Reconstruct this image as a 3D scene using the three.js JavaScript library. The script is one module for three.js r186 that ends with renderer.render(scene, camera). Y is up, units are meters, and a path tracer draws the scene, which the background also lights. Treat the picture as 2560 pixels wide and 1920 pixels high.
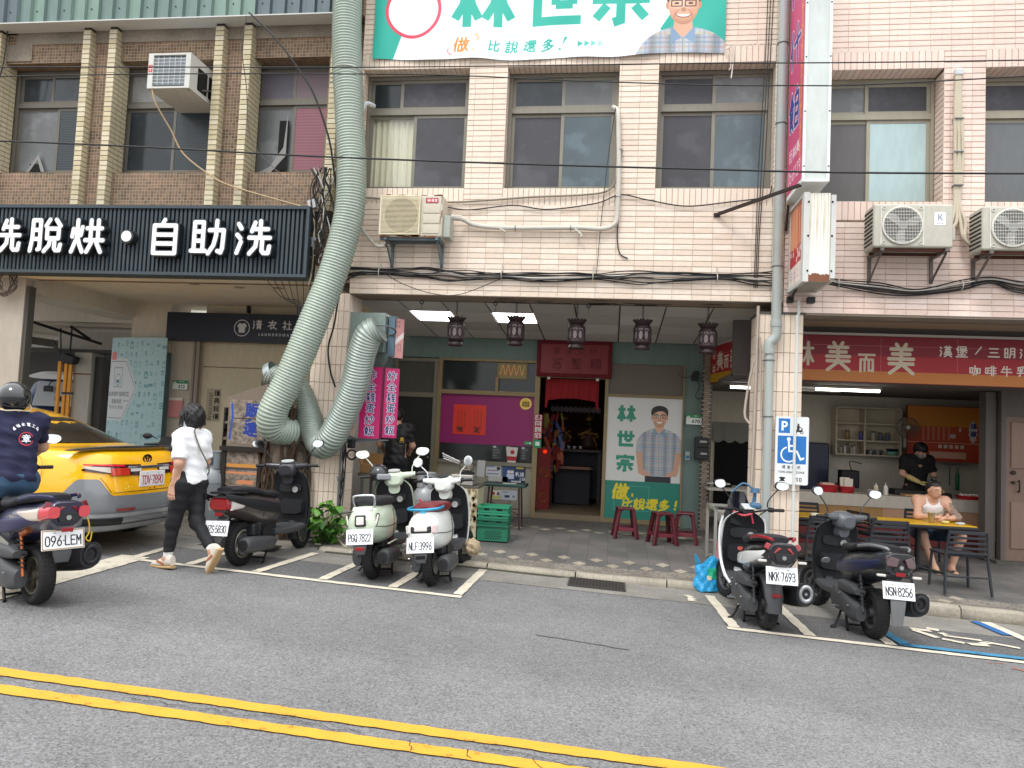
import*as THREE from 'three';
import {RoundedBoxGeometry} from 'three/addons/geometries/RoundedBoxGeometry.js';
import {mergeGeometries} from 'three/addons/utils/BufferGeometryUtils.js';
import {RectAreaLightUniformsLib} from 'three/addons/lights/RectAreaLightUniformsLib.js';
// ---------- camera, sky, sun, exposure ----------
const scene=new THREE.Scene();
RectAreaLightUniformsLib.init();
const RAD=Math.PI/180;
const camera=new THREE.PerspectiveCamera(2*Math.atan(960/1850)/RAD,4/3,.1,300);
camera.position.set(0,1.7,9.2);
camera.rotation.order='YXZ';
camera.rotation.set(3.25*RAD,7.81*RAD,2.578*RAD);
const renderer=new THREE.WebGLRenderer({antialias: true});
renderer.toneMapping=THREE.LinearToneMapping;
renderer.toneMappingExposure=2.3;
renderer.shadowMap.enabled=true;
{
const W=256,H=128,d=new Float32Array(W*H*4);
for (let j=0;j<H;j++) for (let i=0;i<W;i++) {
const el=((j+.5)/H-.5)*Math.PI,s=Math.sin(el),k=(j*W+i)*4;
const az=(i+.5)/W*Math.PI*2,cl=1+.06*Math.sin(az*3+el*5)*Math.sin(el*7+az);
const L=s>0?.95*(1+1.6*s)/2.0*cl:.18;
d[k]=L*.985;d[k+1]=L;d[k+2]=L*1.03;d[k+3]=1;
}
const t=new THREE.DataTexture(d,W,H,THREE.RGBAFormat,THREE.FloatType);
t.mapping=THREE.EquirectangularReflectionMapping;t.magFilter=THREE.LinearFilter;t.needsUpdate=true;
scene.background=t;scene.environment=t;
}
const sun=new THREE.DirectionalLight(new THREE.Color(1,.97,.92),.7);
sun.position.set(-6,22,14);sun.target.position.set(0,0,0);
sun.castShadow=true;sun.shadow.radius=28;
Object.assign(sun.shadow.camera,{left: -14,right: 14,top: 14,bottom: -14,near: 1,far: 60});
sun.shadow.mapSize.set(2048,2048);
scene.add(sun,sun.target);
// ---------- helpers ----------
let seed=7;
const rnd=(a=0,b=1)=>{seed=(seed*1664525+1013904223) >>> 0;return a+(b-a)*(seed/4294967296);};
const V=(x,y,z)=>new THREE.Vector3(x,y,z);
const lerp=(a,b,t)=>a+(b-a)*t,clamp=(x,a,b)=>Math.min(b,Math.max(a,x));
const sstep=(a,b,x)=>{const t=clamp((x-a)/(b-a),0,1);return t*t*(3-2*t);};
const used={};
const numbered=(n)=>{const k=used[n]=(used[n] ?? -1)+1;return k?n+'_'+String(k).padStart(3,'0'):n;};
const off=new WeakMap();
function tag(o,label,category,group,kind) {if (label) o.userData.label=label;if (category) o.userData.category=category;if (group) o.userData.group=group;if (kind) o.userData.kind=kind;return o;}
function thing(name,label,category,p=[0,0,0],turn=0,group,world=false) {
const o=new THREE.Group();o.name=numbered(name);scene.add(o);o.position.set(...p);o.rotation.y=turn;
tag(o,label,category,group);if (world) off.set(o,V(...p));return o;
}
function part(name,g,mat,parent,kind) {
const m=new THREE.Mesh(geo(g),mat);m.name=parent?name:numbered(name);m.castShadow=m.receiveShadow=true;
(parent ?? scene).add(m);
if (parent&&off.has(parent)) m.position.copy(off.get(parent)).negate();
if (kind) m.userData.kind=kind;
return m;
}
const each=(name,gs,mat,parent)=>gs.forEach((g)=>part(name,g,mat,parent));
const struct=(name,g,mat)=>{const m=part(name,g,mat);m.userData.kind='structure';return m;};
const solo=(name,g,mat,label,category,group)=>tag(part(name,g,mat),label,category,group);
function geo(g) {
if (!Array.isArray(g)) return g;
g=g.flat(9).filter(Boolean).map((x)=>{const y=x.index?x.toNonIndexed():x;for (const k of Object.keys(y.attributes)) if (!['position','normal','uv','color'].includes(k)) y.deleteAttribute(k);if (!y.attributes.uv) uvm(y);return y;});
if (g.some((x)=>x.attributes.color)) for (const x of g) if (!x.attributes.color) x.setAttribute('color',new THREE.BufferAttribute(new Float32Array(x.attributes.position.count*3).fill(1),3));
return g.length===1?g[0]:mergeGeometries(g);
}
function uvm(g,s=1) {  
const p=g.attributes.position,n=g.attributes.normal,uv=new Float32Array(p.count*2);
for (let i=0;i<p.count;i++) {
const ax=Math.abs(n.getX(i)),ay=Math.abs(n.getY(i)),az=Math.abs(n.getZ(i)),x=p.getX(i),y=p.getY(i),z=p.getZ(i);
const [u,v]=az>=ax&&az>=ay?[x,y]:ax>=ay?[z,y]:[x,z];
uv[i*2]=u*s;uv[i*2+1]=v*s;
}
g.setAttribute('uv',new THREE.BufferAttribute(uv,2));return g;
}
const mv=(g,x=0,y=0,z=0,rx=0,ry=0,rz=0)=>{if (rx||ry||rz) g.applyMatrix4(new THREE.Matrix4().makeRotationFromEuler(new THREE.Euler(rx,ry,rz,'YXZ')));return g.translate(x,y,z);};
const box=(w,h,d,x=0,y=0,z=0,rx=0,ry=0,rz=0)=>uvm(mv(new THREE.BoxGeometry(w,h,d),x,y,z,rx,ry,rz));
const B=(x0,x1,y0,y1,z0,z1)=>box(x1-x0,y1-y0,z1-z0,(x0+x1)/2,(y0+y1)/2,(z0+z1)/2);
const rbox=(w,h,d,r,x=0,y=0,z=0,rx=0,ry=0,rz=0,seg=2)=>mv(new RoundedBoxGeometry(w,h,d,seg,Math.min(r,w/2.01,h/2.01,d/2.01)),x,y,z,rx,ry,rz);
const cyl=(r0,r1,h,x=0,y=0,z=0,rx=0,ry=0,rz=0,n=20)=>mv(new THREE.CylinderGeometry(r1,r0,h,n),x,y,z,rx,ry,rz);
const sph=(r,x=0,y=0,z=0,sx=1,sy=1,sz=1,n=16)=>mv(new THREE.SphereGeometry(r,n,Math.ceil(n*.7)).scale(sx,sy,sz),x,y,z);
const lathe=(pts,n=24)=>new THREE.LatheGeometry(pts.map(([r,y])=>new THREE.Vector2(r,y)),n);
const torus=(R,r,x=0,y=0,z=0,rx=0,ry=0,rz=0,a=8,b=28,arc=Math.PI*2)=>mv(new THREE.TorusGeometry(R,r,a,b,arc),x,y,z,rx,ry,rz);
const tube=(pts,r,seg=0,n=7,closed=false)=>new THREE.TubeGeometry(new THREE.CatmullRomCurve3(pts.map((p)=>V(...p)),closed,'catmullrom',.5),seg||Math.max(6,pts.length*6),r,n,closed);
function rod(a,b,r,n=8,r2) {  
const A=V(...a),D=V(...b).sub(A),L=D.length(),g=new THREE.CylinderGeometry(r2 ?? r,r,L,n);
g.applyMatrix4(new THREE.Matrix4().makeRotationFromQuaternion(new THREE.Quaternion().setFromUnitVectors(V(0,1,0),D.normalize())));
const m=V(...a).add(V(...b)).multiplyScalar(.5);return g.translate(m.x,m.y,m.z);
}
function bar(a,b,w,h) {  
const A=V(...a),D=V(...b).sub(A),L=D.length(),g=new THREE.BoxGeometry(w,h,L);
g.applyMatrix4(new THREE.Matrix4().lookAt(V(0,0,0),D.clone().negate(),Math.abs(D.y)/L>.99?V(0,0,1):V(0,1,0)));
const m=V(...a).add(V(...b)).multiplyScalar(.5);return uvm(g.translate(m.x,m.y,m.z));
}
const shape2=(pts)=>{const s=new THREE.Shape();pts.forEach(([x,y],i)=>(i?s.lineTo(x,y):s.moveTo(x,y)));s.closePath();return s;};
const smooth2=(pts,closed=true,n=8)=>new THREE.CatmullRomCurve3(pts.map(([x,y])=>V(x,y,0)),closed,'catmullrom',.5).getPoints(pts.length*n).map((p)=>[p.x,p.y]);
const extr=(pts,depth,bevel=0,x=0,y=0,z=0,rx=0,ry=0,rz=0)=>mv(new THREE.ExtrudeGeometry(shape2(pts),{depth: Math.max(.0005,depth-2*bevel),bevelEnabled: bevel>0,bevelSize: bevel,bevelThickness: bevel,bevelSegments: 2,bevelOffset: -bevel}).translate(0,0,bevel),x,y,z,rx,ry,rz);
function loft(rings,{caps=true,open=false,sub=0}={}) {
if (sub) {const R=rings,n=(R.length-1)*sub;rings=[];for (let k=0;k<=n;k++) {const t=k/sub,i=Math.min(R.length-2,Math.floor(t)),f=t-i,a=R[Math.max(0,i-1)],b=R[i],c=R[i+1],d=R[Math.min(R.length-1,i+2)];
rings.push(b.map((_,q)=>[0,1,2].map((m)=>{const p0=a[q][m],p1=b[q][m],p2=c[q][m],p3=d[q][m];return .5*(2*p1+(p2-p0)*f+(2*p0-5*p1+4*p2-p3)*f*f+(3*p1-p0-3*p2+p3)*f*f*f);})));}}
const m=rings[0].length,pos=[],idx=[],w=open?m-1:m;
rings.forEach((r)=>r.forEach((p)=>pos.push(...p)));
for (let i=0;i<rings.length-1;i++) for (let j=0;j<w;j++) {const a=i*m+j,b=i*m+(j+1) % m;idx.push(a,b,a+m,b,b+m,a+m);}
if (caps&&!open) for (const [k,flip] of [[0,0],[rings.length-1,1]]) {
const c=pos.length/3,r=rings[k],base=c+1;const av=[0,1,2].map((q)=>r.reduce((s,p)=>s+p[q],0)/m);pos.push(...av);
r.forEach((p)=>pos.push(...p));
for (let j=0;j<m;j++) flip?idx.push(c,base+j,base+(j+1) % m):idx.push(c,base+(j+1) % m,base+j);
}
const g=new THREE.BufferGeometry();g.setAttribute('position',new THREE.Float32BufferAttribute(pos,3));g.setIndex(idx);g.computeVertexNormals();return uvm(g);
}
function ring(z,y0,y1,w,n=2.5,tb=1,tt=1,cx=0,m=28) {
const r=[],cy=(y0+y1)/2,h=(y1-y0)/2;
for (let i=0;i<m;i++) {const a=i/m*Math.PI*2,c=Math.cos(a),s=Math.sin(a);const sy=Math.sign(s)*Math.abs(s) ** (2/n),sx=Math.sign(c)*Math.abs(c) ** (2/n);r.push([cx+sx*w*(sy<0?lerp(1,tb,-sy):lerp(1,tt,sy)),cy+sy*h,z]);}
return r;
}
const std=(color,roughness=.7,o={})=>new THREE.MeshStandardMaterial({color: color instanceof THREE.Color?color:new THREE.Color(color),roughness,...o});
const phys=(color,roughness=.4,o={})=>new THREE.MeshPhysicalMaterial({color: new THREE.Color(color),roughness,...o});
const road=(x)=>-.034*clamp(x,-14,14);
// ---------- procedural textures ----------
function hash(x,y,s) {let h=Math.imul(x,374761393) ^ Math.imul(y,668265263) ^ Math.imul(s,974634777);h=Math.imul(h ^ (h >>> 13),1274126177);return ((h ^ (h >>> 16)) >>> 0)/4294967296;}
function vnoise(x,y,p,s) {const i=Math.floor(x),j=Math.floor(y),f=x-i,g=y-j,u=f*f*(3-2*f),v=g*g*(3-2*g),q=(a,b)=>hash(((a % p)+p) % p,((b % p)+p) % p,s);return lerp(lerp(q(i,j),q(i+1,j),u),lerp(q(i,j+1),q(i+1,j+1),u),v);}
function fbm(u,v,p,o,s) {let a=.5,t=0,n=0;for (let k=0;k<o;k++) {t+=a*vnoise(u*p,v*p,p,s+k);n+=a;a*=.55;p*=2;} return t/n;}
function tex(n,fn,{color=true,rep=1,m=n}={}) {
const d=new Uint8Array(n*m*4),toS=(x)=>(x<=.0031308?12.92*x:1.055*x ** (1/2.4)-.055);
for (let j=0;j<m;j++) for (let i=0;i<n;i++) {const c=fn((i+.5)/n,(j+.5)/m),k=(j*n+i)*4;for (let q=0;q<3;q++) {const x=clamp(c.length?c[q]:c,0,1);d[k+q]=Math.round(255*(color?toS(x):x));} d[k+3]=255;}
const t=new THREE.DataTexture(d,n,m);t.wrapS=t.wrapT=THREE.RepeatWrapping;t.magFilter=THREE.LinearFilter;t.minFilter=THREE.LinearMipmapLinearFilter;t.generateMipmaps=true;
if (color) t.colorSpace=THREE.SRGBColorSpace;t.repeat.set(rep,rep);t.needsUpdate=true;return t;
}
const gray=(v,t=[1,1,1])=>[v*t[0],v*t[1],v*t[2]];
const T={};
T.asphalt=tex(1024,(u,v)=>{const a=fbm(u,v,180,2,3),b=fbm(u,v,6,4,9),c=hash(Math.floor(u*340),Math.floor(v*340),5),d=vnoise(u*300,v*300,300,6);let x=.165+.075*(a-.5)*2+.022*(b-.5)*2;if (d>.8) x+=.10*(d-.8)*5;if (c>.9985) x=.3;if (d<.2) x*=.55;return gray(x,[1.0,.995,1.0]);},{rep: .5});
T.asphaltB=tex(512,(u,v)=>.6*vnoise(u*150,v*150,150,6)+.4*fbm(u,v,90,2,4),{color: false,rep: .5});
T.conc=tex(512,(u,v)=>{const a=fbm(u,v,4,6,21),b=fbm(u,v,90,2,22);return gray(.62+.5*(a-.5)+.22*(b-.5),[1,.98,.95]);},{rep: .6});
T.concB=tex(256,(u,v)=>fbm(u,v,24,4,23),{color: false,rep: .8});
T.pebble=tex(512,(u,v)=>{const a=fbm(u,v,70,3,31),b=fbm(u,v,5,4,32);return gray(.17+.34*(a-.45)+.12*(b-.5),[1,.9,.76]);},{rep: .9});
T.tileB=tex(256,(u,v)=>.6*fbm(u,v,7,4,41)+.4*Math.abs(fbm(u,v,12,3,42)-.5)*2,{color: false,rep: 4});
T.grime=tex(512,(u,v)=>{const a=fbm(u,v,3,6,51),b=fbm(u*4 % 1,v,16,3,52);return gray(.80+.28*(a-.5)+.12*(b-.5),[1,.985,.96]);},{rep: .45});
T.wall=tex(512,(u,v)=>{const a=fbm(u,v,3,6,53),b=fbm(u*6 % 1,v*.5,12,4,54),c=fbm(u,v,40,2,55);return gray(.95+.16*(a-.5)-.22*Math.max(0,b-.6)+.05*(c-.5),[1,.985,.96]);},{rep: .33});
T.glass=tex(512,(u,v)=>{const a=fbm(u,v,2,5,56),b=fbm(u*8 % 1,v,20,3,57),s=sstep(.55,.75,fbm(u,v,5,4,58));return gray(.62+.5*(a-.5)+.25*Math.max(0,b-.55)+.25*s);},{rep: .7});
T.scuff=tex(256,(u,v)=>fbm(u,v,8,5,61)*.5+.3,{color: false,rep: 2});
T.mosaic=tex(1024,(u,v)=>{const n=44,i=Math.floor(u*n),j=Math.floor(v*n),fu=u*n-i,fv=v*n-j,e=fu<.13||fv<.13;const r=hash(i,j,71),a=fbm(u,v,4,5,72),st=fbm(u,v*.5,6,4,73);if (e) return gray(.25+.16*a,[1,.86,.64]);const k=.16+.11*(r-.5)+.14*(a-.5)-.1*Math.max(0,st-.55);return gray(k*1.12,[1,.6+.1*(st-.5),.35]);},{rep: 1/2.0});
T.bark=tex(512,(u,v)=>{const a=fbm(u,v*.34,18,5,81),b=fbm(u,v,4,4,82);return gray(.09+.26*Math.max(0,a-.38)+.1*(b-.4),[1,.8,.58]);},{rep: 1});
T.fabric=tex(256,(u,v)=>.5+.25*Math.sin(u*200)*Math.sin(v*200)+.4*(fbm(u,v,6,4,91)-.5),{color: false,rep: 3});
const cloneRep=(t,r)=>{const c=t.clone();c.repeat.set(r,r);c.needsUpdate=true;return c;};
// ---------- lettering: strokes on a 100 grid, joined from components ----------
const S={
'氵': '15,12 45,25|5,42 38,52|8,92 45,62','先': '28,8 15,32|20,26 85,26|52,4 52,50|5,50 95,50|38,50 34,74 8,94|62,50 62,86 70,92 90,92 94,74',
'月': '22,6 20,60 6,94|22,6 82,6 82,88 68,90|22,34 82,34|22,60 82,60','兌': '30,4 10,22|65,4 90,22|18,30 82,30 82,58 18,58 18,30|38,58 32,78 6,95|62,58 62,86 70,92 90,92 95,76',
'火': '18,30 10,52|88,25 76,48|50,5 48,55 8,95|50,50 70,75 95,95','共': '30,5 30,62|70,5 70,62|10,28 90,28|2,62 98,62|35,70 12,95|65,70 88,95',
'自': '48,2 40,18|18,18 82,18 82,96 18,96 18,18|18,44 82,44|18,69 82,69','且': '20,8 80,8 80,88|20,8 20,88|20,34 80,34|20,60 80,60|2,88 98,88','力': '10,30 90,30 86,80 78,92 60,88|50,4 48,45 36,72 8,95',
'木': '5,28 95,28|50,4 50,96|48,30 34,58 5,82|52,30 66,58 95,82','世': '2,36 98,36|20,8 20,88 92,88|50,8 50,62|50,62 78,62|78,8 78,62',
'宗': '50,2 50,14|8,32 8,16 92,16 92,32|25,38 75,38|4,56 96,56|50,56 50,90 38,94|28,66 10,88|72,66 90,88','亻': '62,4 40,35 10,58|42,34 42,96','古': '5,28 95,28|50,4 50,52|15,52 85,52 85,95 15,95 15,52',
'攵': '35,4 25,30 5,48|25,26 92,26|74,26 62,60 8,96|28,42 50,70 96,96','比': '18,8 18,88 42,76|18,42 44,42|60,6 60,84 66,90 90,90 95,70|92,26 62,46',
'言': '50,2 52,12|5,20 95,20|20,36 80,36|20,52 80,52|22,68 80,68 80,94 22,94 22,68','辶': '12,8 24,18|4,36 22,36 18,58 6,72|4,76 24,74 50,90 98,92',
'睘': '12,5 88,5 88,25 12,25 12,5|38,5 38,25|62,5 62,25|2,38 98,38|25,50 75,50 75,68 25,68 25,50|40,68 10,90|42,76 42,98|86,66 64,80|50,72 92,98',
'多': '50,2 15,28|35,12 75,12 50,36 12,50|38,24 52,34|62,42 22,70|46,54 92,54 62,82 8,98|45,66 60,78','乍': '35,2 8,36|25,26 96,26|45,26 45,98|45,48 88,48|45,70 90,70',
'全': '50,2 32,24 4,44|50,2 68,24 96,44|22,46 78,46|22,68 78,68|50,46 50,94|6,94 94,94','奚': '80,2 20,12|22,18 28,28|48,14 52,26|82,14 74,28|50,28 28,42 62,46 24,58 78,58|4,70 96,70|50,62 46,78 6,98|54,74 96,98',
'隹': '35,2 8,38|24,24 24,98|60,4 68,16|24,22 92,22|24,46 88,46|24,69 88,69|24,93 96,93|58,22 58,93','蛋': '12,6 88,6 80,16|50,6 50,34|50,20 78,20|28,18 24,34 96,38|24,34 8,46|22,50 78,50 78,70 22,70 22,50|50,42 50,92|10,92 82,88|74,80 88,97',
'少': '50,4 50,58 40,56|28,20 8,46|72,20 92,42|84,52 55,82 12,96','食': '50,2 30,24 4,40|50,2 70,22 96,36|50,24 52,34|24,38 78,38 78,64|24,38 24,92 52,82|24,52 78,52|24,64 78,64|80,66 58,80|48,68 92,96',
'反': '12,8 92,8|16,8 16,50 4,95|16,34 84,34 60,72 22,96|34,48 60,78 96,96','巨': '10,6 10,94 92,94|10,6 90,6|10,32 82,32 82,66 10,66',
'美': '32,2 40,14|68,2 60,14|12,18 88,18|18,34 82,34|4,50 96,50|50,18 50,50|6,66 94,66|50,52 46,72 8,97|54,68 94,97','而': '4,10 96,10|50,10 42,32|14,34 14,95|14,34 86,34 86,92 76,90|38,34 38,90|62,34 62,90',
'𦰩': '8,12 92,12|32,2 32,24|68,2 68,24|22,32 78,32 78,50 22,50 22,32|50,24 50,62|12,60 88,60|4,74 96,74|50,62 44,80 6,97|54,76 96,97',
'堡': '25,2 8,30|20,22 20,58|40,4 85,4 85,22 40,22 40,4|34,34 94,34|62,22 62,60|58,36 38,56|66,36 90,56|20,76 80,76|50,62 50,94|4,94 96,94','三': '14,14 86,14|20,50 80,50|4,88 96,88',
'日': '20,10 80,10 80,90 20,90 20,10|20,50 80,50','台': '52,2 24,42 82,38|70,22 92,46|18,56 82,56 82,95 18,95 18,56','口': '15,25 85,25 85,75 15,75 15,25',
'非': '38,4 38,97|4,22 38,22|6,48 38,48|4,76 38,72|62,4 62,97|62,22 96,22|62,48 94,48|62,74 98,74','牛': '30,6 12,44|22,30 88,30|2,60 98,60|54,4 54,98',
'乳': '60,2 10,12|12,20 18,32|32,18 36,30|56,16 48,30|10,40 52,40 32,54|32,52 32,90 20,92|4,66 60,62|72,6 72,84 78,92 96,92 98,74','青': '10,12 90,12|18,28 82,28|50,2 50,44|4,44 96,44|24,56 22,96|24,56 78,56 78,94 68,94|24,70 78,70|24,82 78,82',
'衣': '50,2 52,16|6,22 94,22|48,22 30,50 4,66|34,46 34,92 58,80|86,36 64,54|52,40 68,76 98,94','礻': '45,4 55,16|8,28 88,28 55,58 6,74|50,52 50,97|60,58 88,76','土': '14,38 86,38|50,6 50,92|4,92 96,92',
'王': '8,12 92,12|12,48 88,48|50,12 50,88|4,90 96,84','耑': '50,2 50,30|14,10 14,30 86,30 86,10|4,44 96,44|50,44 44,58|16,58 14,97|16,58 86,58 86,94 78,94|38,58 38,92|62,58 62,92',
'典': '16,12 84,12 84,66|16,12 16,66|38,2 38,66|62,2 62,66|16,38 84,38|4,66 96,66|34,74 12,97|66,74 88,97','殳': '28,6 26,28 8,46|28,6 76,6 76,34 94,34|14,54 82,54 54,84 10,98|26,60 56,84 96,98',
'𤰇': '6,14 94,14|34,2 34,26|66,2 66,26|10,36 96,36|24,36 6,80|32,50 30,97|32,50 86,50 86,94|58,50 58,96|32,64 86,64|32,78 86,78',
'章': '50,2 50,10|14,14 86,14|34,18 40,28|66,18 60,28|4,32 96,32|24,40 76,40 76,66 24,66 24,40|24,53 76,53|4,80 96,80|50,66 50,98','者': '14,20 78,20|46,2 46,40|4,40 96,40|88,8 60,42 8,70|30,54 78,54 78,97 30,97 30,54|30,75 78,75',
'吊': '24,4 76,4 76,30 24,30 24,4|14,44 14,88|14,44 86,44 86,86 74,84|50,30 50,98','韋': '30,8 84,8 84,22|52,2 20,22|8,24 92,24|28,34 72,34 72,52 28,52 28,34|14,64 86,64|24,64 20,80 90,80|52,52 52,98',
'扌': '4,26 92,26|54,2 54,90 36,92|4,66 92,50','㐌': '30,2 10,36|24,18 94,18|10,46 88,34 86,70|50,26 50,74|26,36 26,84 34,92 94,92 96,76','水': '50,2 50,92 38,90|8,34 40,34 10,84|86,18 58,44|54,36 70,64 96,88',
'電': '14,6 86,6|50,6 50,46|8,30 8,18 92,18 92,30|26,28 40,28|60,28 76,28|22,52 78,52 78,82 22,82|22,52 22,82|22,67 78,67|50,46 50,90 56,96 92,96 94,84','工': '12,12 88,12|50,12 50,88|4,88 96,88',
'禾': '78,4 20,14|4,32 96,32|50,10 50,98|48,34 6,78|54,36 92,66','呈': '20,6 80,6 80,36 20,36 20,6|10,50 90,50|16,70 84,70|50,50 50,92|4,94 96,94',
'富': '50,2 50,10|8,24 8,12 92,12 92,24|26,30 74,30|30,38 70,38 70,52 30,52 30,38|18,60 82,60 82,96 18,96 18,60|18,78 82,78|50,60 50,96','弓': '14,8 82,8 82,34 18,34 14,60 84,60 78,90 58,92','虽': '60,2 20,30 80,26|20,42 80,42 80,66 20,66 20,42|50,34 50,92|8,92 84,88|74,78 90,97',
'見': '22,6 78,6 78,66 22,66 22,6|22,26 78,26|22,46 78,46|36,66 30,82 4,97|62,66 62,88 70,93 90,93 94,78','立': '50,2 50,16|10,22 90,22|30,36 40,76|72,34 60,76|4,88 96,88','四': '12,14 88,14 88,90 12,90 12,14|38,14 36,46 20,62|62,14 62,54 84,58|12,84 88,84',
'公': '36,6 28,28 4,48|64,6 74,28 96,48|52,42 24,84 82,80|68,62 90,96','周': '22,6 20,60 6,96|22,6 88,6 88,90 74,90|54,12 54,38|36,24 74,24|34,38 76,38|38,52 72,52 72,78 38,78 38,52',
'貝': '22,4 78,4 78,70 22,70 22,4|22,26 78,26|22,48 78,48|38,74 12,97|62,74 88,97','軍': '8,20 8,8 92,8 92,20|20,30 80,30 80,64 20,64 20,30|20,47 80,47|6,80 94,80|50,20 50,98',
'宮': '50,2 50,12|8,28 8,14 92,14 92,28|28,32 72,32 72,52 28,52 28,32|50,52 46,62|20,62 80,62 80,96 20,96 20,62','聖': '6,8 50,8|14,8 14,46|42,8 42,52|14,20 42,20|14,33 42,33|6,48 52,44|60,10 90,10 90,40 60,40 60,10|12,60 88,60|18,76 82,76|50,60 50,94|4,95 96,95',
'川': '14,6 14,60 2,96|50,10 50,80|86,4 86,96','頁': '6,6 94,6|50,6 42,20|20,20 80,20 80,76 20,76 20,20|20,38 80,38|20,57 80,57|38,80 12,97|62,80 90,97','子': '14,10 86,10 52,38|52,38 52,92 34,92|4,54 96,54','十': '4,44 96,44|50,4 50,98',
};
const L2=(a,b,k=.38)=>[[a,0,0,k-.03,1],[b,k+.02,0,1,1]];
const COMP={
'洗': L2('氵','先',.32),'脫': L2('月','兌',.42),'烘': L2('火','共',.42),'助': L2('且','力',.46),'林': L2('木','木',.48),'說': L2('言','兌',.42),'炸': L2('火','乍',.42),'炒': L2('火','少',.42),'飯': L2('食','反',.46),'雞': L2('奚','隹',.5),
'漢': L2('氵','𦰩',.3),'明': L2('日','月',.42),'治': L2('氵','台',.32),'啡': L2('口','非',.32),'清': L2('氵','青',.32),'社': L2('礻','土',.44),'瑞': L2('王','耑',.4),'設': L2('言','殳',.44),'備': L2('亻','𤰇',.3),'拖': L2('扌','㐌',.36),'程': L2('禾','呈',.44),
'強': L2('弓','虽',.38),'現': L2('王','見',.4),'休': L2('亻','木',.34),'販': L2('貝','反',.44),'順': L2('川','頁',.38),'仔': L2('亻','子',.32),'什': L2('亻','十',.34),'餡': L2('食','自',.46),
'做': [['亻',0,0,.26,1],['古',.28,0,.6,1],['攵',.6,0,1,1]],'咖': [['口',0,0,.3,1],['力',.3,0,.68,1],['口',.68,.1,1,1]],
'還': [['辶',0,0,1,1],['睘',.28,0,1,.8]],'運': [['辶',0,0,1,1],['軍',.28,0,1,.8]],'違': [['辶',0,0,1,1],['韋',.28,0,1,.8]],'週': [['辶',0,0,1,1],['周',.28,0,1,.8]],
};
function strokes(ch) {  
const dec=(s)=>s.split('|').map((l)=>l.split(' ').map((p)=>p.split(',').map((q)=>q/100)));
if (COMP[ch]) return COMP[ch].flatMap(([c,x0,y0,x1,y1])=>dec(S[c]).map((l)=>l.map(([x,y])=>[x0+x*(x1-x0),y0+y*(y1-y0)])));
return S[ch]?dec(S[ch]):[];
}
function han(g,text,x,y,size,lw,color,{dx=size*1.1,dy=0,sx=1,skew=0,round=true}={}) {
g.strokeStyle=color;g.lineWidth=lw;g.lineCap=round?'round':'butt';g.lineJoin=round?'round':'miter';
[...text].forEach((ch,k)=>{const X=x+dx*k,Y=y+dy*k;for (const l of strokes(ch)) {g.beginPath();l.forEach(([a,b],i)=>{const px=X+a*size*sx-skew*b*size,py=Y+b*size;i?g.lineTo(px,py):g.moveTo(px,py);});g.stroke();}});
}
function printMat(w,h,px,draw,o={}) {
const c=document.createElement('canvas');c.width=Math.min(2048,Math.max(8,Math.round(w*px)));c.height=Math.min(2048,Math.max(8,Math.round(h*px)));
const g=c.getContext('2d');draw(g,c.width,c.height);
const t=new THREE.CanvasTexture(c);t.colorSpace=THREE.SRGBColorSpace;
return std('#ffffff',o.roughness ?? .45,{map: t,...o});
}
const plane=(w,h,x=0,y=0,z=0,rx=0,ry=0,rz=0)=>mv(new THREE.PlaneGeometry(w,h),x,y,z,rx,ry,rz);
const fill=(g,c,x,y,w,h)=>{g.fillStyle=c;g.fillRect(x,y,w,h);};
function latin(g,text,x,y,size,color,{font='sans-serif',bold=true,align='center',sx=1}={}) {g.save();g.translate(x,y);g.scale(sx,1);g.font=(bold?'bold ':'')+size+'px '+font;g.fillStyle=color;g.textAlign=align;g.textBaseline='middle';g.fillText(text,0,0);g.restore();}
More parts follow.
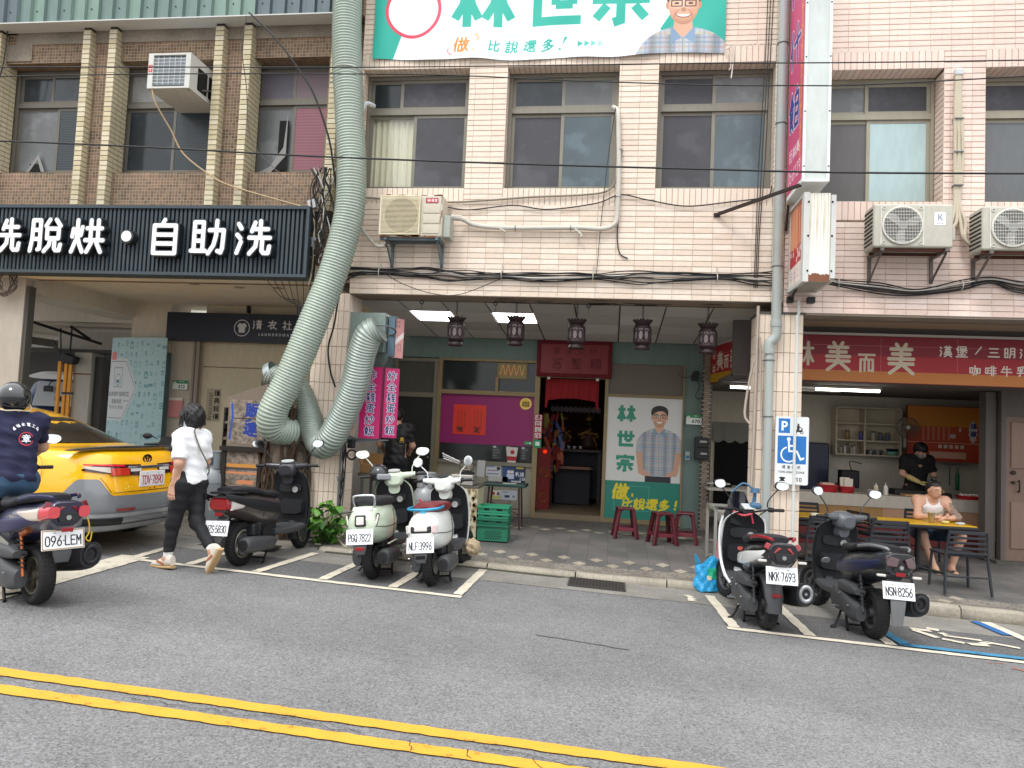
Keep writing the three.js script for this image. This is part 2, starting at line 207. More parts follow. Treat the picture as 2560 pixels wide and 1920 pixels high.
const NARROW={A: '0,1 .5,0 1,1|.2,.65 .8,.65',C: '1,.15 .7,0 .3,0 0,.2 0,.8 .3,1 .7,1 1,.85',D: '0,0 0,1 .6,1 1,.75 1,.25 .6,0 0,0',E: '1,0 0,0 0,1 1,1|0,.48 .8,.48',F: '1,0 0,0 0,1|0,.48 .8,.48',G: '1,.15 .7,0 .3,0 0,.2 0,.8 .3,1 .7,1 1,.8 1,.55 .55,.55',K: '0,0 0,1|1,0 0,.55|.35,.4 1,1',L: '0,0 0,1 1,1',M: '0,1 0,0 .5,.6 1,0 1,1',N: '0,1 0,0 1,1 1,0',P: '0,1 0,0 .7,0 1,.15 1,.4 .7,.55 0,.55',Q: '.3,0 .7,0 1,.2 1,.8 .7,1 .3,1 0,.8 0,.2 .3,0|.55,.7 1,1.06',S: '1,.15 .7,0 .3,0 0,.15 0,.35 .25,.48 .75,.52 1,.65 1,.85 .7,1 .3,1 0,.85',T: '0,0 1,0|.5,0 .5,1',V: '0,0 .5,1 1,0',Z: '0,0 1,0 0,1 1,1',
0: '.3,0 .7,0 1,.2 1,.8 .7,1 .3,1 0,.8 0,.2 .3,0',1: '.2,.2 .55,0 .55,1',2: '0,.2 .3,0 .7,0 1,.2 1,.4 0,1 1,1',3: '0,.12 .3,0 .7,0 1,.15 1,.35 .7,.48 .4,.48|.7,.48 1,.62 1,.85 .7,1 .3,1 0,.88',4: '.8,1 .8,0 0,.7 1,.7',5: '.95,0 .1,0 .05,.45 .6,.4 1,.55 1,.82 .7,1 .3,1 0,.88',6: '.8,0 .15,.5 0,.75 .25,1 .75,1 1,.8 1,.62 .75,.45 .3,.45 .05,.62',7: '0,0 1,0 .45,1',8: '.3,0 .7,0 .95,.15 .95,.33 .7,.46 .3,.46 .05,.33 .05,.15 .3,0|.3,.46 .7,.46 1,.62 1,.86 .7,1 .3,1 0,.86 0,.62 .3,.46',9: '.95,.38 .7,.55 .25,.55 0,.38 0,.18 .25,0 .75,0 1,.22 .85,.55 .2,1','·': '.45,.5 .55,.5'};
function narrow(g,text,x,y,w,h,lw,color,gap=.42) {
g.strokeStyle=color;g.lineWidth=lw;g.lineCap='square';g.lineJoin='round';
const adv=[...text].map((c)=>(c==='·'?.55:1+gap)),tot=adv.reduce((a,b)=>a+b,0)-gap,u=w/tot;let X=x-w/2;
[...text].forEach((c,k)=>{for (const l of (NARROW[c] ?? '').split('|')) {g.beginPath();l.split(' ').forEach((p,i)=>{const [a,b]=p.split(',').map(Number),px=X+a*u*(c==='·'?.3:1),py=y-h/2+b*h;i?g.lineTo(px,py):g.moveTo(px,py);});g.stroke();} X+=adv[k]*u;});
}
// ---------- ground ----------
const M={};
M.asphalt=std('#ffffff',.93,{map: T.asphalt,bumpMap: T.asphaltB,bumpScale: .006});
M.conc=std('#8f8d88',.92,{map: T.conc,bumpMap: T.concB,bumpScale: .004});
M.concDark=std('#6b6963',.95,{map: T.conc,bumpMap: T.concB,bumpScale: .006});
M.kerb=std('#b9b2a4',.9,{map: T.conc,bumpMap: T.concB,bumpScale: .01});
M.pebble=std('#ffffff',.9,{map: T.pebble,bumpMap: T.pebble,bumpScale: .006});
const floorY=(x)=>lerp(.2,.085,sstep(1.9,2.7,x));
const kerbH=(x)=>(x<-3.4?.012:x<0?lerp(.035,.055,(x+3.4)/3.4):lerp(.055,.13,clamp(x/2.6,0,1)));
const KZ=.62;
const pav=(x,z)=>{const k=road(x)+kerbH(x);return z>KZ?road(x):lerp(k,Math.max(floorY(x),x<-3.5?road(x)+.02:0),1-sstep(-1.1,KZ,z));};
function sheet(x0,x1,z0,z1,nx,nz,f) {
const g=new THREE.PlaneGeometry(1,1,nx,nz),p=g.attributes.position,uv=g.attributes.uv;
for (let i=0;i<p.count;i++) {const x=lerp(x0,x1,p.getX(i)+.5),z=lerp(z1,z0,p.getY(i)+.5);p.setXYZ(i,x,f(x,z),z);uv.setXY(i,x,z);}
g.computeVertexNormals();return g;
}
{
const near=sheet(-9,9,.3,9,240,110,(x)=>road(x)),p=near.attributes.position,c=[];for (let i=0;i<p.count;i++) {const x=p.getX(i)+20,z=p.getZ(i),tr=Math.exp(-(((z-3.0)/.3) ** 2))+Math.exp(-(((z-4.4)/.3) ** 2));const k=1+.2*(fbm(x/40,z/40,24,4,91)-.5)+.14*(fbm(x/40,z/8 % 1,9,3,92)-.5)+.06*tr-.1*Math.exp(-(((z-3.7)/.25) ** 2))*fbm(x/40,.5,60,3,93);c.push(k,k,k);}
near.setAttribute('color',new THREE.Float32BufferAttribute(c,3));const am=M.asphalt.clone();am.vertexColors=true;struct('road',near,am);
struct('road',[sheet(-60,-9,.3,60,60,24,(x)=>road(x)),sheet(9,60,.3,60,60,24,(x)=>road(x)),sheet(-9,9,9,60,20,24,(x)=>road(x))],M.asphalt);
}
struct('gutter_strip',sheet(-14,14,.5,1.31,80,3,(x,z)=>road(x)+.004+.0*z),std('#a3a19b',.93,{map: T.conc,bumpMap: T.concB,bumpScale: .004}));
struct('bay_patch',sheet(-4.9,-1.36,1.3,2.12,60,2,(x)=>road(x)+.003),std('#dddcdc',.95,{map: T.asphalt,bumpMap: T.asphaltB,bumpScale: .006}));struct('bay_patch',sheet(1.1,9,1.3,2.2,60,2,(x)=>road(x)+.003),std('#d9d8d7',.95,{map: T.asphalt,bumpMap: T.asphaltB,bumpScale: .006}));
{
const pts=[];for (let i=0;i<=40;i++) {const x=-3.3+i*.075;pts.push([x,.66+.05*fbm(i/41,.3,9,3,5)+(i<38?.07:.02)]);}
const p=[],id=[];pts.forEach(([x,z])=>p.push(x,road(x)+.008,.6,x,road(x)+.008,z));for (let i=0;i<40;i++) id.push(i*2,i*2+1,i*2+2,i*2+1,i*2+3,i*2+2);
const g=new THREE.BufferGeometry();g.setAttribute('position',new THREE.Float32BufferAttribute(p,3));g.setIndex(id);g.computeVertexNormals();
solo('moss_strip',uvm(g),std('#4a4a3a',1,{map: T.grime,bumpMap: T.concB,bumpScale: .01}),'dark moss and dirt strip in the gutter along the low kerb','moss');
}
T.floor=tex(512,(u,v)=>{const n=8,i=Math.floor(u*n),j=Math.floor(v*n),fu=u*n-i,fv=v*n-j,e=fu<.035||fv<.035,r=hash(i,j,12),a=fbm(u,v,5,5,13);return gray(e?.07:.115+.035*(r-.5)+.07*(a-.5),r>.6?[1.05,.97,.92]:[1,.98,.93]);},{rep: .5});
M.floor=std('#ffffff',.62,{map: T.floor});
const diaZ=(x)=>.0+.0*x;
struct('arcade_floor',sheet(-3.95,14,-6,.3,120,40,(x,z)=>pav(x,z)),M.floor);
struct('pavement',sheet(-3.45,14,.24,KZ,160,6,(x,z)=>pav(x,z)+.004),M.pebble);
struct('driveway',sheet(-16,-3.6,-14,.64,40,60,(x,z)=>road(x)+.008+.06*sstep(.5,-2.5,z)),std('#9a958b',.9,{map: T.conc,bumpMap: T.concB,bumpScale: .004}));
{
const k=thing('kerb',null,null,[0,0,KZ]);k.userData.kind='structure';
for (let x=-3.4;x<8;x+=1.02) {
const rings=[];for (let q=0;q<=8;q++) {const X=x+1.005*q/8,r0=road(X)-.05,top=road(X)+kerbH(X),w=.012*(fbm(X*.13 % 1,.2,30,3,77)-.4),j=.008*(fbm(Math.abs(X*.31) % 1,.6,30,3,7)-.5);rings.push([[X,r0,.06+w],[X,top-.03,.05+w],[X,top-.006+j,.025+w],[X,top+.006+j,-.005],[X,top+.006,-.1+w],[X,r0,-.1]]);}
part('kerb_stone',loft(rings),M.kerb,k);
}
}
{
const dm=[std('#b9b0a0',.6,{map: T.grime}),std('#aaa192',.6,{map: T.grime})],fl=thing('floor_inlay','pale square tiles set cornerwise in rows in the dark arcade floor','floor tiles',[0,.2,0]);
const dia=(x,z,w=.118)=>{const g=box(w,.006,w,0,0,0,0,Math.PI/4);const m=part('tile',g,dm[Math.floor(rnd(0,1.99))],fl);m.position.set(x,pav(x,z)+.0045-.2+(z>.24?.003:0),z);const s=.15,n=V(-(pav(x+s,z)-pav(x-s,z))/(2*s),1,-(pav(x,z+s)-pav(x,z-s))/(2*s)).normalize();m.quaternion.setFromUnitVectors(V(0,1,0),n);};
for (let k=-3;k<14;k++) {const x=-1.52+k*.398;if (x<1.75||x>2.35) {const z=x<2?.17:.47;dia(x,z);dia(x+.2,z-.2);}}
for (let k=-2;k<10;k++) {const x=-.71+k*.398;dia(x,-2.0);dia(x+.19,-1.78);}
}
// ---------- painted markings, each a thin sheet on the asphalt ----------
T.paint=tex(512,(u,v)=>{const a=fbm(u,v,8,5,14),b=vnoise(u*120,v*120,120,15);let k=.74+.2*(a-.5);if (a<.33&&b>.5) k*=.6;return gray(k,[1,.96,.87]);},{rep: 1.0});
M.white=std('#f3eee2',.75,{map: T.paint,bumpMap: T.asphaltB,bumpScale: .003});
M.yellow=std('#f0b23a',.75,{map: T.paint,bumpMap: T.asphaltB,bumpScale: .003});
M.blue=std('#4596c8',.8,{map: T.paint,bumpMap: T.asphaltB,bumpScale: .003});
function stripe(a,b,w,lift=.008,rag=.006) {  
const n=Math.max(4,Math.ceil(Math.hypot(b[0]-a[0],b[1]-a[1])/.06)),dx=b[0]-a[0],dz=b[1]-a[1],L=Math.hypot(dx,dz),nx=-dz/L,nz=dx/L,p=[],id=[];
for (let i=0;i<=n;i++) {const t=i/n,j0=rnd(-rag,rag),j1=rnd(-rag,rag),x=a[0]+dx*t,z=a[1]+dz*t,x0=x+nx*(w/2+j0),z0=z+nz*(w/2+j0),x1=x-nx*(w/2+j1),z1=z-nz*(w/2+j1);p.push(x0,road(x0)+lift,z0,x1,road(x1)+lift,z1);if (i) {const k=i*2;id.push(k-2,k,k-1,k-1,k,k+1);}}
const g=new THREE.BufferGeometry();g.setAttribute('position',new THREE.Float32BufferAttribute(p,3));g.setIndex(id);g.computeVertexNormals();
const nn=g.attributes.normal;if (nn.getY(0)<0) {g.setIndex(id.map((_,i)=>id[i-i % 3+[0,2,1][i % 3]]));g.computeVertexNormals();} return uvm(g);
}
const mark=(name,g,m)=>struct(name,g,m);
mark('yellow_line',stripe([-16,5.19],[16,5.19],.105),M.yellow);
mark('yellow_line',stripe([-16,5.42],[16,5.40],.105),M.yellow);
mark('stop_line',stripe([-4.86,1.98],[-4.83,5.0],.31),M.white);
mark('parking_line',stripe([-4.72,2.115],[-1.36,2.155],.085),M.white);
mark('parking_line',stripe([1.1,2.19],[9,2.3],.085),M.white);
for (const [x0,z0,x1] of [[-4.86,1.4,-4.83],[-4.2,1.38,-4.2],[-3.36,.86,-3.48],[-2.74,1.05,-2.78],[-2.02,1.2,-2.06],[-1.385,.78,-1.41]]) mark('bay_line',stripe([x0,z0],[x1,2.09],.095,.012),M.white);
for (const [x0,z0,x1] of [[1.11,.88,1.17],[1.79,1.0,1.83],[2.5,1.68,2.52]]) mark('bay_line',stripe([x0,z0],[x1,2.15],.1,.012),M.white);
mark('blue_line',stripe([2.6,1.6],[2.66,2.12],.11,.014),M.blue);
mark('blue_line',stripe([2.62,2.1],[9,2.19],.09,.014),M.blue);
mark('blue_line',stripe([3.83,.75],[3.9,1.25],.1,.014),std('#2f74c0',.8,{map: T.paint}));
mark('bay_line',stripe([3.95,.72],[4.05,1.6],.12,.012),M.white);
mark('faded_mark',stripe([.86,.98],[.9,1.25],.08,.012,.03),M.white);
{
const c=[3.25,1.62],w=(pts,r)=>pts.slice(1).map((p,i)=>stripe([c[0]+pts[i][0],c[1]+pts[i][1]],[c[0]+p[0],c[1]+p[1]],r,.012,.004));
mark('wheelchair_symbol',[w([[-.12,-.3],[-.02,-.26]],.1),w([[-.3,-.2],[-.12,-.2]],.09),w([[-.29,-.16],[-.16,.06]],.08),w([[-.13,.08],[.03,.16]],.07),w([[.06,.17],[.24,.14]],.08),w([[-.05,-.16],[-.02,-.1]],.08),w([[-.06,-.06],[.26,-.02]],.06),w([[.2,.1],[.3,.04]],.07),w([[.27,.02],[.52,.12]],.06)],M.white);
}
{
const g=thing('drain_grate','rectangular cast iron drain grate set in the concrete gutter','drain grate',[-.1,road(-.1)+.004,.93]),ir=std('#4a4744',.7,{metalness: .5});
part('pit',box(.6,.004,.4,0,.002,0),std('#070707',1),g);
part('frame',[box(.62,.02,.022,0,.008,-.2),box(.62,.02,.022,0,.008,.2),box(.022,.019,.378,-.299,.008,0),box(.022,.019,.378,.299,.008,0)],ir,g);
for (let i=1;i<17;i++) part('bar',box(.011,.015,.378,-.3+i*.0353,.0085,0),ir,g);
for (let i=1;i<8;i++) part('bar',box(.574,.013,.011,0,.0082,-.2+i*.05),ir,g);
g.rotation.z=-.034;
}
{
const g=thing('drain_grate','long steel slot grating across the driveway behind the walking woman','drain grate',[-4.25,road(-4.25)+.012,.95]),ir=std('#55524c',.75,{metalness: .4});
part('pit',box(.9,.003,.3,0,.001,0),std('#0a0a0a',1),g);
for (let i=0;i<30;i++) part('bar',box(.012,.012,.3,-.44+i*.0303,.008,0),ir,g);
}
for (const [a,b,m] of [[[-.55,3.1],[.2,3.22],.02]]) solo('tar_smear',stripe(a,b,.03,.006,.012),std('#6d6d6e',.9),'thin dark tar smear on the open asphalt mid road','road stain');
solo('brick_mark',[stripe([3.35,2.45],[3.5,2.55],.03,.006,.01),stripe([3.2,2.36],[3.36,2.34],.012,.006,.006)],std('#a0644e',.95),'faint reddish scrape on the asphalt beside the blue bay','road stain');
{
const cr=[];const wander=(x,z,n,dx,dz)=>{let p=[x,z];for (let i=0;i<n;i++) {const q=[p[0]+dx+rnd(-.02,.02),p[1]+dz+rnd(-.03,.03)];cr.push(stripe(p,q,rnd(.003,.006),.0095,.002));p=q;}};
for (let k=0;k<5;k++) wander(-1.0+k*.33,5.34,4,.012,.03);
wander(-2.6,5.295,30,.045,0);wander(-.6,5.29,22,.045,.001);
tag(struct('road_crack',cr,std('#2b2a29',1)),null,null,null);
}
// ---------- buildings ----------
M.grout=std('#93826f',.95);
const tileCols=['#eddfd0','#e9d9c9','#f0e3d5','#e4d3c2'];
M.tiles=tileCols.map((c)=>std(c,.62,{map: T.wall,bumpMap: T.tileB,bumpScale: .004}));
M.tileField=std('#ecdccc',.62,{map: T.wall,bumpMap: T.tileB,bumpScale: .004,vertexColors: true});
M.alu=std('#8f8b80',.5,{metalness: .25,map: T.grime});
M.aluPale=std('#a9a494',.5,{metalness: .2,map: T.grime});
M.dark=std('#0b0b0c',.9);
M.screen=std('#55555c',.55,{map: T.glass});
M.glassDark=phys('#3a4248',.12,{map: T.glass});
M.glassBlue=phys('#67787f',.2,{map: T.glass});
M.glassGrey=phys('#7f8384',.3,{map: T.glass});
M.frost=phys('#bcd6da',.45,{map: T.grime});
M.greenWall=std('#7c918b',.8,{map: T.grime});
M.paintWhite=std('#d9d4ca',.85,{map: T.grime});
function tileBox(w,h,x,y,z,d=.012,face='z') {  
const c=.004,r=(s,q)=>[[-w/2+s,-h/2+s,q],[w/2-s,-h/2+s,q],[w/2-s,h/2-s,q],[-w/2+s,h/2-s,q]],R=[r(0,-d),r(0,-c),r(c,0)],p=[],id=[];
const quad=(a,b,e,f)=>{const k=p.length/3;p.push(...a,...b,...e,...f);id.push(k,k+1,k+2,k,k+2,k+3);};
for (let i=0;i<2;i++) for (let j=0;j<4;j++) quad(R[i][j],R[i][(j+1) % 4],R[i+1][(j+1) % 4],R[i+1][j]);
quad(...R[2]);
const g=new THREE.BufferGeometry();g.setAttribute('position',new THREE.Float32BufferAttribute(p,3));g.setIndex(id);let q=g.toNonIndexed();q.computeVertexNormals();
if (face==='x') q.rotateY(Math.PI/2);if (face==='-x') q.rotateY(-Math.PI/2);if (face==='-y') q.rotateX(Math.PI/2);
q.translate(x,y,z);return uvm(q);
}
const tint=(g,k,t=0)=>{const n=g.attributes.position.count,c=new Float32Array(n*3);for (let i=0;i<n;i++) {c[i*3]=k;c[i*3+1]=k*(1-t*.5);c[i*3+2]=k*(1-t);} g.setAttribute('color',new THREE.BufferAttribute(c,3));return g;};
function layTiles(parent,cells,w,h,most=300,TM=M.tiles,FM=M.tileField) {
TM=[...TM,...TM.slice(0,2).map((m,k)=>{const c=m.clone();c.color.multiplyScalar(k?.86:.92);return c;})];const stain=(c)=>(c.y<4.6?Math.max(0,fbm(Math.abs(c.x*.11) % 1,Math.abs(c.y*.013) % 1,40,3,19)-.5)*sstep(3.3,4.5,c.y)*1.1:0)+Math.max(0,fbm(Math.abs(c.x*.07) % 1,Math.abs(c.y*.09) % 1,9,3,29)-.62)*.6;
const shared=TM.map((_,k)=>[0,1,2].map((q)=>{const g=tileBox(w,h,0,0,0);const uv=g.attributes.uv;for (let i=0;i<uv.count;i++) uv.setXY(i,uv.getX(i)+q*.371+k*.13,uv.getY(i)+q*.217);return g;}));
const field=[];let n=0;
for (const c of cells) {
if (n<most&&c.face!=='x'&&c.face!=='-x'&&c.face!=='-y'&&Math.abs(c.w-w)<1e-4&&Math.abs(c.h-h)<1e-4) {const q=stain(c)+rnd(0,.05),k=q>.16?5:q>.09?4:Math.floor(rnd(0,3.99)),m=part('tile',shared[k][Math.floor(rnd(0,2.99))],TM[k],parent);m.position.add(V(c.x,c.y,c.z ?? 0));m.rotation.set(rnd(-.003,.003),rnd(-.003,.003),0);n++;}
else field.push(tint(tileBox(c.w,c.h,c.x,c.y,c.z ?? 0,.012,c.face),rnd(.95,1.05)-Math.min(.2,stain(c)),rnd(-.01,.03)));
}
if (field.length) part('tile_field',field,FM,parent,'stuff');
}
function facadeCells(x0,x1,y0,y1,holes,ph=.0695,pw=.235,xo=0) {
const cells=[],gw=.002,gh=.0055,zones=holes.map((h)=>({x0: h[0],x1: h[1],y0: h[2]-.235,y1: h[3]+.235}));
for (let y=y0;y<y1;y+=ph) for (let x=x0-xo;x<x1;x+=pw) {
let iv=[[Math.max(x,x0),Math.min(x+pw,x1)]];const yc=y+ph/2;
for (const z of zones) if (yc>z.y0&&yc<z.y1) iv=iv.flatMap(([a,b])=>(b<=z.x0||a>=z.x1?[[a,b]]:[[a,Math.min(b,z.x0)],[Math.max(a,z.x1),b]].filter(([p,q])=>q-p>.012)));
for (const [a,b] of iv) if (b-a>.012) cells.push({x: (a+b)/2,y: y+ph/2,w: b-a-gw,h: ph-gh});
}
for (const [hx0,hx1,hy0,hy1,rz] of holes) {
const n=Math.round((hx1-hx0)/.0695),p=(hx1-hx0)/n;
for (let i=0;i<n;i++) {const x=hx0+(i+.5)*p;cells.push({x,y: hy1+.1175,w: p-.005,h: .229,s: 1},{x,y: hy0-.1175,w: p-.005,h: .229,s: 1},{x,y: hy1+.001,z: rz/2,w: p-.006,h: -rz-.012,face: '-y'});}
for (let y=hy0+.035;y<hy1;y+=.0695) for (const s of [0,1]) cells.push({x: s?hx1+.001:hx0-.001,y,z: rz/2,w: -rz-.012,h: .0625,face: s?'-x':'x'});
}
return cells;
}
function wallHoles(x0,x1,y0,y1,holes,z0,z1) {
const s=shape2([[x0,y0],[x1,y0],[x1,y1],[x0,y1]]);
for (const [a,b,c,d] of holes) {const h=new THREE.Path();h.moveTo(a-.012,c-.012);h.lineTo(a-.012,d+.012);h.lineTo(b+.012,d+.012);h.lineTo(b+.012,c-.012);h.closePath();s.holes.push(h);}
return uvm(new THREE.ExtrudeGeometry(s,{depth: z1-z0,bevelEnabled: false}).translate(0,0,z0));
}
function slidingWindow(parent,[x0,x1,y0,y1],z,{trans,low=[],up=[],m=M.alu,split=.5,upSplit=.5}) {
const w=part('window',[B(x0,x0+.045,y0,y1,z-.06,z),B(x1-.045,x1,y0,y1,z-.06,z),B(x0+.045,x1-.045,y1-.05,y1,z-.06,z),B(x0+.045,x1-.045,y0,y0+.05,z-.06,z+.012)],m,parent);
part('transom',B(x0+.045,x1-.045,trans-.035,trans+.035,z-.06,z+.006),m,w);
const row=(ya,yb,f,panes)=>{const xm=lerp(x0+.045,x1-.045,f);panes.forEach((pm,i)=>{const a=i?xm-.02:x0+.045,b=i?x1-.045:xm+.02,zz=z-(i?.018:.034),t=.042;
part('sash',[B(a,a+t,ya,yb,zz-.012,zz),B(b-t,b,ya,yb,zz-.012,zz),B(a+t,b-t,yb-t,yb,zz-.012,zz),B(a+t,b-t,ya,ya+t,zz-.012,zz)],m,w);
part('pane',B(a+t,b-t,ya+t,yb-t,zz-.01,zz-.005),pm,w);});};
row(y0+.05,trans-.035,split,low);row(trans+.035,y1-.05,upSplit,up);return w;
}
{// ---- middle house ----
const t=thing('tiled_house','middle row house faced with long cream tiles above the shrine shop','building',[-.8,.2,0],0,null,true);
const holes=[[-3.43,-2.0,4.735,6.325,-.2],[-1.497,-.067,4.735,6.325,-.2],[.425,1.84,4.735,6.325,-.2]];
part('wall',[wallHoles(-3.46,1.99,3.33,8.4,holes,-.42,-.012),B(-3.46,1.99,3.34,8.4,-2.5,-.6)],M.grout,t);
const cells=facadeCells(-3.46,1.985,3.333,8.3,holes,.0695,.235,.1);
cells.sort((a,b)=>Math.hypot(a.x,a.y-4)-Math.hypot(b.x,b.y-4));
layTiles(t,cells,.235-.002,.064,300);
const W=[{low: [phys('#ffffff',.03,{transmission: 1,thickness: 0}),M.screen],up: [M.glassDark,M.screen],split: .47,upSplit: .32},{low: [M.screen,M.glassBlue],up: [M.glassDark,M.glassGrey]},{low: [M.screen,M.glassBlue],up: [M.screen,M.glassGrey]}];
holes.forEach((h,i)=>{const w=slidingWindow(t,h,-.2,{trans: 5.83,...W[i]});if (!i) {
const r=[];for (let k=0;k<=60;k++) {const x=-3.4+k*.0118;r.push([[x,4.8,-.30+.02*Math.sin(k*.9)+.012*Math.sin(k*.37)],[x,5.8,-.3+.015*Math.sin(k*.9+.2)]]);}
part('curtain',loft(r,{open: true,caps: false}),std('#d8d6bd',.9,{side: THREE.DoubleSide}),w);}});
part('beam',[B(-3.44,1.72,3.336,3.6,-.52,-.014)],std('#8d857b',.95,{map: T.conc,bumpMap: T.conc,bumpScale: .02}),t);
{const sc=[];for (let k=0;k<26;k++) {const x=rnd(-1.6,1.3),z=rnd(-.45,-.1);sc.push(extr(smooth2(Array.from({length: 7},(_,i)=>{const a=i/7*6.283,r=rnd(.02,.11);return [Math.cos(a)*r*1.7,Math.sin(a)*r*.5];})),.006,0,x,3.334,z,Math.PI/2));} part('spalled_patch',sc,std('#4d4036',1),t,'stuff');}
const cm=[std('#d5d2cc',.9),std('#c9c6bf',.9),std('#bdbab2',.9)],cy=(z)=>lerp(3.345,3.14,(-.5-z)/2.5),tilt=Math.atan(.205/2.5);
const lit=std('#ffffff',.5,{emissive: new THREE.Color('#ffffff'),emissiveIntensity: 2.2});
part('ceiling_rail',[box(5.2,.012,2.54,-.86,cy(-1.75)+.016,-1.75,-tilt)],std('#5d4c40',.8),t);
for (let i=-6;i<=2;i++) for (let j=0;j<4;j++) {
const x=.35+i*.6,z=-.8-j*.605;if (x<-3.4||x>1.6) continue;
const L=(i===-3&&j===1)||(i===-5&&j===1);
part(L?'light_panel':'ceiling_panel',box(.578,.01,.583,x,cy(z),z,-tilt),L?lit:cm[Math.floor(rnd(0,2.99))],t);
if (L) {const l=new THREE.RectAreaLight('#fff8ee',2.0,.56,.56);l.position.set(x,cy(z)-.012,z);l.lookAt(x,0,z);scene.add(l);}
}
const pillar=(x0,x1,y0,y1,z0,z1)=>{part('pillar',B(x0+.012,x1-.012,y0,y1,z0,z1-.012),M.grout,t);const c=[];const n=Math.round((x1-x0)/.0695),p=(x1-x0)/n;for (let y=y1;y>y0;y-=.235) {const h=Math.min(.229,y-y0);if (h<.02) continue;for (let i=0;i<n;i++) c.push({x: x0+(i+.5)*p,y: y-h/2,z: z1,w: p-.005,h,s: 1});for (let z=z1-.04;z>z0;z-=.0695) c.push({x: x1,y: y-h/2,z,w: .064,h,face: 'x'},{x: x0,y: y-h/2,z,w: .064,h,face: '-x'});} return c;};
layTiles(t,[...pillar(-3.93,-3.45,.05,3.33,-.5,0),...pillar(1.715,2.23,.02,3.19,-.5,0)].sort((a,b)=>b.x-a.x),.48/7-.005,.229,0);
part('pillar_cap',[B(1.7,2.25,3.19,3.215,-.5,.012)],M.concDark,t);
part('green_wall',[B(-3.95,1.42,2.8,3.25,-3.2,-3.0),B(1.14,1.42,.1,2.8,-3.2,-3.0),B(-3.95,-3.68,.1,2.8,-3.2,-3.0)],M.greenWall,t);
part('side_wall',[B(-4.0,-3.93,.1,3.33,-6.5,-.5)],M.paintWhite,t);
{const bl=[];for (let y=.1;y<3.15;y+=.034) for (let k=0;k<2;k++) bl.push(tint(box(.06-.004,.028,.02,1.455+(k+(Math.round(y/.034) % 2)*.5)*.058-.02,y,-2.91+rnd(0,.006)),rnd(.75,1.1)));part('brick_strip',bl,std('#a8988a',.85,{vertexColors: true,map: T.grime}),t,'stuff');part('brick_backing',B(1.421,1.57,.05,3.2,-3.2,-2.92),M.concDark,t);}
const fr=std('#9c8a66',.55,{metalness: .25,map: T.grime}),frG=std('#8a8676',.5,{metalness: .3,map: T.grime});
part('shop_frame',[B(-2.93,-2.86,.2,2.8,-3.06,-2.96),B(-1.28,-1.2,.2,2.8,-3.06,-2.95),B(-.13,-.075,.2,2.8,-3.06,-2.96),B(1.115,1.14,.2,2.8,-3.06,-2.96),B(-2.86,-1.28,2.2,2.27,-3.06,-2.965),B(-2.86,-1.28,2.76,2.8,-3.06,-2.965),B(-.075,1.115,2.25,2.3,-3.06,-2.965),B(-.075,1.115,.22,.29,-3.06,-2.965),B(-1.2,-.13,2.53,2.57,-3.06,-2.97),B(-1.95,-1.9,2.27,2.5,-3.06,-2.975)],fr,t);
part('shop_window',[B(-2.86,-1.28,1.1,2.2,-3.045,-3.035),B(-2.86,-1.28,2.27,2.76,-3.05,-3.04)],phys('#2b2f2e',.1),t);
part('window_sill',[B(-2.86,-1.28,1.04,1.1,-3.06,-2.93)],frG,t);
part('lower_panel',[B(-2.86,-1.28,.22,1.04,-3.06,-2.98)],std('#a29d8c',.7,{map: T.grime}),t);
each('panel_seam',[B(-1.62,-1.605,.25,1.0,-2.98,-2.974),B(-2.3,-2.285,.25,1.0,-2.98,-2.974),B(-2.86,-1.28,.24,.26,-2.98,-2.973)],frG,t);
part('upper_pane',B(-.075,1.115,2.3,2.8,-3.045,-3.03),phys('#6c5d4a',.35,{map: T.grime}),t);
part('step',B(-3.9,1.14,.12,.22,-3.2,-2.93),M.concDark,t);
part('doorway_floor',B(-1.2,-.13,.2,.31,-5.6,-2.95),std('#8a7a62',.6,{map: T.grime}),t);
part('inner_wall',[B(-1.6,.4,.2,3.0,-5.75,-5.6),B(-1.7,-1.6,.2,3.0,-5.6,-3.2),B(.4,.5,.2,3.0,-5.6,-3.2),B(-1.7,.5,2.95,3.05,-5.6,-3.2)],std('#4a1613',.85,{map: T.grime}),t);
each('back_wall',[B(-3.95,-1.7,.2,3.1,-4.3,-4.2),B(.5,1.5,.2,3.1,-4.3,-4.2)],std('#6b665e',.9),t);
const d=part('shop_door',[B(-3.68,-3.62,.2,2.78,-3.05,-2.93),B(-2.99,-2.93,.2,2.78,-3.05,-2.93),B(-3.62,-2.99,2.12,2.2,-3.04,-2.94),B(-3.62,-2.99,2.72,2.78,-3.04,-2.94),B(-3.62,-2.99,.2,.4,-3.04,-2.94)],frG,t);
part('pane',B(-3.62,-2.99,.4,2.12,-3.0,-2.985),phys('#4b4f4b',.4,{map: tex(128,(u,v)=>{const a=u*6 % 1,b=v*6 % 1,r=Math.hypot(a-.5,b-.5);return gray(Math.abs(r-.32)<.07?.4:.16);},{rep: 2.5})}),d);
part('pane',B(-3.62,-2.99,2.2,2.72,-3.0,-2.985),phys('#57594f',.3,{map: T.grime}),d);
part('door_lock',cyl(.018,.018,.02,-3.03,1.12,-2.93,Math.PI/2),M.alu,d);
}
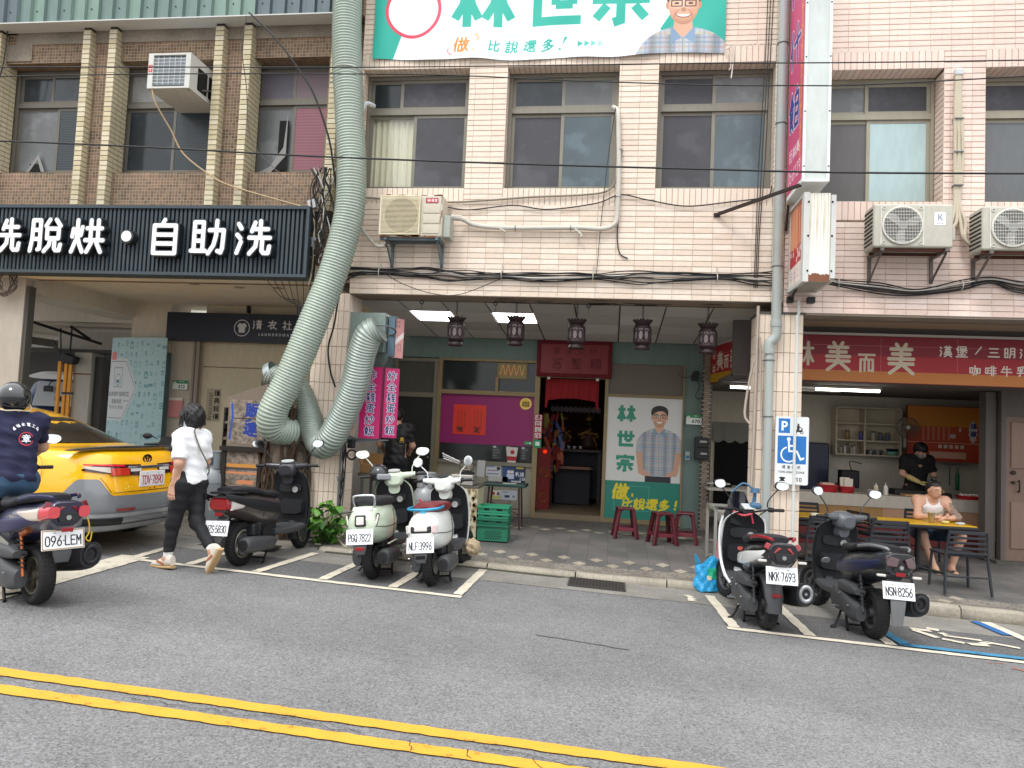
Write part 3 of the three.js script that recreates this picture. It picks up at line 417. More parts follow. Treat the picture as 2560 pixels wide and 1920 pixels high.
{// ---- right house ----
const t=thing('tiled_house','right row house with pinkish cream tiles above the breakfast shop','building',[4.5,.1,0],0,null,true);
const holes=[[2.36,3.777,4.577,6.197,-.26],[4.24,5.66,4.577,6.197,-.26],[6.1,7.5,4.577,6.197,-.26]];
part('wall',[wallHoles(1.99,8.2,3.207,8.4,holes,-.42,-.012),B(1.99,8.2,3.21,8.4,-2.5,-.6)],M.grout,t);
const cells=facadeCells(1.995,8.2,3.21,8.3,holes,.0695,.235,.02).filter((c)=>c.x<6.2);
cells.sort((a,b)=>Math.hypot(a.x-3.6,a.y-4)-Math.hypot(b.x-3.6,b.y-4));
const pk=['#f2ddd3','#eed7cc','#f4e2d9','#e9d1c5'].map((c)=>std(c,.62,{map: T.wall,bumpMap: T.tileB,bumpScale: .004})),pf=M.tileField.clone();pf.color.set('#f0dacf');
layTiles(t,cells,.235-.002,.064,300,pk,pf);
slidingWindow(t,holes[0],-.26,{trans: 5.72,low: [std('#6a696a',.6,{map: T.grime}),M.frost],up: [M.glassGrey,M.screen],m: M.aluPale,split: .46,upSplit: .44});
slidingWindow(t,holes[1],-.26,{trans: 5.72,low: [std('#6f7478',.4,{map: T.grime}),M.screen],up: [M.screen,M.glassGrey],m: M.aluPale});
slidingWindow(t,holes[2],-.26,{trans: 5.72,low: [M.screen,M.screen],up: [M.screen,M.screen],m: M.aluPale});
part('beam',[B(2.24,8.2,3.19,3.5,-.3,-.014)],std('#a89c90',.9,{map: T.conc}),t);
part('ceiling',[B(2.0,8.2,3.3,3.36,-1.2,-.3),B(1.6,8.2,2.52,2.56,-5.4,-1.12),B(1.6,8.2,2.5,3.3,-1.25,-1.15)],std('#6f6764',.9,{map: T.grime}),t);
part('pillar',[B(5.78,8.2,2.62,3.2,-2.4,-2.3)],std('#8c8078',.9),t);
const dim=std('#e3dccd',.85,{map: T.grime});
each('back_wall',[B(1.5,8.2,.0,2.55,-5.05,-4.95),B(6.6,6.7,.0,2.55,-5.4,-2.35),B(1.42,1.52,0,3.3,-5.5,-3.2)],dim,t);
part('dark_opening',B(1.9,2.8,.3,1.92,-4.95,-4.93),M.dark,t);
{const r=[];for (let k=0;k<=30;k++) {const x=1.85+k*.034;r.push([[x,1.95,-4.9],[x,1.62-.05*Math.abs(Math.sin(k*.52)),-4.9+.02*Math.sin(k*1.1)]]);} part('lace_valance',loft(r,{open: true,caps: false}),std('#8f8d86',.95,{side: THREE.DoubleSide}),t);}
const dm=std('#8e7467',.6,{map: T.grime});
const door=part('steel_door',B(5.56,6.6,.12,2.15,-2.3,-2.22),dm,t);
each('door_panel',[rbox(.34,.66,.03,.012,5.8,1.75,-2.215),rbox(.34,.66,.03,.012,5.8,.62,-2.215)],std('#997e70',.6,{map: T.grime}),door);
each('door_handle',[cyl(.03,.03,.03,5.66,1.36,-2.2,Math.PI/2),cyl(.022,.022,.03,5.66,1.22,-2.2,Math.PI/2),tube([[5.72,1.24,-2.2],[5.72,1.24,-2.16],[5.72,1.1,-2.16],[5.72,1.1,-2.2]],.01)],std('#3a332c',.4,{metalness: .8}),door);
part('door_frame',[B(5.5,5.56,.1,2.6,-2.34,-2.2),B(5.56,6.7,2.15,2.6,-2.34,-2.24),B(5.34,5.47,.1,2.5,-2.5,-2.3)],std('#6f6864',.7,{map: T.grime}),t);
part('step',B(5.4,8.2,.0,.12,-2.5,-2.1),M.concDark,t);
}
{// ---- laundromat building ----
const t=thing('laundromat_building','old brown mosaic building with cream tiled fins above the laundromat','building',[-6.4,.2,0],0,null,true);
M.mosaic=std('#ffffff',.75,{map: T.mosaic,bumpMap: T.mosaic,bumpScale: .004});
const holes=[[-8.86,-7.6,5.0,6.58],[-7.12,-5.55,5.0,6.58],[-5.13,-3.98,5.0,6.58]];
part('wall',[B(-12,-3.46,7.05,8.6,-.4,.06),wallHoles(-12,-3.46,3.5,7.02,holes,-.44,-.12),B(-12,-3.46,3.72,7.02,-2.5,-.62)],M.mosaic,t);
part('plaster_band',[wallHoles(-8.7,-3.8,6.86,7.04,[],-.13,-.106),B(-8.85,-8.45,6.62,6.86,-.13,-.105)],std('#a89e90',.95,{map: T.conc,bumpMap: T.conc,bumpScale: .02}),t);
const brown=std('#77736a',.55,{metalness: .2,map: T.grime});
const pink=std('#9c6a74',.5,{map: tex(64,(u,v)=>gray(.75+.2*Math.sin(v*150),[1,.85,.88]),{rep: 1})});
const blind=phys('#3f4a50',.35,{map: tex(64,(u,v)=>gray(.6+.4*Math.sin(v*6.283*16)),{rep: 2.5})});
slidingWindow(t,[-8.86,-7.72,5.02,6.58],-.35,{trans: 6.07,low: [M.glassGrey,blind],up: [M.glassDark,M.glassDark],m: brown,split: .62});
const w2=slidingWindow(t,[-7.12,-5.6,5.02,6.58],-.35,{trans: 6.04,low: [M.glassDark,blind],up: [phys('#a9a9a9',.5,{map: T.conc}),M.dark],m: brown,split: .52});
const w3=slidingWindow(t,[-5.12,-4.0,5.01,6.6],-.35,{trans: 6.06,low: [M.glassGrey,pink],up: [std('#5b5560',.5),std('#6d5c62',.5)],m: brown,split: .52});
const flap=(pts)=>extr(pts,.004,0,0,0,-.345);
each('torn_film',[flap([[-8.6,5.08],[-8.42,5.34],[-8.3,5.08],[-8.36,5.08],[-8.43,5.26],[-8.55,5.08]]),flap([[-4.62,5.95],[-4.66,5.42],[-4.85,5.14],[-5.05,5.05],[-4.83,5.06],[-4.62,5.3]])],std('#8b8a88',.6),t);
each('dark_gap',[B(-8.55,-8.36,5.08,5.2,-.352,-.346),B(-4.74,-4.6,5.1,5.8,-.352,-.3465)],M.dark,t);
const fin=std('#ddd2b2',.6,{map: T.grime}),finM=[fin,std('#d4c8a4',.6,{map: T.grime}),std('#e4dabd',.6,{map: T.grime})];
let n=0;const rest=[];
for (const [x0,x1] of [[-8.98,-8.86],[-7.57,-7.46],[-7.17,-7.06],[-5.58,-5.46],[-5.16,-5.05],[-3.9,-3.78]]) {
part('fin',B(x0+.006,x1-.006,4.3,7.03,-.34,-.006),std('#3a332a',.95),t);
for (let y=4.46;y<7.0;y+=.0695) {const a=box(x1-x0,.06,.012,(x0+x1)/2,y,-.006+rnd(-.001,.001));if (n<300) {part('tile',a,finM[Math.floor(rnd(0,2.99))],t);n++;} else rest.push(a);for (let z=-.06;z>-.34;z-=.105) for (const x of [x1-.002,x0+.002]) rest.push(box(.01,.06,.098,x,y,z));}
}
part('tile_field',rest,fin,t,'stuff');
const pw=std('#e2ded5',.85,{map: T.grime}),beige=std('#ded6c8',.85,{map: T.grime});
part('ceiling',[B(-16,-3.95,3.56,3.7,-3.4,-.02),B(-16,-3.95,3.48,3.56,-.22,.0)],std('#f2ece0',.85,{map: T.grime}),t);
part('beam',[B(-8.95,-8.3,3.3,3.56,-3.2,-.22),B(-16,-8.6,3.24,3.56,-3.2,-3.0)],pw,t);
part('pillar',[B(-9.1,-8.24,.1,3.5,-.26,-.1)],std('#bdb8b0',.85,{map: T.grime}),t);
part('pillar_edge',[B(-8.24,-8.19,.1,3.36,-.24,-.12)],std('#4b4945',.8),t);
part('round_column',[B(-8.35,-7.62,2.7,3.56,-3.2,-2.62)],beige,t);
part('side_wall',[B(-7.62,-7.06,.1,3.3,-3.0,-2.7)],std('#d3cabb',.8,{map: T.grime,bumpMap: T.tileB,bumpScale: .002}),t);
each('corner_post',[B(-7.19,-7.15,.1,2.92,-2.7,-2.64),B(-7.12,-7.06,.1,2.92,-2.7,-2.62)],std('#8c857a',.7),t);
part('shutter_wall',[B(-7.06,-4.0,.1,3.56,-3.0,-2.76)],std('#dcd2b8',.8,{map: T.grime}),t);
each('wall_seam',[B(-7.05,-5.0,2.48,2.495,-2.76,-2.752),B(-6.9,-5.0,1.0,1.01,-2.76,-2.753)],std('#7d7564',.9),t);
for (const [x,z] of [[-6.1,-.75],[-5.5,-.95],[-4.9,-.95],[-4.35,-1.0],[-9.6,-1.0],[-9.7,-1.6],[-9.8,-2.2]]) part('downlight',[torus(.07,.008,x,3.558,z,Math.PI/2),cyl(.06,.06,.01,x,3.558,z)],std('#9a9183',.6),t);
part('downlight_hole',extr(smooth2([[0,0],[.14,.02],[.2,.0],[.12,-.03]]),.004,0,-6.25,3.557,-.5,Math.PI/2),M.dark,t);
const rf=[];const cr=[[0,0],[.03,.035],[.075,.035],[.105,0]];
const tin=[std('#7f9a90',.5,{metalness: .25,map: T.grime}),std('#738a86',.5,{metalness: .25,map: T.grime}),std('#66747a',.5,{metalness: .3,map: T.grime})];
for (let k=0,x=-10;x<-3.75;x+=.21,k++) {const w=.205;part('cladding_sheet',extr([[x,.02],[x+.02,.055],[x+.07,.055],[x+.09,.02],[x+w,.02],[x+w,.012],[x+.095,.012],[x+.075,.046],[x+.016,.046],[x,.012]],1.5,0,0,7.05,.13,-Math.PI/2),tin[x>-5.0?2:x<-8.6?2:Math.floor(rnd(0,1.99))],t);}
part('cladding_trim',[B(-10,-3.75,7.03,7.045,-.1,.16)],std('#c9cac6',.5),t);
const scr=[];for (let x=-9.9;x<-3.8;x+=.42) scr.push(sph(.011,x,7.22+rnd(-.01,.01),.122,1,1,1,8));part('screw',scr,std('#3f4444',.6),t,'stuff');
}
// ---------- things on the facades ----------
M.duct=std('#b3c2b6',.52,{metalness: .2,map: T.grime});
M.steelDark=std('#3a2f2c',.7,{metalness: .3,map: T.grime});
M.galv=std('#7f858a',.55,{metalness: .5,map: T.grime});
M.black=std('#17171a',.55);
M.rubber=std('#141416',.8);
function corrugated(pts,R,pitch=.037,n=26) {
const c=new THREE.CatmullRomCurve3(pts.map((p)=>V(...p)),false,'centripetal'),L=c.getLength(),steps=Math.round(L/pitch)*4,fr=c.computeFrenetFrames(steps,false),rings=[];
let N=V(0,0,1),prev=c.getTangentAt(0);
for (let i=0;i<=steps;i++) {
const p=c.getPointAt(i/steps),tg=c.getTangentAt(i/steps);N.applyQuaternion(new THREE.Quaternion().setFromUnitVectors(prev,tg));prev=tg;const Bn=V().crossVectors(tg,N).normalize();
const r=R*(1+.014*Math.sin(i*.031)+.016*(fbm((i/steps*3) % 1,.4,30,3,5)-.5))+[.0075,.004,-.0075,.004][i % 4];
rings.push(Array.from({length: n},(_,k)=>{const a=k/n*6.2832;return [p.x+r*(Math.cos(a)*N.x+Math.sin(a)*Bn.x),p.y+r*(Math.cos(a)*N.y+Math.sin(a)*Bn.y),p.z+r*(Math.cos(a)*N.z+Math.sin(a)*Bn.z)];}));
}
return loft(rings);
}
{
const t=thing('exhaust_duct','tall grey green corrugated duct running down the house corner in front of the walls','ventilation duct',[-3.9,1.3,.4],0,null,true);
part('hose',corrugated([[-3.60,8.6,.36],[-3.58,7.4,.36],[-3.55,6.5,.36],[-3.46,5.6,.36],[-3.385,4.8,.36],[-3.385,4.3,.36],[-3.52,3.6,.38],[-3.74,2.9,.42],[-3.98,2.2,.46],[-4.18,1.72,.48],[-4.2,1.56,.4],[-4.1,1.5,.2],[-4.05,1.5,.0]],.18),M.duct,t);
part('strap',[torus(.192,.006,-3.515,6.13,.36,Math.PI/2,0,0),tube([[-3.7,6.12,.3],[-3.72,6.2,.32],[-3.7,6.05,.34],[-3.74,6.0,.36]],.01)],std('#c9c6bb',.8),t);
const u=thing('exhaust_duct','silver corrugated duct bent in a U between the hood and the tree','ventilation duct',[-3.6,1.2,.2],0,null,true);
part('hose',corrugated([[-2.98,2.86,.12],[-3.08,2.8,.18],[-3.16,2.55,.22],[-3.23,2.1,.25],[-3.38,1.66,.27],[-3.5,1.42,.28],[-3.6,1.35,.24],[-3.72,1.42,.16],[-3.9,1.75,.06],[-4.06,2.03,.0],[-4.22,2.17,.0],[-4.44,2.21,.02]],.172),std('#a3b0a9',.45,{metalness: .35,map: T.grime}),u);
part('elbow',[lathe([[.0,0],[.13,0],[.165,.03],[.172,.12]],24).rotateZ(Math.PI/2).rotateZ(-2.7).translate(-4.5,2.2,.02)],std('#aebabb',.35,{metalness: .5}),u);
const h=thing('exhaust_hood','grey sheet metal hood box that the bent duct enters','exhaust hood',[-3.15,2.5,-.2],0,null,true);
part('box',[rbox(.5,.52,.5,.012,-3.22,2.84,-.32)],std('#8fa09b',.5,{metalness: .3,map: T.grime}),h);
part('collar',torus(.18,.012,-2.99,2.86,.0,Math.PI/2.4,0,.2),M.galv,h);
part('hopper',loft([ring(0,-.1,.1,.22,6),ring(.24,-.04,.04,.08,6)]).rotateX(Math.PI/2).translate(-3.12,2.58,-.25),std('#7d8b89',.5,{metalness: .3,map: T.grime}),h);
part('side_board',B(-2.955,-2.87,2.54,3.07,-.5,-.16),std('#5d7683',.6),h);
part('poster_panel',plane(.18,.52,-2.85,2.79,-.24,0,.75).clone(),printMat(.2,.52,500,(g,w,hh)=>{fill(g,'#d49a97',0,0,w,hh);g.save();g.translate(0,hh*.7);g.rotate(-.7);fill(g,'#ece4e2',-50,-10,300,28);g.restore();for (const [y,c] of [[.06,5],[.16,3]]) han(g,'三日工',12,hh*y,16,2,'#4a3b3e',{dx: 20});g.strokeStyle='#4a3b3e';g.strokeRect(w*.6,hh*.66,20,40);fill(g,'#4a3b3e',w*.25,hh*.38,6,36);}),h);
h.children.at(-1).material.side=THREE.DoubleSide;
}
// ---------- air conditioners ----------
function outdoorUnit(label,[x0,x1,y0,y1,z0,z1],rust,group) {
const t=thing('air_conditioner',label,'air conditioner',[(x0+x1)/2,y0,z1],0,group,true),w=x1-x0,h=y1-y0;
const cas=std(rust?'#d9d2c0':'#cfccc0',.5,{map: T.grime});
part('casing',rbox(w,h,z1-z0,.025,(x0+x1)/2,(y0+y1)/2,(z0+z1)/2),cas,t);
const R=h*.42,cx=x0+w*.36,cy=y0+h*.5,fz=z1+.002;
part('recess',cyl(R,R,.01,cx,cy,fz+.001,Math.PI/2,0,0,40),std(rust?'#5b4a38':'#3f4146',.8),t);
const bl=part('fan',cyl(R*.25,R*.25,.02,cx,cy,fz+.016,Math.PI/2),std(rust?'#6a5a48':'#8f8f8c',.6),t);
for (let k=0;k<3;k++) {const a=k*2.094+.5,g=extr(smooth2([[.2,-.12],[.6,-.32],[.93,-.18],[.95,.1],[.6,.12],[.22,.1]].map(([p,q])=>[p*R,q*R])),.006);g.rotateX(.12);g.rotateZ(a);g.translate(cx,cy,fz+.012);part('blade',g,std(rust?'#7d6a50':'#9c9c99',.55),bl);}
const gr=[torus(R,.012,cx,cy,fz+.012,0,0,0,8,44)];
if (rust) {for (let k=1;k<30;k++) {const yy=y0+h*(.06+.88*k/30);gr.push(box(w*.6,.006,.008,x0+w*.345,yy,fz+.03));} gr.push(box(.012,h*.92,.016,x0+w*.04,cy,fz+.026),box(.012,h*.92,.016,x0+w*.65,cy,fz+.026),box(w*.6,.012,.016,x0+w*.345,y0+h*.05,fz+.026),box(w*.6,.012,.016,x0+w*.345,y0+h*.95,fz+.026));}
else {for (let k=-12;k<=12;k++) {const xx=k/12.6*R,hh=Math.sqrt(R*R-xx*xx);gr.push(box(.0035,hh*2,.0035,cx+xx,cy,fz+.022));} for (let k=-5;k<=5;k++) {const yy=k/5.5*R,ww=Math.sqrt(R*R-yy*yy);gr.push(box(ww*2,.004,.004,cx,cy+yy,fz+.026));} gr.push(...[[-1,-1],[1,-1],[1,1],[-1,1]].map(([a,b])=>torus(.018,.004,cx+a*R*.93,cy+b*R*.95,fz+.004,0,0,0,6,14)));for (let k=0;k<4;k++) gr.push(box(.006,h*.9,.004,cx+(k<2?-1:1)*R*(k % 2?1.06:1.09),cy,fz+.001));}
part('grille',gr,std(rust?'#e0d6b8':'#d8d6cc',.5),t,'stuff');
if (rust) {
for (let k=0;k<3;k++) part('cover_panel',rbox(w*.26,h*.2,.008,.006,x0+w*.83,y0+h*(.18+.24*k),fz+.002),cas,t);
part('maker_badge',plane(w*.19,h*.11,x0+w*.83,y0+h*.86,fz+.006),printMat(.19,.08,700,(g,a,b)=>{fill(g,'#b81f35',0,0,a,b);g.strokeStyle='#fff';g.lineWidth=4;g.beginPath();g.arc(b*.6,b/2,b*.28,0,7);g.moveTo(b*.32,b/2);g.lineTo(b*.88,b/2);g.moveTo(b*.6,b*.22);g.lineTo(b*.6,b*.78);g.stroke();han(g,'日立',b*1.05,b*.22,b*.56,5,'#fff');}),t);
part('service_box',[rbox(.09,h*.52,.2,.01,x1+.045,y0+h*.28,z0+.14)],std('#b6bcb2',.6,{map: T.grime}),t);
const rs=[];for (let k=0;k<34;k++) {const e=rnd(0,1);rs.push(e<.45?box(rnd(.02,.1),rnd(.004,.014),.004,rnd(x0+.03,x1-.03),y1-rnd(.0,.012),z1+.0005):e<.8?box(rnd(.03,.12),rnd(.006,.02),.004,rnd(x0+.05,x1-.05),y0+rnd(.0,.02),z1+.0006):box(rnd(.004,.012),rnd(.03,.12),.004,x1-rnd(.006,.03),rnd(y0+.05,y1-.02),z1+.0007));} part('rust_patch',rs,std('#8a4a24',.9,{map: T.grime}),t,'stuff');
} else {
part('maker_sticker',plane(.12,.15,x0+w*.83,y0+h*.66,fz+.001),printMat(.12,.15,700,(g,a,b)=>{fill(g,'#f2f2f0',0,0,a,b);latin(g,'K',a*.5,b*.4,b*.68,'#8b97a6');latin(g,'KOLIN',a*.5,b*.86,b*.16,'#7d8794');}),t);
part('side_louvre',Array.from({length: 9},(_,k)=>box(.006,.02,z1-z0-.06,x0-.002,y0+h*(.12+k*.094),(z0+z1)/2,0,0,.5)),std('#26272a',.7),t);
part('service_box',rbox(.05,h*.3,.14,.01,x1+.02,y0+h*.35,z0+.2),cas,t);
}
const br=std(rust?'#6f7f87':'#77706c',.65,{metalness: .3,map: T.grime}),rb=std('#5e3527',.85,{map: T.grime});
for (const x of [x0+.1,x1-.06]) part('bracket',[box(.04,.035,z1-.0,x,y0-.02,z1/2),box(.035,.32,.03,x,y0-.16,.016),bar([x,y0-.3,.03],[x,y0-.045,z1-.03],.008,.04)],br,t);
part('rail',[box(w*.96,.03,.035,(x0+x1)/2,y0-.018,z1-.06),box(w*.9,.03,.035,(x0+x1)/2,y0-.018,z0+.06)],rust?br:rb,t);
return t;
}
outdoorUnit('rusty cream air conditioner on wall brackets left below the banner house windows',[-3.0,-2.18,4.0,4.535,.06,.35],true);
outdoorUnit('beige air conditioner on brown brackets directly under the pale blue window',[2.86,3.71,3.91,4.41,.12,.45],false,'air conditioners on the right house');
outdoorUnit('beige air conditioner cut by the right edge of the photo',[4.01,4.86,3.89,4.39,.12,.45],false,'air conditioners on the right house');
{
const t=thing('air_conditioner','white window air conditioner jutting from the old building above its middle window','air conditioner',[-5.95,5.95,.1],0,null,true),wh=std('#dfe0dc',.5,{map: T.grime});
part('casing',[B(-6.26,-5.66,5.94,5.965,-.4,.4),B(-6.26,-5.66,6.39,6.415,-.4,.4),B(-6.26,-6.19,5.965,6.39,-.4,.4),B(-5.73,-5.66,5.965,6.39,.22,.4),B(-5.73,-5.66,6.3,6.39,-.4,.22),B(-5.73,-5.66,5.965,6.0,-.4,.22),B(-5.73,-5.66,6.0,6.3,-.05,-.02),B(-6.19,-5.73,5.965,6.39,-.4,.3)],wh,t);
part('coil',B(-6.19,-5.73,5.99,6.37,.3,.375),std('#8d9498',.6,{metalness: .4}),t);
for (let k=0;k<8;k++) part('grille_bar',box(.46,.006,.008,-5.96,6.02+k*.046,.392),std('#c4c8c8',.5),t);
for (let k=0;k<5;k++) part('grille_bar',box(.005,.38,.006,-6.12+k*.08,6.18,.396),std('#c4c8c8',.5),t);
part('side_louvre',[B(-5.67,-5.652,6.0,6.3,.0,.2),B(-5.67,-5.652,6.0,6.3,-.35,-.06)],M.dark,t);
part('brand_label',plane(.055,.1,-6.225,6.21,.4015),printMat(.055,.1,900,(g,w,h)=>{fill(g,'#c8372f',0,0,w,h);fill(g,'#f0e6e2',0,h*.48,w,h*.06);han(g,'三',12,8,24,3,'#fff');han(g,'工',12,54,24,3,'#fff');}),t);
part('brace',[bar([-5.7,5.94,.35],[-5.6,6.2,-.3],.02,.02)],M.galv,t);
solo('drain_hose',tube([[-6.2,5.95,.38],[-6.14,5.75,.36],[-6.0,5.45,.2],[-5.85,5.16,.12],[-5.5,4.9,.06],[-5.2,4.75,.06],[-4.6,4.58,.06],[-4.15,4.46,.08]],.011,60),std('#b39a78',.7),'tan hose hanging from the window air conditioner down to the junction box','hose');
}
// ---------- fascia sign with raised letters ----------
{
const t=thing('fascia_sign','dark ribbed fascia sign with large white raised characters over the laundromat','sign',[-6.6,3.95,.12],0,null,true),dk=std('#2c363d',.6,{map: T.grime});
part('backing',B(-10.5,-3.95,3.52,4.38,0,.2),dk,t);
part('border',[B(-10.5,-3.95,4.37,4.41,0,.27),B(-10.5,-3.95,3.48,3.52,0,.27),B(-3.99,-3.95,3.52,4.37,.2,.27)],std('#36424a',.55),t);
const sl=box(.032,.85,.045,0,3.945,.222),sm=std('#3d4a53',.6,{map: T.grime});
for (let k=0;k<100;k++) {const m=part('slat',sl,sm,t);m.position.x+=-10.0+k*.06;}
const dark=std('#20272c',.5),white=std('#eceff0',.35);
const stadium=(a,b,r)=>{const dx=b[0]-a[0],dy=b[1]-a[1],L=Math.hypot(dx,dy)||1,ux=dx/L,uy=dy/L,p=[];for (let i=0;i<=8;i++) {const q=i/8*Math.PI+Math.PI/2;const c=Math.cos(q),s=Math.sin(q);p.push([a[0]+r*(c*ux-s*uy),a[1]+r*(c*uy+s*ux)]);} for (let i=0;i<=8;i++) {const q=i/8*Math.PI-Math.PI/2;const c=Math.cos(q),s=Math.sin(q);p.push([b[0]+r*(c*ux-s*uy),b[1]+r*(c*uy+s*ux)]);} return p;};
const letter=(ch,cx,size=.47)=>{
const side=[],face=[];let k=0;
for (const l of strokes(ch)) for (let i=1;i<l.length;i++) {const P=([x,y])=>[cx+(x-.5)*size,3.962-(y-.5)*size],a=P(l[i-1]),b=P(l[i]),e=(k++ % 40)*.00025;side.push(extr(stadium(a,b,.043),.11+e,0,0,0,.245));face.push(extr(stadium(a,b,.028),.008,0,0,0,.356+e));}
const L=part('letter',side,dark,t);part('letter_face',face,white,L);
};
[['洗',-8.2],['脫',-7.59],['烘',-6.985],['自',-5.875],['助',-5.265],['洗',-4.64]].forEach(([c,x])=>letter(c,x));
const d=part('letter',cyl(.095,.095,.11,-6.42,3.965,.3,Math.PI/2),dark,t);part('letter_face',cyl(.072,.072,.01,-6.42,3.965,.36,Math.PI/2),white,d);
}
// ---------- election banner ----------
function portrait(g,x,y,s,shirt=true) {  
const sk='#d8a98c';
if (shirt) {
g.save();g.beginPath();g.moveTo(x-1.15*s,y+1.35*s);g.quadraticCurveTo(x-.9*s,y+.85*s,x-.3*s,y+.72*s);g.lineTo(x+.3*s,y+.72*s);g.quadraticCurveTo(x+1.0*s,y+.85*s,x+1.2*s,y+1.4*s);g.lineTo(x+1.25*s,y+2.1*s);g.lineTo(x+.95*s,y+2.2*s);g.lineTo(x+.98*s,y+3.2*s);g.lineTo(x-.85*s,y+3.2*s);g.lineTo(x-.88*s,y+2.1*s);g.lineTo(x-1.2*s,y+2.0*s);g.closePath();g.fillStyle='#b9bfc6';g.fill();g.clip();
for (let k=0;k<26;k++) {g.globalAlpha=.5;fill(g,['#b98f86','#8fa7bb','#c9b48a','#8d8fa6','#6d8aa8'][k % 5],x-1.4*s,y+.6*s+k*.12*s,2.8*s,.05*s);fill(g,['#7f97b0','#c2a29a','#a8b58f'][k % 3],x-1.3*s+k*.12*s,y+.5*s,.045*s,3*s);}
for (const q of [-.75,-.3,.35,.8]) {const sg=g.createLinearGradient(x+(q-.16)*s,0,x+(q+.16)*s,0);sg.addColorStop(0,'rgba(60,70,90,0)');sg.addColorStop(.5,'rgba(60,70,90,.8)');sg.addColorStop(1,'rgba(60,70,90,0)');g.globalAlpha=.45;g.fillStyle=sg;g.fillRect(x+(q-.16)*s,y+.9*s,.32*s,2.4*s);} g.globalAlpha=1;g.strokeStyle='#8f97a3';g.lineWidth=.03*s;g.beginPath();g.moveTo(x,y+.9*s);g.lineTo(x+.03*s,y+3.2*s);g.stroke();g.restore();
g.fillStyle=sk;g.beginPath();g.moveTo(x-.22*s,y+.4*s);g.lineTo(x+.22*s,y+.4*s);g.lineTo(x+.24*s,y+.75*s);g.lineTo(x,y+.98*s);g.lineTo(x-.24*s,y+.75*s);g.fill();
g.fillStyle='#7e9cb8';g.beginPath();g.moveTo(x-.3*s,y+.66*s);g.lineTo(x-.02*s,y+.98*s);g.lineTo(x-.3*s,y+1.12*s);g.fill();g.beginPath();g.moveTo(x+.3*s,y+.66*s);g.lineTo(x+.02*s,y+.98*s);g.lineTo(x+.3*s,y+1.12*s);g.fill();
}
const fg=g.createRadialGradient(x-.1*s,y+.02*s,.05*s,x,y+.12*s,.55*s);fg.addColorStop(0,'#ecc7ac');fg.addColorStop(.6,'#d9a98b');fg.addColorStop(1,'#b07d62');g.fillStyle='#c08d72';for (const q of [-1,1]) {g.beginPath();g.ellipse(x+q*.38*s,y+.12*s,.06*s,.11*s,0,0,7);g.fill();}
g.fillStyle=fg;g.beginPath();g.moveTo(x-.37*s,y-.1*s);g.bezierCurveTo(x-.42*s,y+.35*s,x-.26*s,y+.62*s,x,y+.63*s);g.bezierCurveTo(x+.26*s,y+.62*s,x+.42*s,y+.35*s,x+.37*s,y-.1*s);g.bezierCurveTo(x+.34*s,y-.45*s,x-.34*s,y-.45*s,x-.37*s,y-.1*s);g.fill();
for (const q of [-1,1]) {const cg=g.createRadialGradient(x+q*.2*s,y+.28*s,0,x+q*.2*s,y+.28*s,.14*s);cg.addColorStop(0,'rgba(225,140,120,.45)');cg.addColorStop(1,'rgba(225,140,120,0)');g.fillStyle=cg;g.fillRect(x-.4*s,y,.8*s,.6*s);g.strokeStyle='rgba(140,90,70,.6)';g.lineWidth=.018*s;g.beginPath();g.moveTo(x+q*.1*s,y+.24*s);g.quadraticCurveTo(x+q*.24*s,y+.32*s,x+q*.22*s,y+.45*s);g.stroke();g.strokeStyle='#3a2c27';g.lineWidth=.04*s;g.beginPath();g.moveTo(x+q*.07*s,y-.04*s);g.quadraticCurveTo(x+q*.18*s,y-.09*s,x+q*.29*s,y-.03*s);g.stroke();}
g.fillStyle='#27211f';g.beginPath();g.ellipse(x,y-.22*s,.44*s,.3*s,0,Math.PI,0);g.quadraticCurveTo(x+.45*s,y,x+.38*s,y+.05*s);g.quadraticCurveTo(x+.36*s,y-.2*s,x+.1*s,y-.24*s);g.quadraticCurveTo(x-.3*s,y-.2*s,x-.38*s,y+.05*s);g.quadraticCurveTo(x-.48*s,y-.1*s,x-.44*s,y-.22*s);g.fill();
g.strokeStyle='#4a3f3b';g.lineWidth=.025*s;for (const q of [-1,1]) {g.strokeRect(x+q*.17*s-.13*s,y,.26*s,.15*s);fill(g,'#2a2220',x+q*.17*s-.05*s,y+.05*s,.1*s,.045*s);}
g.fillStyle='#c08d72';g.beginPath();g.ellipse(x,y+.24*s,.07*s,.06*s,0,0,7);g.fill();
g.fillStyle='#fff';g.beginPath();g.ellipse(x,y+.36*s,.18*s,.08*s,0,0,Math.PI);g.fill();g.strokeStyle='#a8604f';g.lineWidth=.03*s;g.stroke();
}
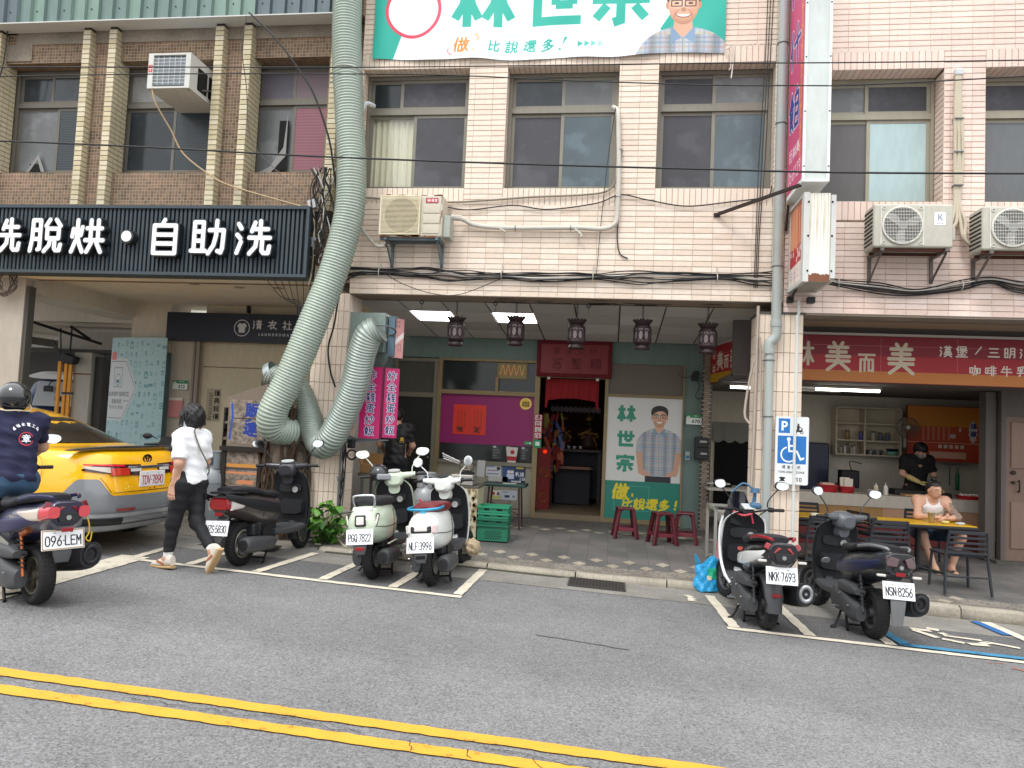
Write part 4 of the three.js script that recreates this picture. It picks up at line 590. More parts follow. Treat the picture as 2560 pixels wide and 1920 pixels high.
{
const w=4.53,h=1.5,px=320,y0=6.43;
const mat=printMat(w,h,px,(g,W,H)=>{
fill(g,'#eaf3f8',0,0,W,H);const X=(x)=>(x+3.315)*px,Y=(y)=>H-(y-y0)*px,t='#1fae9b';
g.fillStyle=t;g.beginPath();g.moveTo(0,0);g.lineTo(X(-2.55),0);g.lineTo(X(-3.04),H);g.lineTo(0,H);g.fill();
g.fillStyle='#f3f8fa';g.beginPath();g.arc(X(-2.79),Y(7.1),.36*px,0,7);g.fill();g.strokeStyle='#d8445e';g.lineWidth=.045*px;g.stroke();
[['林',-2.24],['世',-1.3],['宗',-.47]].forEach(([c,x])=>han(g,c,X(x),Y(7.6),.78*px,.115*px,t,{round: false}));
g.strokeStyle='#9fb3b8';g.lineWidth=2;g.beginPath();g.moveTo(X(-1.75),Y(6.74));g.lineTo(X(.0),Y(6.77));g.stroke();
han(g,'做',X(-2.2),Y(6.71),.19*px,.026*px,'#f08a35',{skew: .15});han(g,'比說還多',X(-1.76),Y(6.68),.155*px,.018*px,t,{dx: .235*px,skew: .15});g.fillStyle=t;g.beginPath();g.moveTo(X(-.78),Y(6.7));g.lineTo(X(-.74),Y(6.7));g.lineTo(X(-.81),Y(6.59));g.fill();fill(g,t,X(-.85),Y(6.56),8,8);
g.strokeStyle='#f3a04e';g.lineWidth=6;g.beginPath();g.arc(X(-1.95),Y(6.7),16,-1.6,.6);g.stroke();g.strokeStyle='#ef9aa4';g.beginPath();g.arc(X(-2.25),Y(6.54),16,1.5,3.6);g.stroke();fill(g,'#f08a35',X(-1.97),Y(6.56),5,10);
[0,1,2,3].forEach((k)=>{g.globalAlpha=1-k*.22;g.fillStyle=t;g.beginPath();g.moveTo(X(-.61+k*.085),Y(6.64));g.lineTo(X(-.54+k*.085),Y(6.6));g.lineTo(X(-.61+k*.085),Y(6.56));g.fill();});g.globalAlpha=1;
g.fillStyle=t;g.beginPath();g.moveTo(X(.42),Y(6.75));g.lineTo(X(.95),Y(7.6));g.lineTo(W,Y(7.6));g.lineTo(W,H);g.lineTo(X(.6),H);g.fill();
portrait(g,X(.7),Y(7.12),.5*px);
},{roughness: .5});
const t=thing('election_banner','wide white and teal election banner with a smiling man hung across the upper wall','banner',[-1.05,6.43,.03],0,null,true);
const g=new THREE.PlaneGeometry(w,h,90,30),p=g.attributes.position;for (let i=0;i<p.count;i++) {const x=p.getX(i),y=p.getY(i),e=sstep(.35,-.75,y);p.setXYZ(i,x-1.05,y+y0+h/2+e*(.012*Math.sin(x*5)-.02*Math.cos(x*1.4)),.035+.012*Math.sin(x*3.1+y*2)+.01*Math.sin(x*9-y*4)*e);} g.computeVertexNormals();
part('sheet',g,mat,t);part('hem',B(-3.3,1.2,7.9,7.93,.02,.04),M.galv,t);
solo('tie_rope',[tube([[1.22,6.46,.04],[1.3,6.5,.05],[1.32,6.35,.04],[1.3,6.1,.04]],.008),tube([[1.22,6.46,.04],[1.27,6.4,.05],[1.29,6.25,.05],[1.27,6.2,.05]],.006)],std('#d6d2c6',.9),'white rope end hanging from the lower right corner of the banner','rope');
}
// ---------- upright light boxes over the street ----------
{
const t=thing('pink_sign','tall narrow pink light box sign with blue characters and white edge high over the pillar','sign',[2.1,4.55,.5],0,null,true);
part('casing',[B(1.985,2.25,4.55,8.2,.12,.83)],std('#dfe8e6',.4,{map: T.grime}),t);
part('edge_trim',[B(1.975,2.0,4.53,8.2,.1,.86),B(2.235,2.26,4.53,8.2,.1,.86),B(2.0,2.235,4.53,4.55,.1,.855)],std('#eef3f1',.4),t);
part('face_print',plane(.7,3.6,1.972,6.38,.47,0,-Math.PI/2),printMat(.7,3.6,300,(g,w,h)=>{
fill(g,'#d2517f',0,0,w,h);for (let k=0;k<4;k++) {const ch='雞仔什餡'[k],y=h*(.0+.215*k)+30;han(g,ch,w*.1,y,w*.66,26,'#efe6ee');han(g,ch,w*.1,y,w*.66,17,'#27378f');}
for (let k=0;k<14;k++) han(g,'多火三',w*.8,40+k*70,w*.14,4,'#f0a23a',{dx: 0,dy: 24});han(g,'巨林美',w*.15,h*.86,44,5,'#f4e6ee',{dx: 50});narrow(g,'05·6123',w*.5,h*.95,w*.8,44,5,'#f4e6ee');}),t);
const sc=[];for (let y=4.7;y<7.6;y+=.62) for (const x of [1.988,2.247]) sc.push(sph(.009,x,y,.862,1,1,1,8));part('screw',sc,M.black,t,'stuff');
solo('steel_strut',[bar([1.18,4.4,.02],[1.99,4.53,.74],.03,.035),box(.07,.05,.02,1.18,4.395,.01)],M.steelDark,'thin rusty steel strut bracing the pink sign to the cream wall','strut');
each('mount',[box(.2,.04,.14,2.1,4.7,.07),box(.2,.04,.14,2.1,6.0,.07),bar([2.0,4.5,.1],[2.0,4.2,.02],.025,.025)],M.steelDark,t);
}
{
const t=thing('light_box_sign','weathered light box sign with peeling red and orange print and rust streaks','sign',[2.17,3.43,.4],0,null,true);
T.rusty=tex(256,(u,v)=>{const a=fbm(u*3 % 1,v*.2,12,4,7),d=sstep(.45,.75,a)*sstep(.15,.9,v);const e=v<.06+.05*fbm(u,.3,9,3,2)?1:0;if (e) return [.2,.07,.03];return [.78-.3*d,.78-.45*d,.72-.58*d];},{rep: 1});
part('casing',B(2.055,2.325,3.45,4.4,.06,.78),std('#b9b4aa',.6,{map: T.grime}),t);
part('street_edge',plane(.22,.99,2.19,3.93,.7805),std('#ffffff',.6,{map: T.rusty}),t);
part('edge_trim',[B(2.015,2.075,3.43,4.43,.7,.8),B(2.305,2.355,3.47,4.4,.7,.8),B(2.015,2.055,3.43,3.47,.04,.7),B(2.325,2.355,3.45,3.48,.04,.7),B(2.015,2.055,4.4,4.43,.04,.7),B(2.03,2.055,3.47,4.4,.04,.08)],std('#dcdfdd',.5,{map: T.grime}),t);
part('face_print',plane(.64,.94,2.04,3.935,.385,0,-Math.PI/2),printMat(.64,.94,500,(g,w,h)=>{
fill(g,'#e9a27e',0,0,w,h);fill(g,'#c96a45',w*.56,0,w*.1,h*.6);fill(g,'#b8402f',w*.72,0,w*.05,h*.9);fill(g,'#f0e3da',0,h*.72,w,h*.3);
g.fillStyle='#c23a42';g.beginPath();g.moveTo(0,h*.5);for (let i=0;i<=16;i++) g.lineTo(w*i/16,h*(.5+.07*hash(i,3,1)-(i===12?.08:0)));g.lineTo(w,h*.72);g.lineTo(0,h*.75);g.fill();g.fillStyle='#e5c8c4';for (let i=0;i<9;i++) g.fillRect(w*hash(i,1,4),h*(.53+.12*hash(i,2,4)),26,30);han(g,'日立工',w*.1,h*.8,50,5,'#b9a7bb',{dx: 66});for (let i=0;i<9;i++) {g.strokeStyle='rgba(120,50,30,.5)';g.lineWidth=3;g.beginPath();const x=w*hash(i,7,2);g.moveTo(x,h*.1*hash(i,5,3));g.lineTo(x+3,h);g.stroke();}}),t);
const sc=[];for (const y of [3.55,3.94,4.32]) for (const x of [2.065,2.315]) sc.push(sph(.012,x,y,.801,1,1,1,8));part('bolt',sc,M.black,t,'stuff');
each('mount',[box(.07,.07,.1,2.06,3.36,.03),box(.08,.07,.1,2.3,3.36,.03),bar([2.06,3.36,.06],[2.06,3.45,.4],.02,.03)],M.black,t);
}
// ---------- pipes and cables ----------
const pvc=std('#b3bbb8',.5,{map: T.grime});
{
const t=thing('downpipe','pale grey drain pipe running down the pillar between the two houses','pipe',[1.88,.1,.08],0,null,true);
part('pipe',[cyl(.058,.058,5.9,1.895,6.0,.09),tube([[1.895,3.06,.09],[1.895,2.92,.09],[1.86,2.86,.09],[1.825,2.82,.09],[1.82,2.7,.09]],.06,24,14),cyl(.05,.05,2.75,1.83,1.4,.09),cyl(.066,.066,.08,1.895,3.06,.09),cyl(.064,.064,.07,1.825,2.73,.09)],pvc,t);
for (const y of [6.5,5.5,3.75]) part('clamp',torus(.062,.006,1.895,y,.09,Math.PI/2),M.galv,t);
for (const y of [2.62,1.95]) part('clamp',[torus(.055,.006,1.83,y,.09,Math.PI/2),box(.15,.012,.01,1.83,y,.03)],M.galv,t);
solo('conduit_pipe',[cyl(.016,.016,2.9,2.12,1.62,.17),tube([[2.12,3.05,.17],[2.12,3.14,.16],[2.15,3.2,.1],[2.15,3.35,.06]],.018),torus(.02,.006,2.12,1.1,.17,Math.PI/2)],std('#cfd3cd',.5),'thin white conduit in front of the tow away sign on the pillar','pipe');
solo('conduit_pipe',[tube([[1.7,3.28,.02],[1.69,2.0,.02],[1.67,1.0,.02]],.02,20),tube([[1.72,2.9,.06],[1.75,2.2,.06],[1.8,1.4,.07],[1.85,.7,.1],[1.88,.3,.1]],.012,30),tube([[1.66,2.6,.0],[1.6,2.2,-.02],[1.58,1.95,.0],[1.64,1.85,.02]],.016)],std('#b9aca0',.6,{map: T.grime}),'thin bent conduits on the left face of the middle pillar','pipe');
const u=thing('insulated_pipe','white wrapped refrigerant pipe bent along the wall from the rusty air conditioner','pipe',[-1,4.2,.05],0,null,true),wrap=std('#d9d6cc',.8,{map: T.grime,bumpMap: T.conc,bumpScale: .01});
part('run',tube([[-2.12,4.3,.2],[-1.98,4.3,.09],[-1.8,4.23,.06],[-1.4,4.2,.06],[-.9,4.205,.06],[-.5,4.21,.06],[-.2,4.2,.06],[-.06,4.26,.06],[-.03,4.4,.06],[-.03,4.9,.07],[-.05,5.4,.06],[-.07,5.7,.03],[-.13,5.82,-.1]],.03,110,9),wrap,u);
for (const [x,y,v] of [[-1.3,4.2,1],[-.6,4.205,1],[-.03,4.6,0],[-.03,5.2,0]]) part('clip',torus(.033,.005,x,y,.06,v?0:Math.PI/2,v?Math.PI/2:0),M.galv,u);
each('tape_end',[tube([[-1.5,4.19,.08],[-1.42,4.14,.09]],.014),tube([[-.55,4.19,.08],[-.47,4.12,.09],[-.46,4.08,.09]],.016),tube([[-2.1,4.3,.2],[-2.0,4.33,.1]],.02)],wrap,u);
const v2=thing('insulated_pipe','bundle of cream insulated pipes running down the pier between right house windows','pipe',[3.92,4.2,.04],0,null,true),cr=std('#d3c9b4',.8,{map: T.grime});
for (let k=0;k<4;k++) {const o=(k-1.5)*.026;part('run',tube([[3.92+o*.5,6.1,.03],[3.91+o*.7,5.7,.05],[3.91+o*.8+(k % 2?.02:0),5.3,.06],[3.925+o,4.9,.05],[3.91+o*.6,4.55,.05],[3.92+o*2,4.3,.07],[k<2?3.75:3.96,k<2?4.15:4.08,.1+k*.02],[k<2?3.73:4.1,k<2?4.1:3.98,.14]],.02,60,8),cr,v2);}
part('cap',rbox(.1,.09,.06,.02,3.925,6.13,.03),std('#c9cccb',.5),v2);
for (const y of [5.55,5.15,4.75]) part('clip',box(.1,.012,.08,3.915,y,.05),M.galv,v2);
solo('insulated_pipe',tube([[-3.5,4.35,.1],[-3.3,4.15,.08],[-3.1,3.95,.1],[-2.95,3.93,.15]],.022),wrap,'short white pipe from the tall duct to the rusty air conditioner','pipe');
solo('insulated_pipe',tube([[-3.42,5.2,.1],[-3.4,5.7,.08],[-3.36,5.85,.04],[-3.3,5.88,-.1]],.03),std('#cfd2d2',.6),'bent white pipe entering the curtained window beside the duct','pipe');
}
const cab=(name,pts,r,c,label,seg)=>solo(name,tube(pts,r,seg ?? pts.length*10,6),c,label,'cable');
const ck=std('#1b1b1d',.6),cg=std('#b9b6ad',.6);
cab('overhead_wire',[[-16,5.6,2],[-6.92,5.445,2],[-2.62,5.351,2],[.669,5.317,2],[3.64,5.281,2],[14,5.25,2]],.006,ck,'highest of the three wires crossing the whole street front');
cab('overhead_wire',[[-16,5.3,2],[-6.91,5.339,2],[-2.47,5.274,2],[-.4,5.16,2],[1.5,5.079,2],[3.64,5.127,2],[14,5.6,2]],.006,ck,'middle of the three crossing wires, sagging over the right windows');
cab('overhead_wire',[[-16,4.9,2],[-6.84,4.6,2],[-2.89,4.396,2],[.7,4.265,2],[3.65,4.214,2],[14,4.2,2]],.0095,ck,'lowest and thickest of the three wires crossing the street front');
cab('wall_cable',[[-3.36,4.6,.03],[-2.3,4.54,.03],[-1.64,4.569,.03],[-1.1,4.61,.03],[-.46,4.64,.03],[-.15,4.7,.03],[-.04,4.9,.04],[-.0,5.2,.04]],.013,std('#8d8577',.7),'beige cable along the tiles just below the cream house windows');
cab('wall_cable',[[-2.2,4.47,.03],[-1.9,4.44,.03],[-1.35,4.5,.03],[-.9,4.45,.03],[-.3,4.53,.03],[.0,4.64,.03],[.34,4.575,.03],[.8,4.5,.03],[1.3,4.55,.03],[1.75,4.62,.03],[1.82,4.75,.03]],.008,ck,'thin black cable waving across the tiles below the windows');
cab('wall_cable',[[-.01,4.4,.04],[-.02,4.1,.03],[.02,3.9,.02],[.12,3.84,.015]],.009,std('#3d3632',.7),'short dark cable end curling below the white wrapped pipe');
cab('wall_cable',[[-.1,5.75,.05],[-.16,5.2,.05],[-.22,4.4,.04],[-.26,3.62,.04]],.005,ck,'thin vertical black wire down the wall beside the white pipe');
for (let k=0;k<3;k++) cab('wall_cable',[[1.72+k*.035,7.4,.02],[1.7+k*.03,6.2,.02],[1.66+k*.035,5.0,.02],[1.65+k*.02,4.2,.02],[1.64+k*.02,3.5,.02]],.005,ck,['leftmost of three thin black wires beside the drain pipe','middle of three thin black wires beside the drain pipe','thin black wire nearest the drain pipe on the cream wall'][k]);
{
const t=thing('cable_bundle','thick bundle of black cables strapped along the lower edge of the cream wall','cable',[-.8,3.6,.05],0,null,true),gm=[ck,ck,ck,std('#2c2c33',.6),cg];
for (let k=0;k<9;k++) {const p=[];for (let x=-3.5;x<=2.0;x+=.27) {const tight=Math.min(...[-3.05,-1.45,-.3,1.2].map((q)=>Math.abs(x-q)));const s=Math.min(1,tight/.5);p.push([x,3.605+(k-4)*.012*(.5+s)+s*rnd(-.035,.02)+.02*Math.sin(x*1.3),.035+(k % 3)*.014]);} part('cable',tube(p,k===4?.012:.0075,p.length*5,5),k===4?cg:gm[k % 4],t);}
part('cable',tube([[-3.0,3.6,.07],[-2.7,3.45,.05],[-2.3,3.34,.04],[-1.95,3.35,.04],[-1.45,3.55,.06]],.005,40,5),ck,t);
part('cable',tube([[-3.2,3.6,.06],[-3.45,3.5,.1],[-3.55,3.3,.1],[-3.6,2.9,.1],[-3.66,2.6,.1],[-3.62,2.3,.08],[-3.55,2.1,.06]],.012,50,6),ck,t);
for (const x of [-3.05,-1.45,-.3,1.2]) part('strap',[torus(.05,.006,x,3.605,.045,0,Math.PI/2),box(.015,.1,.008,x,3.69,.01)],cg,t);
const u=thing('cable_bundle','drooping bundle of black cables along the right house below the air conditioners','cable',[3.6,3.5,.05],0,null,true);
for (let k=0;k<8;k++) {const p=[[2.3,3.6,.3],[2.57,3.567,.08],[3.07,3.521,.05],[3.48,3.49,.05],[3.99,3.577,.05],[4.29,3.637,.05],[4.64,3.56,.05],[5.6,3.5,.05],[7,3.55,.05]].map(([x,y,z],i)=>[x,y+(k-4)*.012*(i % 2?.8:1.4)+rnd(-.012,.012),z+(k % 3)*.012]);part('cable',tube(p,.0085,70,5),k===5?cg:ck,u);}
for (const x of [2.6,3.97]) part('strap',torus(.055,.006,x,3.57,.05,0,Math.PI/2),cg,u);
const w=thing('cable_tangle','tangled black wires and junction box on the corner left of the tall duct','cable',[-3.95,4.2,.12],0,null,true);
for (let k=0;k<16;k++) {const p=[],x0=rnd(-3.98,-3.72);for (let i=0;i<6;i++) p.push([x0+rnd(-.1,.1)+i*.012*(k % 3-1),4.95-i*rnd(.22,.3),.1+rnd(0,.1)]);part('cable',tube(p,rnd(.004,.011),34,5),k % 5?ck:cg,w);}
part('cable',tube([[-3.86,4.4,.12],[-3.98,4.62,.12],[-3.96,4.78,.12],[-3.84,4.8,.12],[-3.74,4.6,.12],[-3.66,4.3,.12]],.013,40,6),ck,w);
part('junction_box',rbox(.1,.12,.08,.01,-3.97,4.46,.15,0,0,.3),std('#b9bcbc',.5),w);part('red_label',box(.025,.035,.004,-3.97,4.46,.192,0,0,.3),std('#c04438',.5),w);
part('clamp',[rbox(.1,.05,.05,.01,-3.93,4.0,.16),cyl(.02,.02,.1,-3.93,3.95,.17)],M.galv,w);
part('conduit',tube([[-3.95,4.4,.16],[-3.92,4.1,.16],[-3.92,3.6,.16],[-3.95,3.4,.16]],.013),std('#a99a80',.7),w);
for (let k=0;k<7;k++) part('cable',tube([[-4.6+k*.1,3.48,.0],[-4.35+k*.06,3.25-.03*k,.05],[-4.1,3.2-.02*k,.1],[-3.95,3.0-.06*k,.12]],.005,24,5),ck,w);
const q=thing('cable_tangle','coil of loose black wires hanging under the left end of the fascia','cable',[-8.5,3.35,0],0,null,true);
for (let k=0;k<9;k++) part('cable',tube([[-8.6+rnd(-.15,.15),3.5,.02],[-8.55+rnd(-.2,.1),3.35,.05],[-8.45+rnd(-.12,.1),3.2+rnd(-.04,.05),.06],[-8.3+rnd(-.06,.1),3.3,.06],[-8.35+rnd(-.1,.1),3.48,.03]],.006,30,5),std('#4a3f3a',.7),q);
cab('dropped_cable',[[-5.0,7.05,.2],[-4.6,6.68,.3],[-4.2,6.2,.3],[-3.96,5.83,.3],[-3.75,5.3,.28],[-3.68,4.9,.22],[-3.64,4.6,.15]],.013,ck,'thick black cable dropping diagonally from the metal cladding to the duct',60);
cab('dropped_cable',[[-5.06,7.03,.16],[-5.12,6.6,.1],[-5.05,6.1,.05],[-4.95,5.4,.04],[-4.6,5.0,.05],[-4.0,4.5,.12]],.006,std('#5a5552',.7),'thin grey wire looping down past the right old window to the junction box',50);
cab('dropped_cable',[[-8.75,7.0,.02],[-8.78,6.5,.02],[-8.9,6.0,.02],[-9.0,5.4,.02]],.009,ck,'black wire down the leftmost fin of the old building',30);
}
// ---------- lanterns under the lintel ----------
{
const mk=()=>{
const t=thing('hanging_lantern','','lantern',[0,2.76,-.4]),wood=std('#2a1919',.55),hexR=(r,y)=>Array.from({length: 8},(_,k)=>[r*Math.cos(k*Math.PI/4+.39),y,r*Math.sin(k*Math.PI/4+.39)]);
part('chain',Array.from({length: 9},(_,k)=>torus(.011,.0028,0,.36+k*.025,0,0,k % 2?Math.PI/2:0,0,5,12)),M.black,t);
part('cap',[loft([hexR(.075,.285),hexR(.088,.293),hexR(.098,.315),hexR(.11,.325),hexR(.1,.332),hexR(.03,.345)]),...Array.from({length: 16},(_,k)=>sph(.011,.104*Math.cos(k*.3927),.334,.104*Math.sin(k*.3927),1,1,1,6))],wood,t);
part('shade',loft([hexR(.07,.06),hexR(.088,.09),hexR(.09,.23),hexR(.07,.28)]),std('#857577',.5),t);
const fr=[];for (let k=0;k<8;k++) {const a=k*Math.PI/4,c=Math.cos(a),s=Math.sin(a),n=.092;fr.push(bar([.097*Math.cos(a+.39),.08,.097*Math.sin(a+.39)],[.097*Math.cos(a+.39),.245,.097*Math.sin(a+.39)],.014,.014));const e=torus(.036,.005,0,0,0,0,0,0,5,16);e.scale(.8,1.6,1);e.rotateY(Math.PI/2-a);e.translate(c*n*.95,.16,s*n*.95);fr.push(e);}
part('lattice',[...fr,loft([hexR(.099,.24),hexR(.099,.26),hexR(.08,.285),hexR(.07,.285)],{caps: false}),loft([hexR(.099,.09),hexR(.099,.07),hexR(.075,.05),hexR(.06,.05)],{caps: false})],wood,t);
part('foot',[loft([hexR(.085,.0),hexR(.095,.012),hexR(.085,.03),hexR(.07,.055)])],wood,t);
return t;
};
const first=mk();first.userData.group='lanterns hung under the lintel';
['dark octagonal lantern at the left end of the row, beside the hood','dark octagonal lantern second from the left, under the lit panel','dark octagonal lantern hanging before the red plaque','dark octagonal lantern above the man on the poster','dark octagonal lantern at the right end of the row, by the brick strip'].forEach((l,k)=>{const t=k?first.clone():first;if (k) {t.name=numbered('hanging_lantern');scene.add(t);} t.userData={...first.userData,label: l};t.position.set([-2.1,-1.3,-.5,.345,1.165][k],[2.73,2.76,2.74,2.755,2.73][k],-.4);t.rotation.y=k*.7;t.scale.setScalar(1.12);});
for (const [x,l] of [[-2.55,'left of the first lantern'],[-1.56,'between the two left lanterns'],[-.35,'right of the lantern at the plaque']]) {const t=thing('ceiling_hook','small dark iron hook under the lintel '+l,'hook',[x,3.3,-.25]);part('eye',torus(.022,.007,0,-.02,0),M.black,t);part('wire',tube([[0,-.04,0],[.005,-.09,0],[-.01,-.13,.01]],.003),M.black,t);}
}
// ---------- shrine shop front ----------
const flat=(name,w,h,x,y,z,px,draw,label,cat,group,o)=>{const t=thing(name,label,cat,[x,y-h/2,z],0,group);part('print',plane(w,h,0,h/2,.0055),printMat(w,h,px,draw,o),t);part('board',B(-w/2,w/2,0,h,-.004,.004),std('#cfcac0',.7),t);return t;};
{
const t=thing('name_plaque','carved red wooden plaque over the shrine doorway','plaque',[-.65,2.54,-2.92],0,null,true),red=std('#8e1f2c',.5,{map: T.grime}),rd=std('#7a1824',.55,{bumpMap: T.tileB,bumpScale: .012});
part('panel',B(-1.22,-.08,2.6,3.09,-2.98,-2.93),red,t);
part('frame',[rbox(1.23,.06,.07,.02,-.65,3.115,-2.925),rbox(1.23,.06,.07,.02,-.65,2.57,-2.925),rbox(.06,.49,.068,.02,-1.235,2.84,-2.925),rbox(.06,.49,.068,.02,-.065,2.84,-2.925)],rd,t);
const st=[];const put=(ch,x,y,s,r)=>{for (const l of strokes(ch)) for (let i=1;i<l.length;i++) st.push(rod([x+l[i-1][0]*s,y-l[i-1][1]*s,-2.928+st.length*2e-5],[x+l[i][0]*s,y-l[i][1]*s,-2.928+st.length*2e-5],r,6));};
[...'宮治公什'].forEach((c,k)=>put(c,-1.0+k*.2,3.03,.11,.004));[...'宮聖順'].forEach((c,k)=>put(c,-1.02+k*.32,2.86,.18,.006));
part('carved_character',st,std('#5d1019',.6),t,'stuff');
const sc=[];for (let x=-1.2;x<-.08;x+=.045) for (const y of [3.115,2.57]) sc.push(torus(.014,.005,x,y,-2.892,0,0,rnd(0,6),5,10,4));part('carving',sc,rd,t,'stuff');
}
flat('pink_board',1.58,.83,-2.07,1.79,-3.03,150,(g,w,h)=>fill(g,'#8d1160',0,0,w,h),'plain magenta board filling the shop window behind the red papers','board');
for (const [x,l,s] of [[-2.51,'left of two bright red paper sheets with brush writing in the shop window',1],[-2.23,'right of two bright red paper sheets with brush writing in the shop window',2]]) flat('red_paper',.275,.5,x,1.775,-3.02,400,(g,w,h)=>{fill(g,'#d93016',0,0,w,h);for (let c=0;c<3;c++) {let y=h*(.14+.06*hash(c,s,8));while (y<h*.8) {g.strokeStyle='rgba(50,10,8,.85)';g.lineWidth=1.6;const X=w*(.72-c*.2),q=5+4*hash(c,Math.floor(y),s);for (let k=0;k<4;k++) {g.beginPath();g.moveTo(X+(hash(k,Math.floor(y),s)-.5)*q*1.6,y+hash(k,2,Math.floor(y))*q);g.lineTo(X+(hash(k,9,Math.floor(y))-.5)*q*1.6,y+hash(k,4,Math.floor(y))*q);g.stroke();} y+=q+3;}} g.strokeStyle='#241009';for (let k=0;k<26;k++) {g.lineWidth=1+3*hash(k,1,s);g.beginPath();g.moveTo(w*(.2+.5*hash(k,2,s)),h*(.72+.2*hash(k,3,s)));g.lineTo(w*(.2+.5*hash(k,4,s)),h*(.75+.2*hash(k,5,s)));g.stroke();}},l,'paper');
{const t=thing('round_sticker','round yellow sticker at the top right of the magenta board','sticker',[-1.43,1.98,-3.022]);part('disc',cyl(.1,.1,.004,0,.1,0,Math.PI/2,0,0,32),std('#e0b51c',.5),t);part('print',new THREE.CircleGeometry(.098,32).translate(0,.1,.003),printMat(.2,.2,600,(g,w)=>{fill(g,'#e6bd22',0,0,w,w);g.strokeStyle='#f7ecc0';g.lineWidth=5;g.beginPath();g.arc(w/2,w/2,w*.42,0,7);g.stroke();han(g,'自設全',w*.2,w*.32,22,4,'#332a3a',{dx: 25});han(g,'明現備',w*.2,w*.55,22,4,'#332a3a',{dx: 25});}),t);}
flat('notice_strip',.13,.4,-1.2,1.71,-2.94,500,(g,w,h)=>{fill(g,'#a81c3e',0,0,w,h);[...'週四公休'].forEach((c,k)=>{fill(g,'#dcdfd6',w*.12,h*(.03+k*.245),w*.76,h*.2);han(g,c,w*.2,h*(.045+k*.245),w*.58,5,'#8a2a40');});},'narrow vertical red strip of four white squares on the door frame','notice');
flat('green_tag',.12,.13,-1.2,1.43,-2.94,500,(g,w,h)=>{fill(g,'#1f8f5e',0,0,w,h);fill(g,'#e6ebe6',w*.22,h*.25,w*.56,h*.5);fill(g,'#c8d4cc',w*.38,h*.4,w*.2,h*.2);},'small green square tag on the door frame under the red strip','tag');
flat('green_sticker',.14,.06,-1.36,1.43,-3.02,500,(g,w,h)=>{fill(g,'#1f8b4e',0,0,w,h);latin(g,'a b',w*.3,h/2,14,'#d5e8da');fill(g,'#d5e8da',w*.55,h*.3,w*.3,h*.4);},'small green sticker at the lower right corner of the magenta board','sticker');
flat('dragon_picture',.52,.29,-1.68,2.62,-3.02,300,(g,w,h)=>{fill(g,'#6a5a33',0,0,w,h);fill(g,'#8a7a48',6,6,w-12,h-12);g.strokeStyle='#b4652c';g.lineWidth=9;g.beginPath();for (let i=0;i<=40;i++) {const x=w*(.12+.76*i/40),y=h*(.5+.24*Math.sin(i*.55));i?g.lineTo(x,y):g.moveTo(x,y);} g.stroke();g.strokeStyle='#d3b46a';g.lineWidth=4;g.beginPath();for (let i=0;i<=40;i++) {const x=w*(.1+.8*i/40),y=h*(.45+.28*Math.cos(i*.7));i?g.lineTo(x,y):g.moveTo(x,y);} g.stroke();},'dim painted panel of a writhing golden creature in the upper shop window','picture');
flat('man_poster',1.2,1.96,.52,1.27,-2.985,330,(g,w,h)=>{
fill(g,'#d9d9d4',0,0,w,h);fill(g,'#23806f',0,h*.69,w,h*.31);g.save();g.beginPath();g.rect(0,0,w,h*.69);g.clip();portrait(g,w*.7,h*.14,h*.155);
g.fillStyle='#d0a184';for (const q of [-1,1]) {g.beginPath();g.moveTo(w*(.7+q*.22),h*.44);g.lineTo(w*(.7+q*.3),h*.45);g.lineTo(w*(.7+q*.26),h*.62);g.lineTo(w*(.7+q*.1),h*.66);g.lineTo(w*(.7+q*.1),h*.63);g.lineTo(w*(.7+q*.2),h*.58);g.fill();} fill(g,'#2c2d33',w*.53,h*.64,w*.34,h*.05);g.restore();
[...'林世宗'].forEach((c,k)=>han(g,c,w*(.14-k*.0),h*(.06+k*.205),w*.24,w*.042,'#2c8f73',{round: false}));
g.strokeStyle='#4fa596';g.lineWidth=3;g.strokeRect(w*.13,h*.73,w*.46,h*.2);han(g,'做',w*.13,h*.715,w*.2,w*.036,'#e3cf2a',{skew: .15});fill(g,'#e3cf2a',w*.36,h*.79,10,18);han(g,'比說還多',w*.24,h*.83,w*.145,w*.024,'#e3cf2a',{dx: w*.165,skew: .15});g.save();g.translate(w*.94,h*.83);g.transform(1,0,-.15,1,0,0);fill(g,'#e3cf2a',0,0,12,h*.05);fill(g,'#e3cf2a',0,h*.06,12,11);g.restore();
},'large campaign poster of a man in a plaid shirt behind the red stools','poster');
{
const r=[];for (let k=0;k<=50;k++) {const x=-1.12+k*.0177,u=k/50,d=.02*Math.sin(k*.7)+.012*Math.sin(k*1.9);r.push([[x,2.52,-3.1],[x,2.38,-3.1+d*.5],[x,2.15+.05*Math.sin(u*Math.PI)-(u<.06||u>.94?.12:0),-3.1+d]]);}
solo('door_curtain',loft(r,{open: true,caps: false}),std('#8c141c',.85,{side: THREE.DoubleSide}),'short dark red cloth hung across the top of the shrine doorway','curtain');
for (const [x,l] of [[-1.06,'left'],[-.26,'right']]) solo('curtain_clip',rbox(.05,.05,.03,.006,x,2.52,-2.94),std('#c9c3b6',.6),`small white block at the ${l} end under the red plaque`,'clip');
}
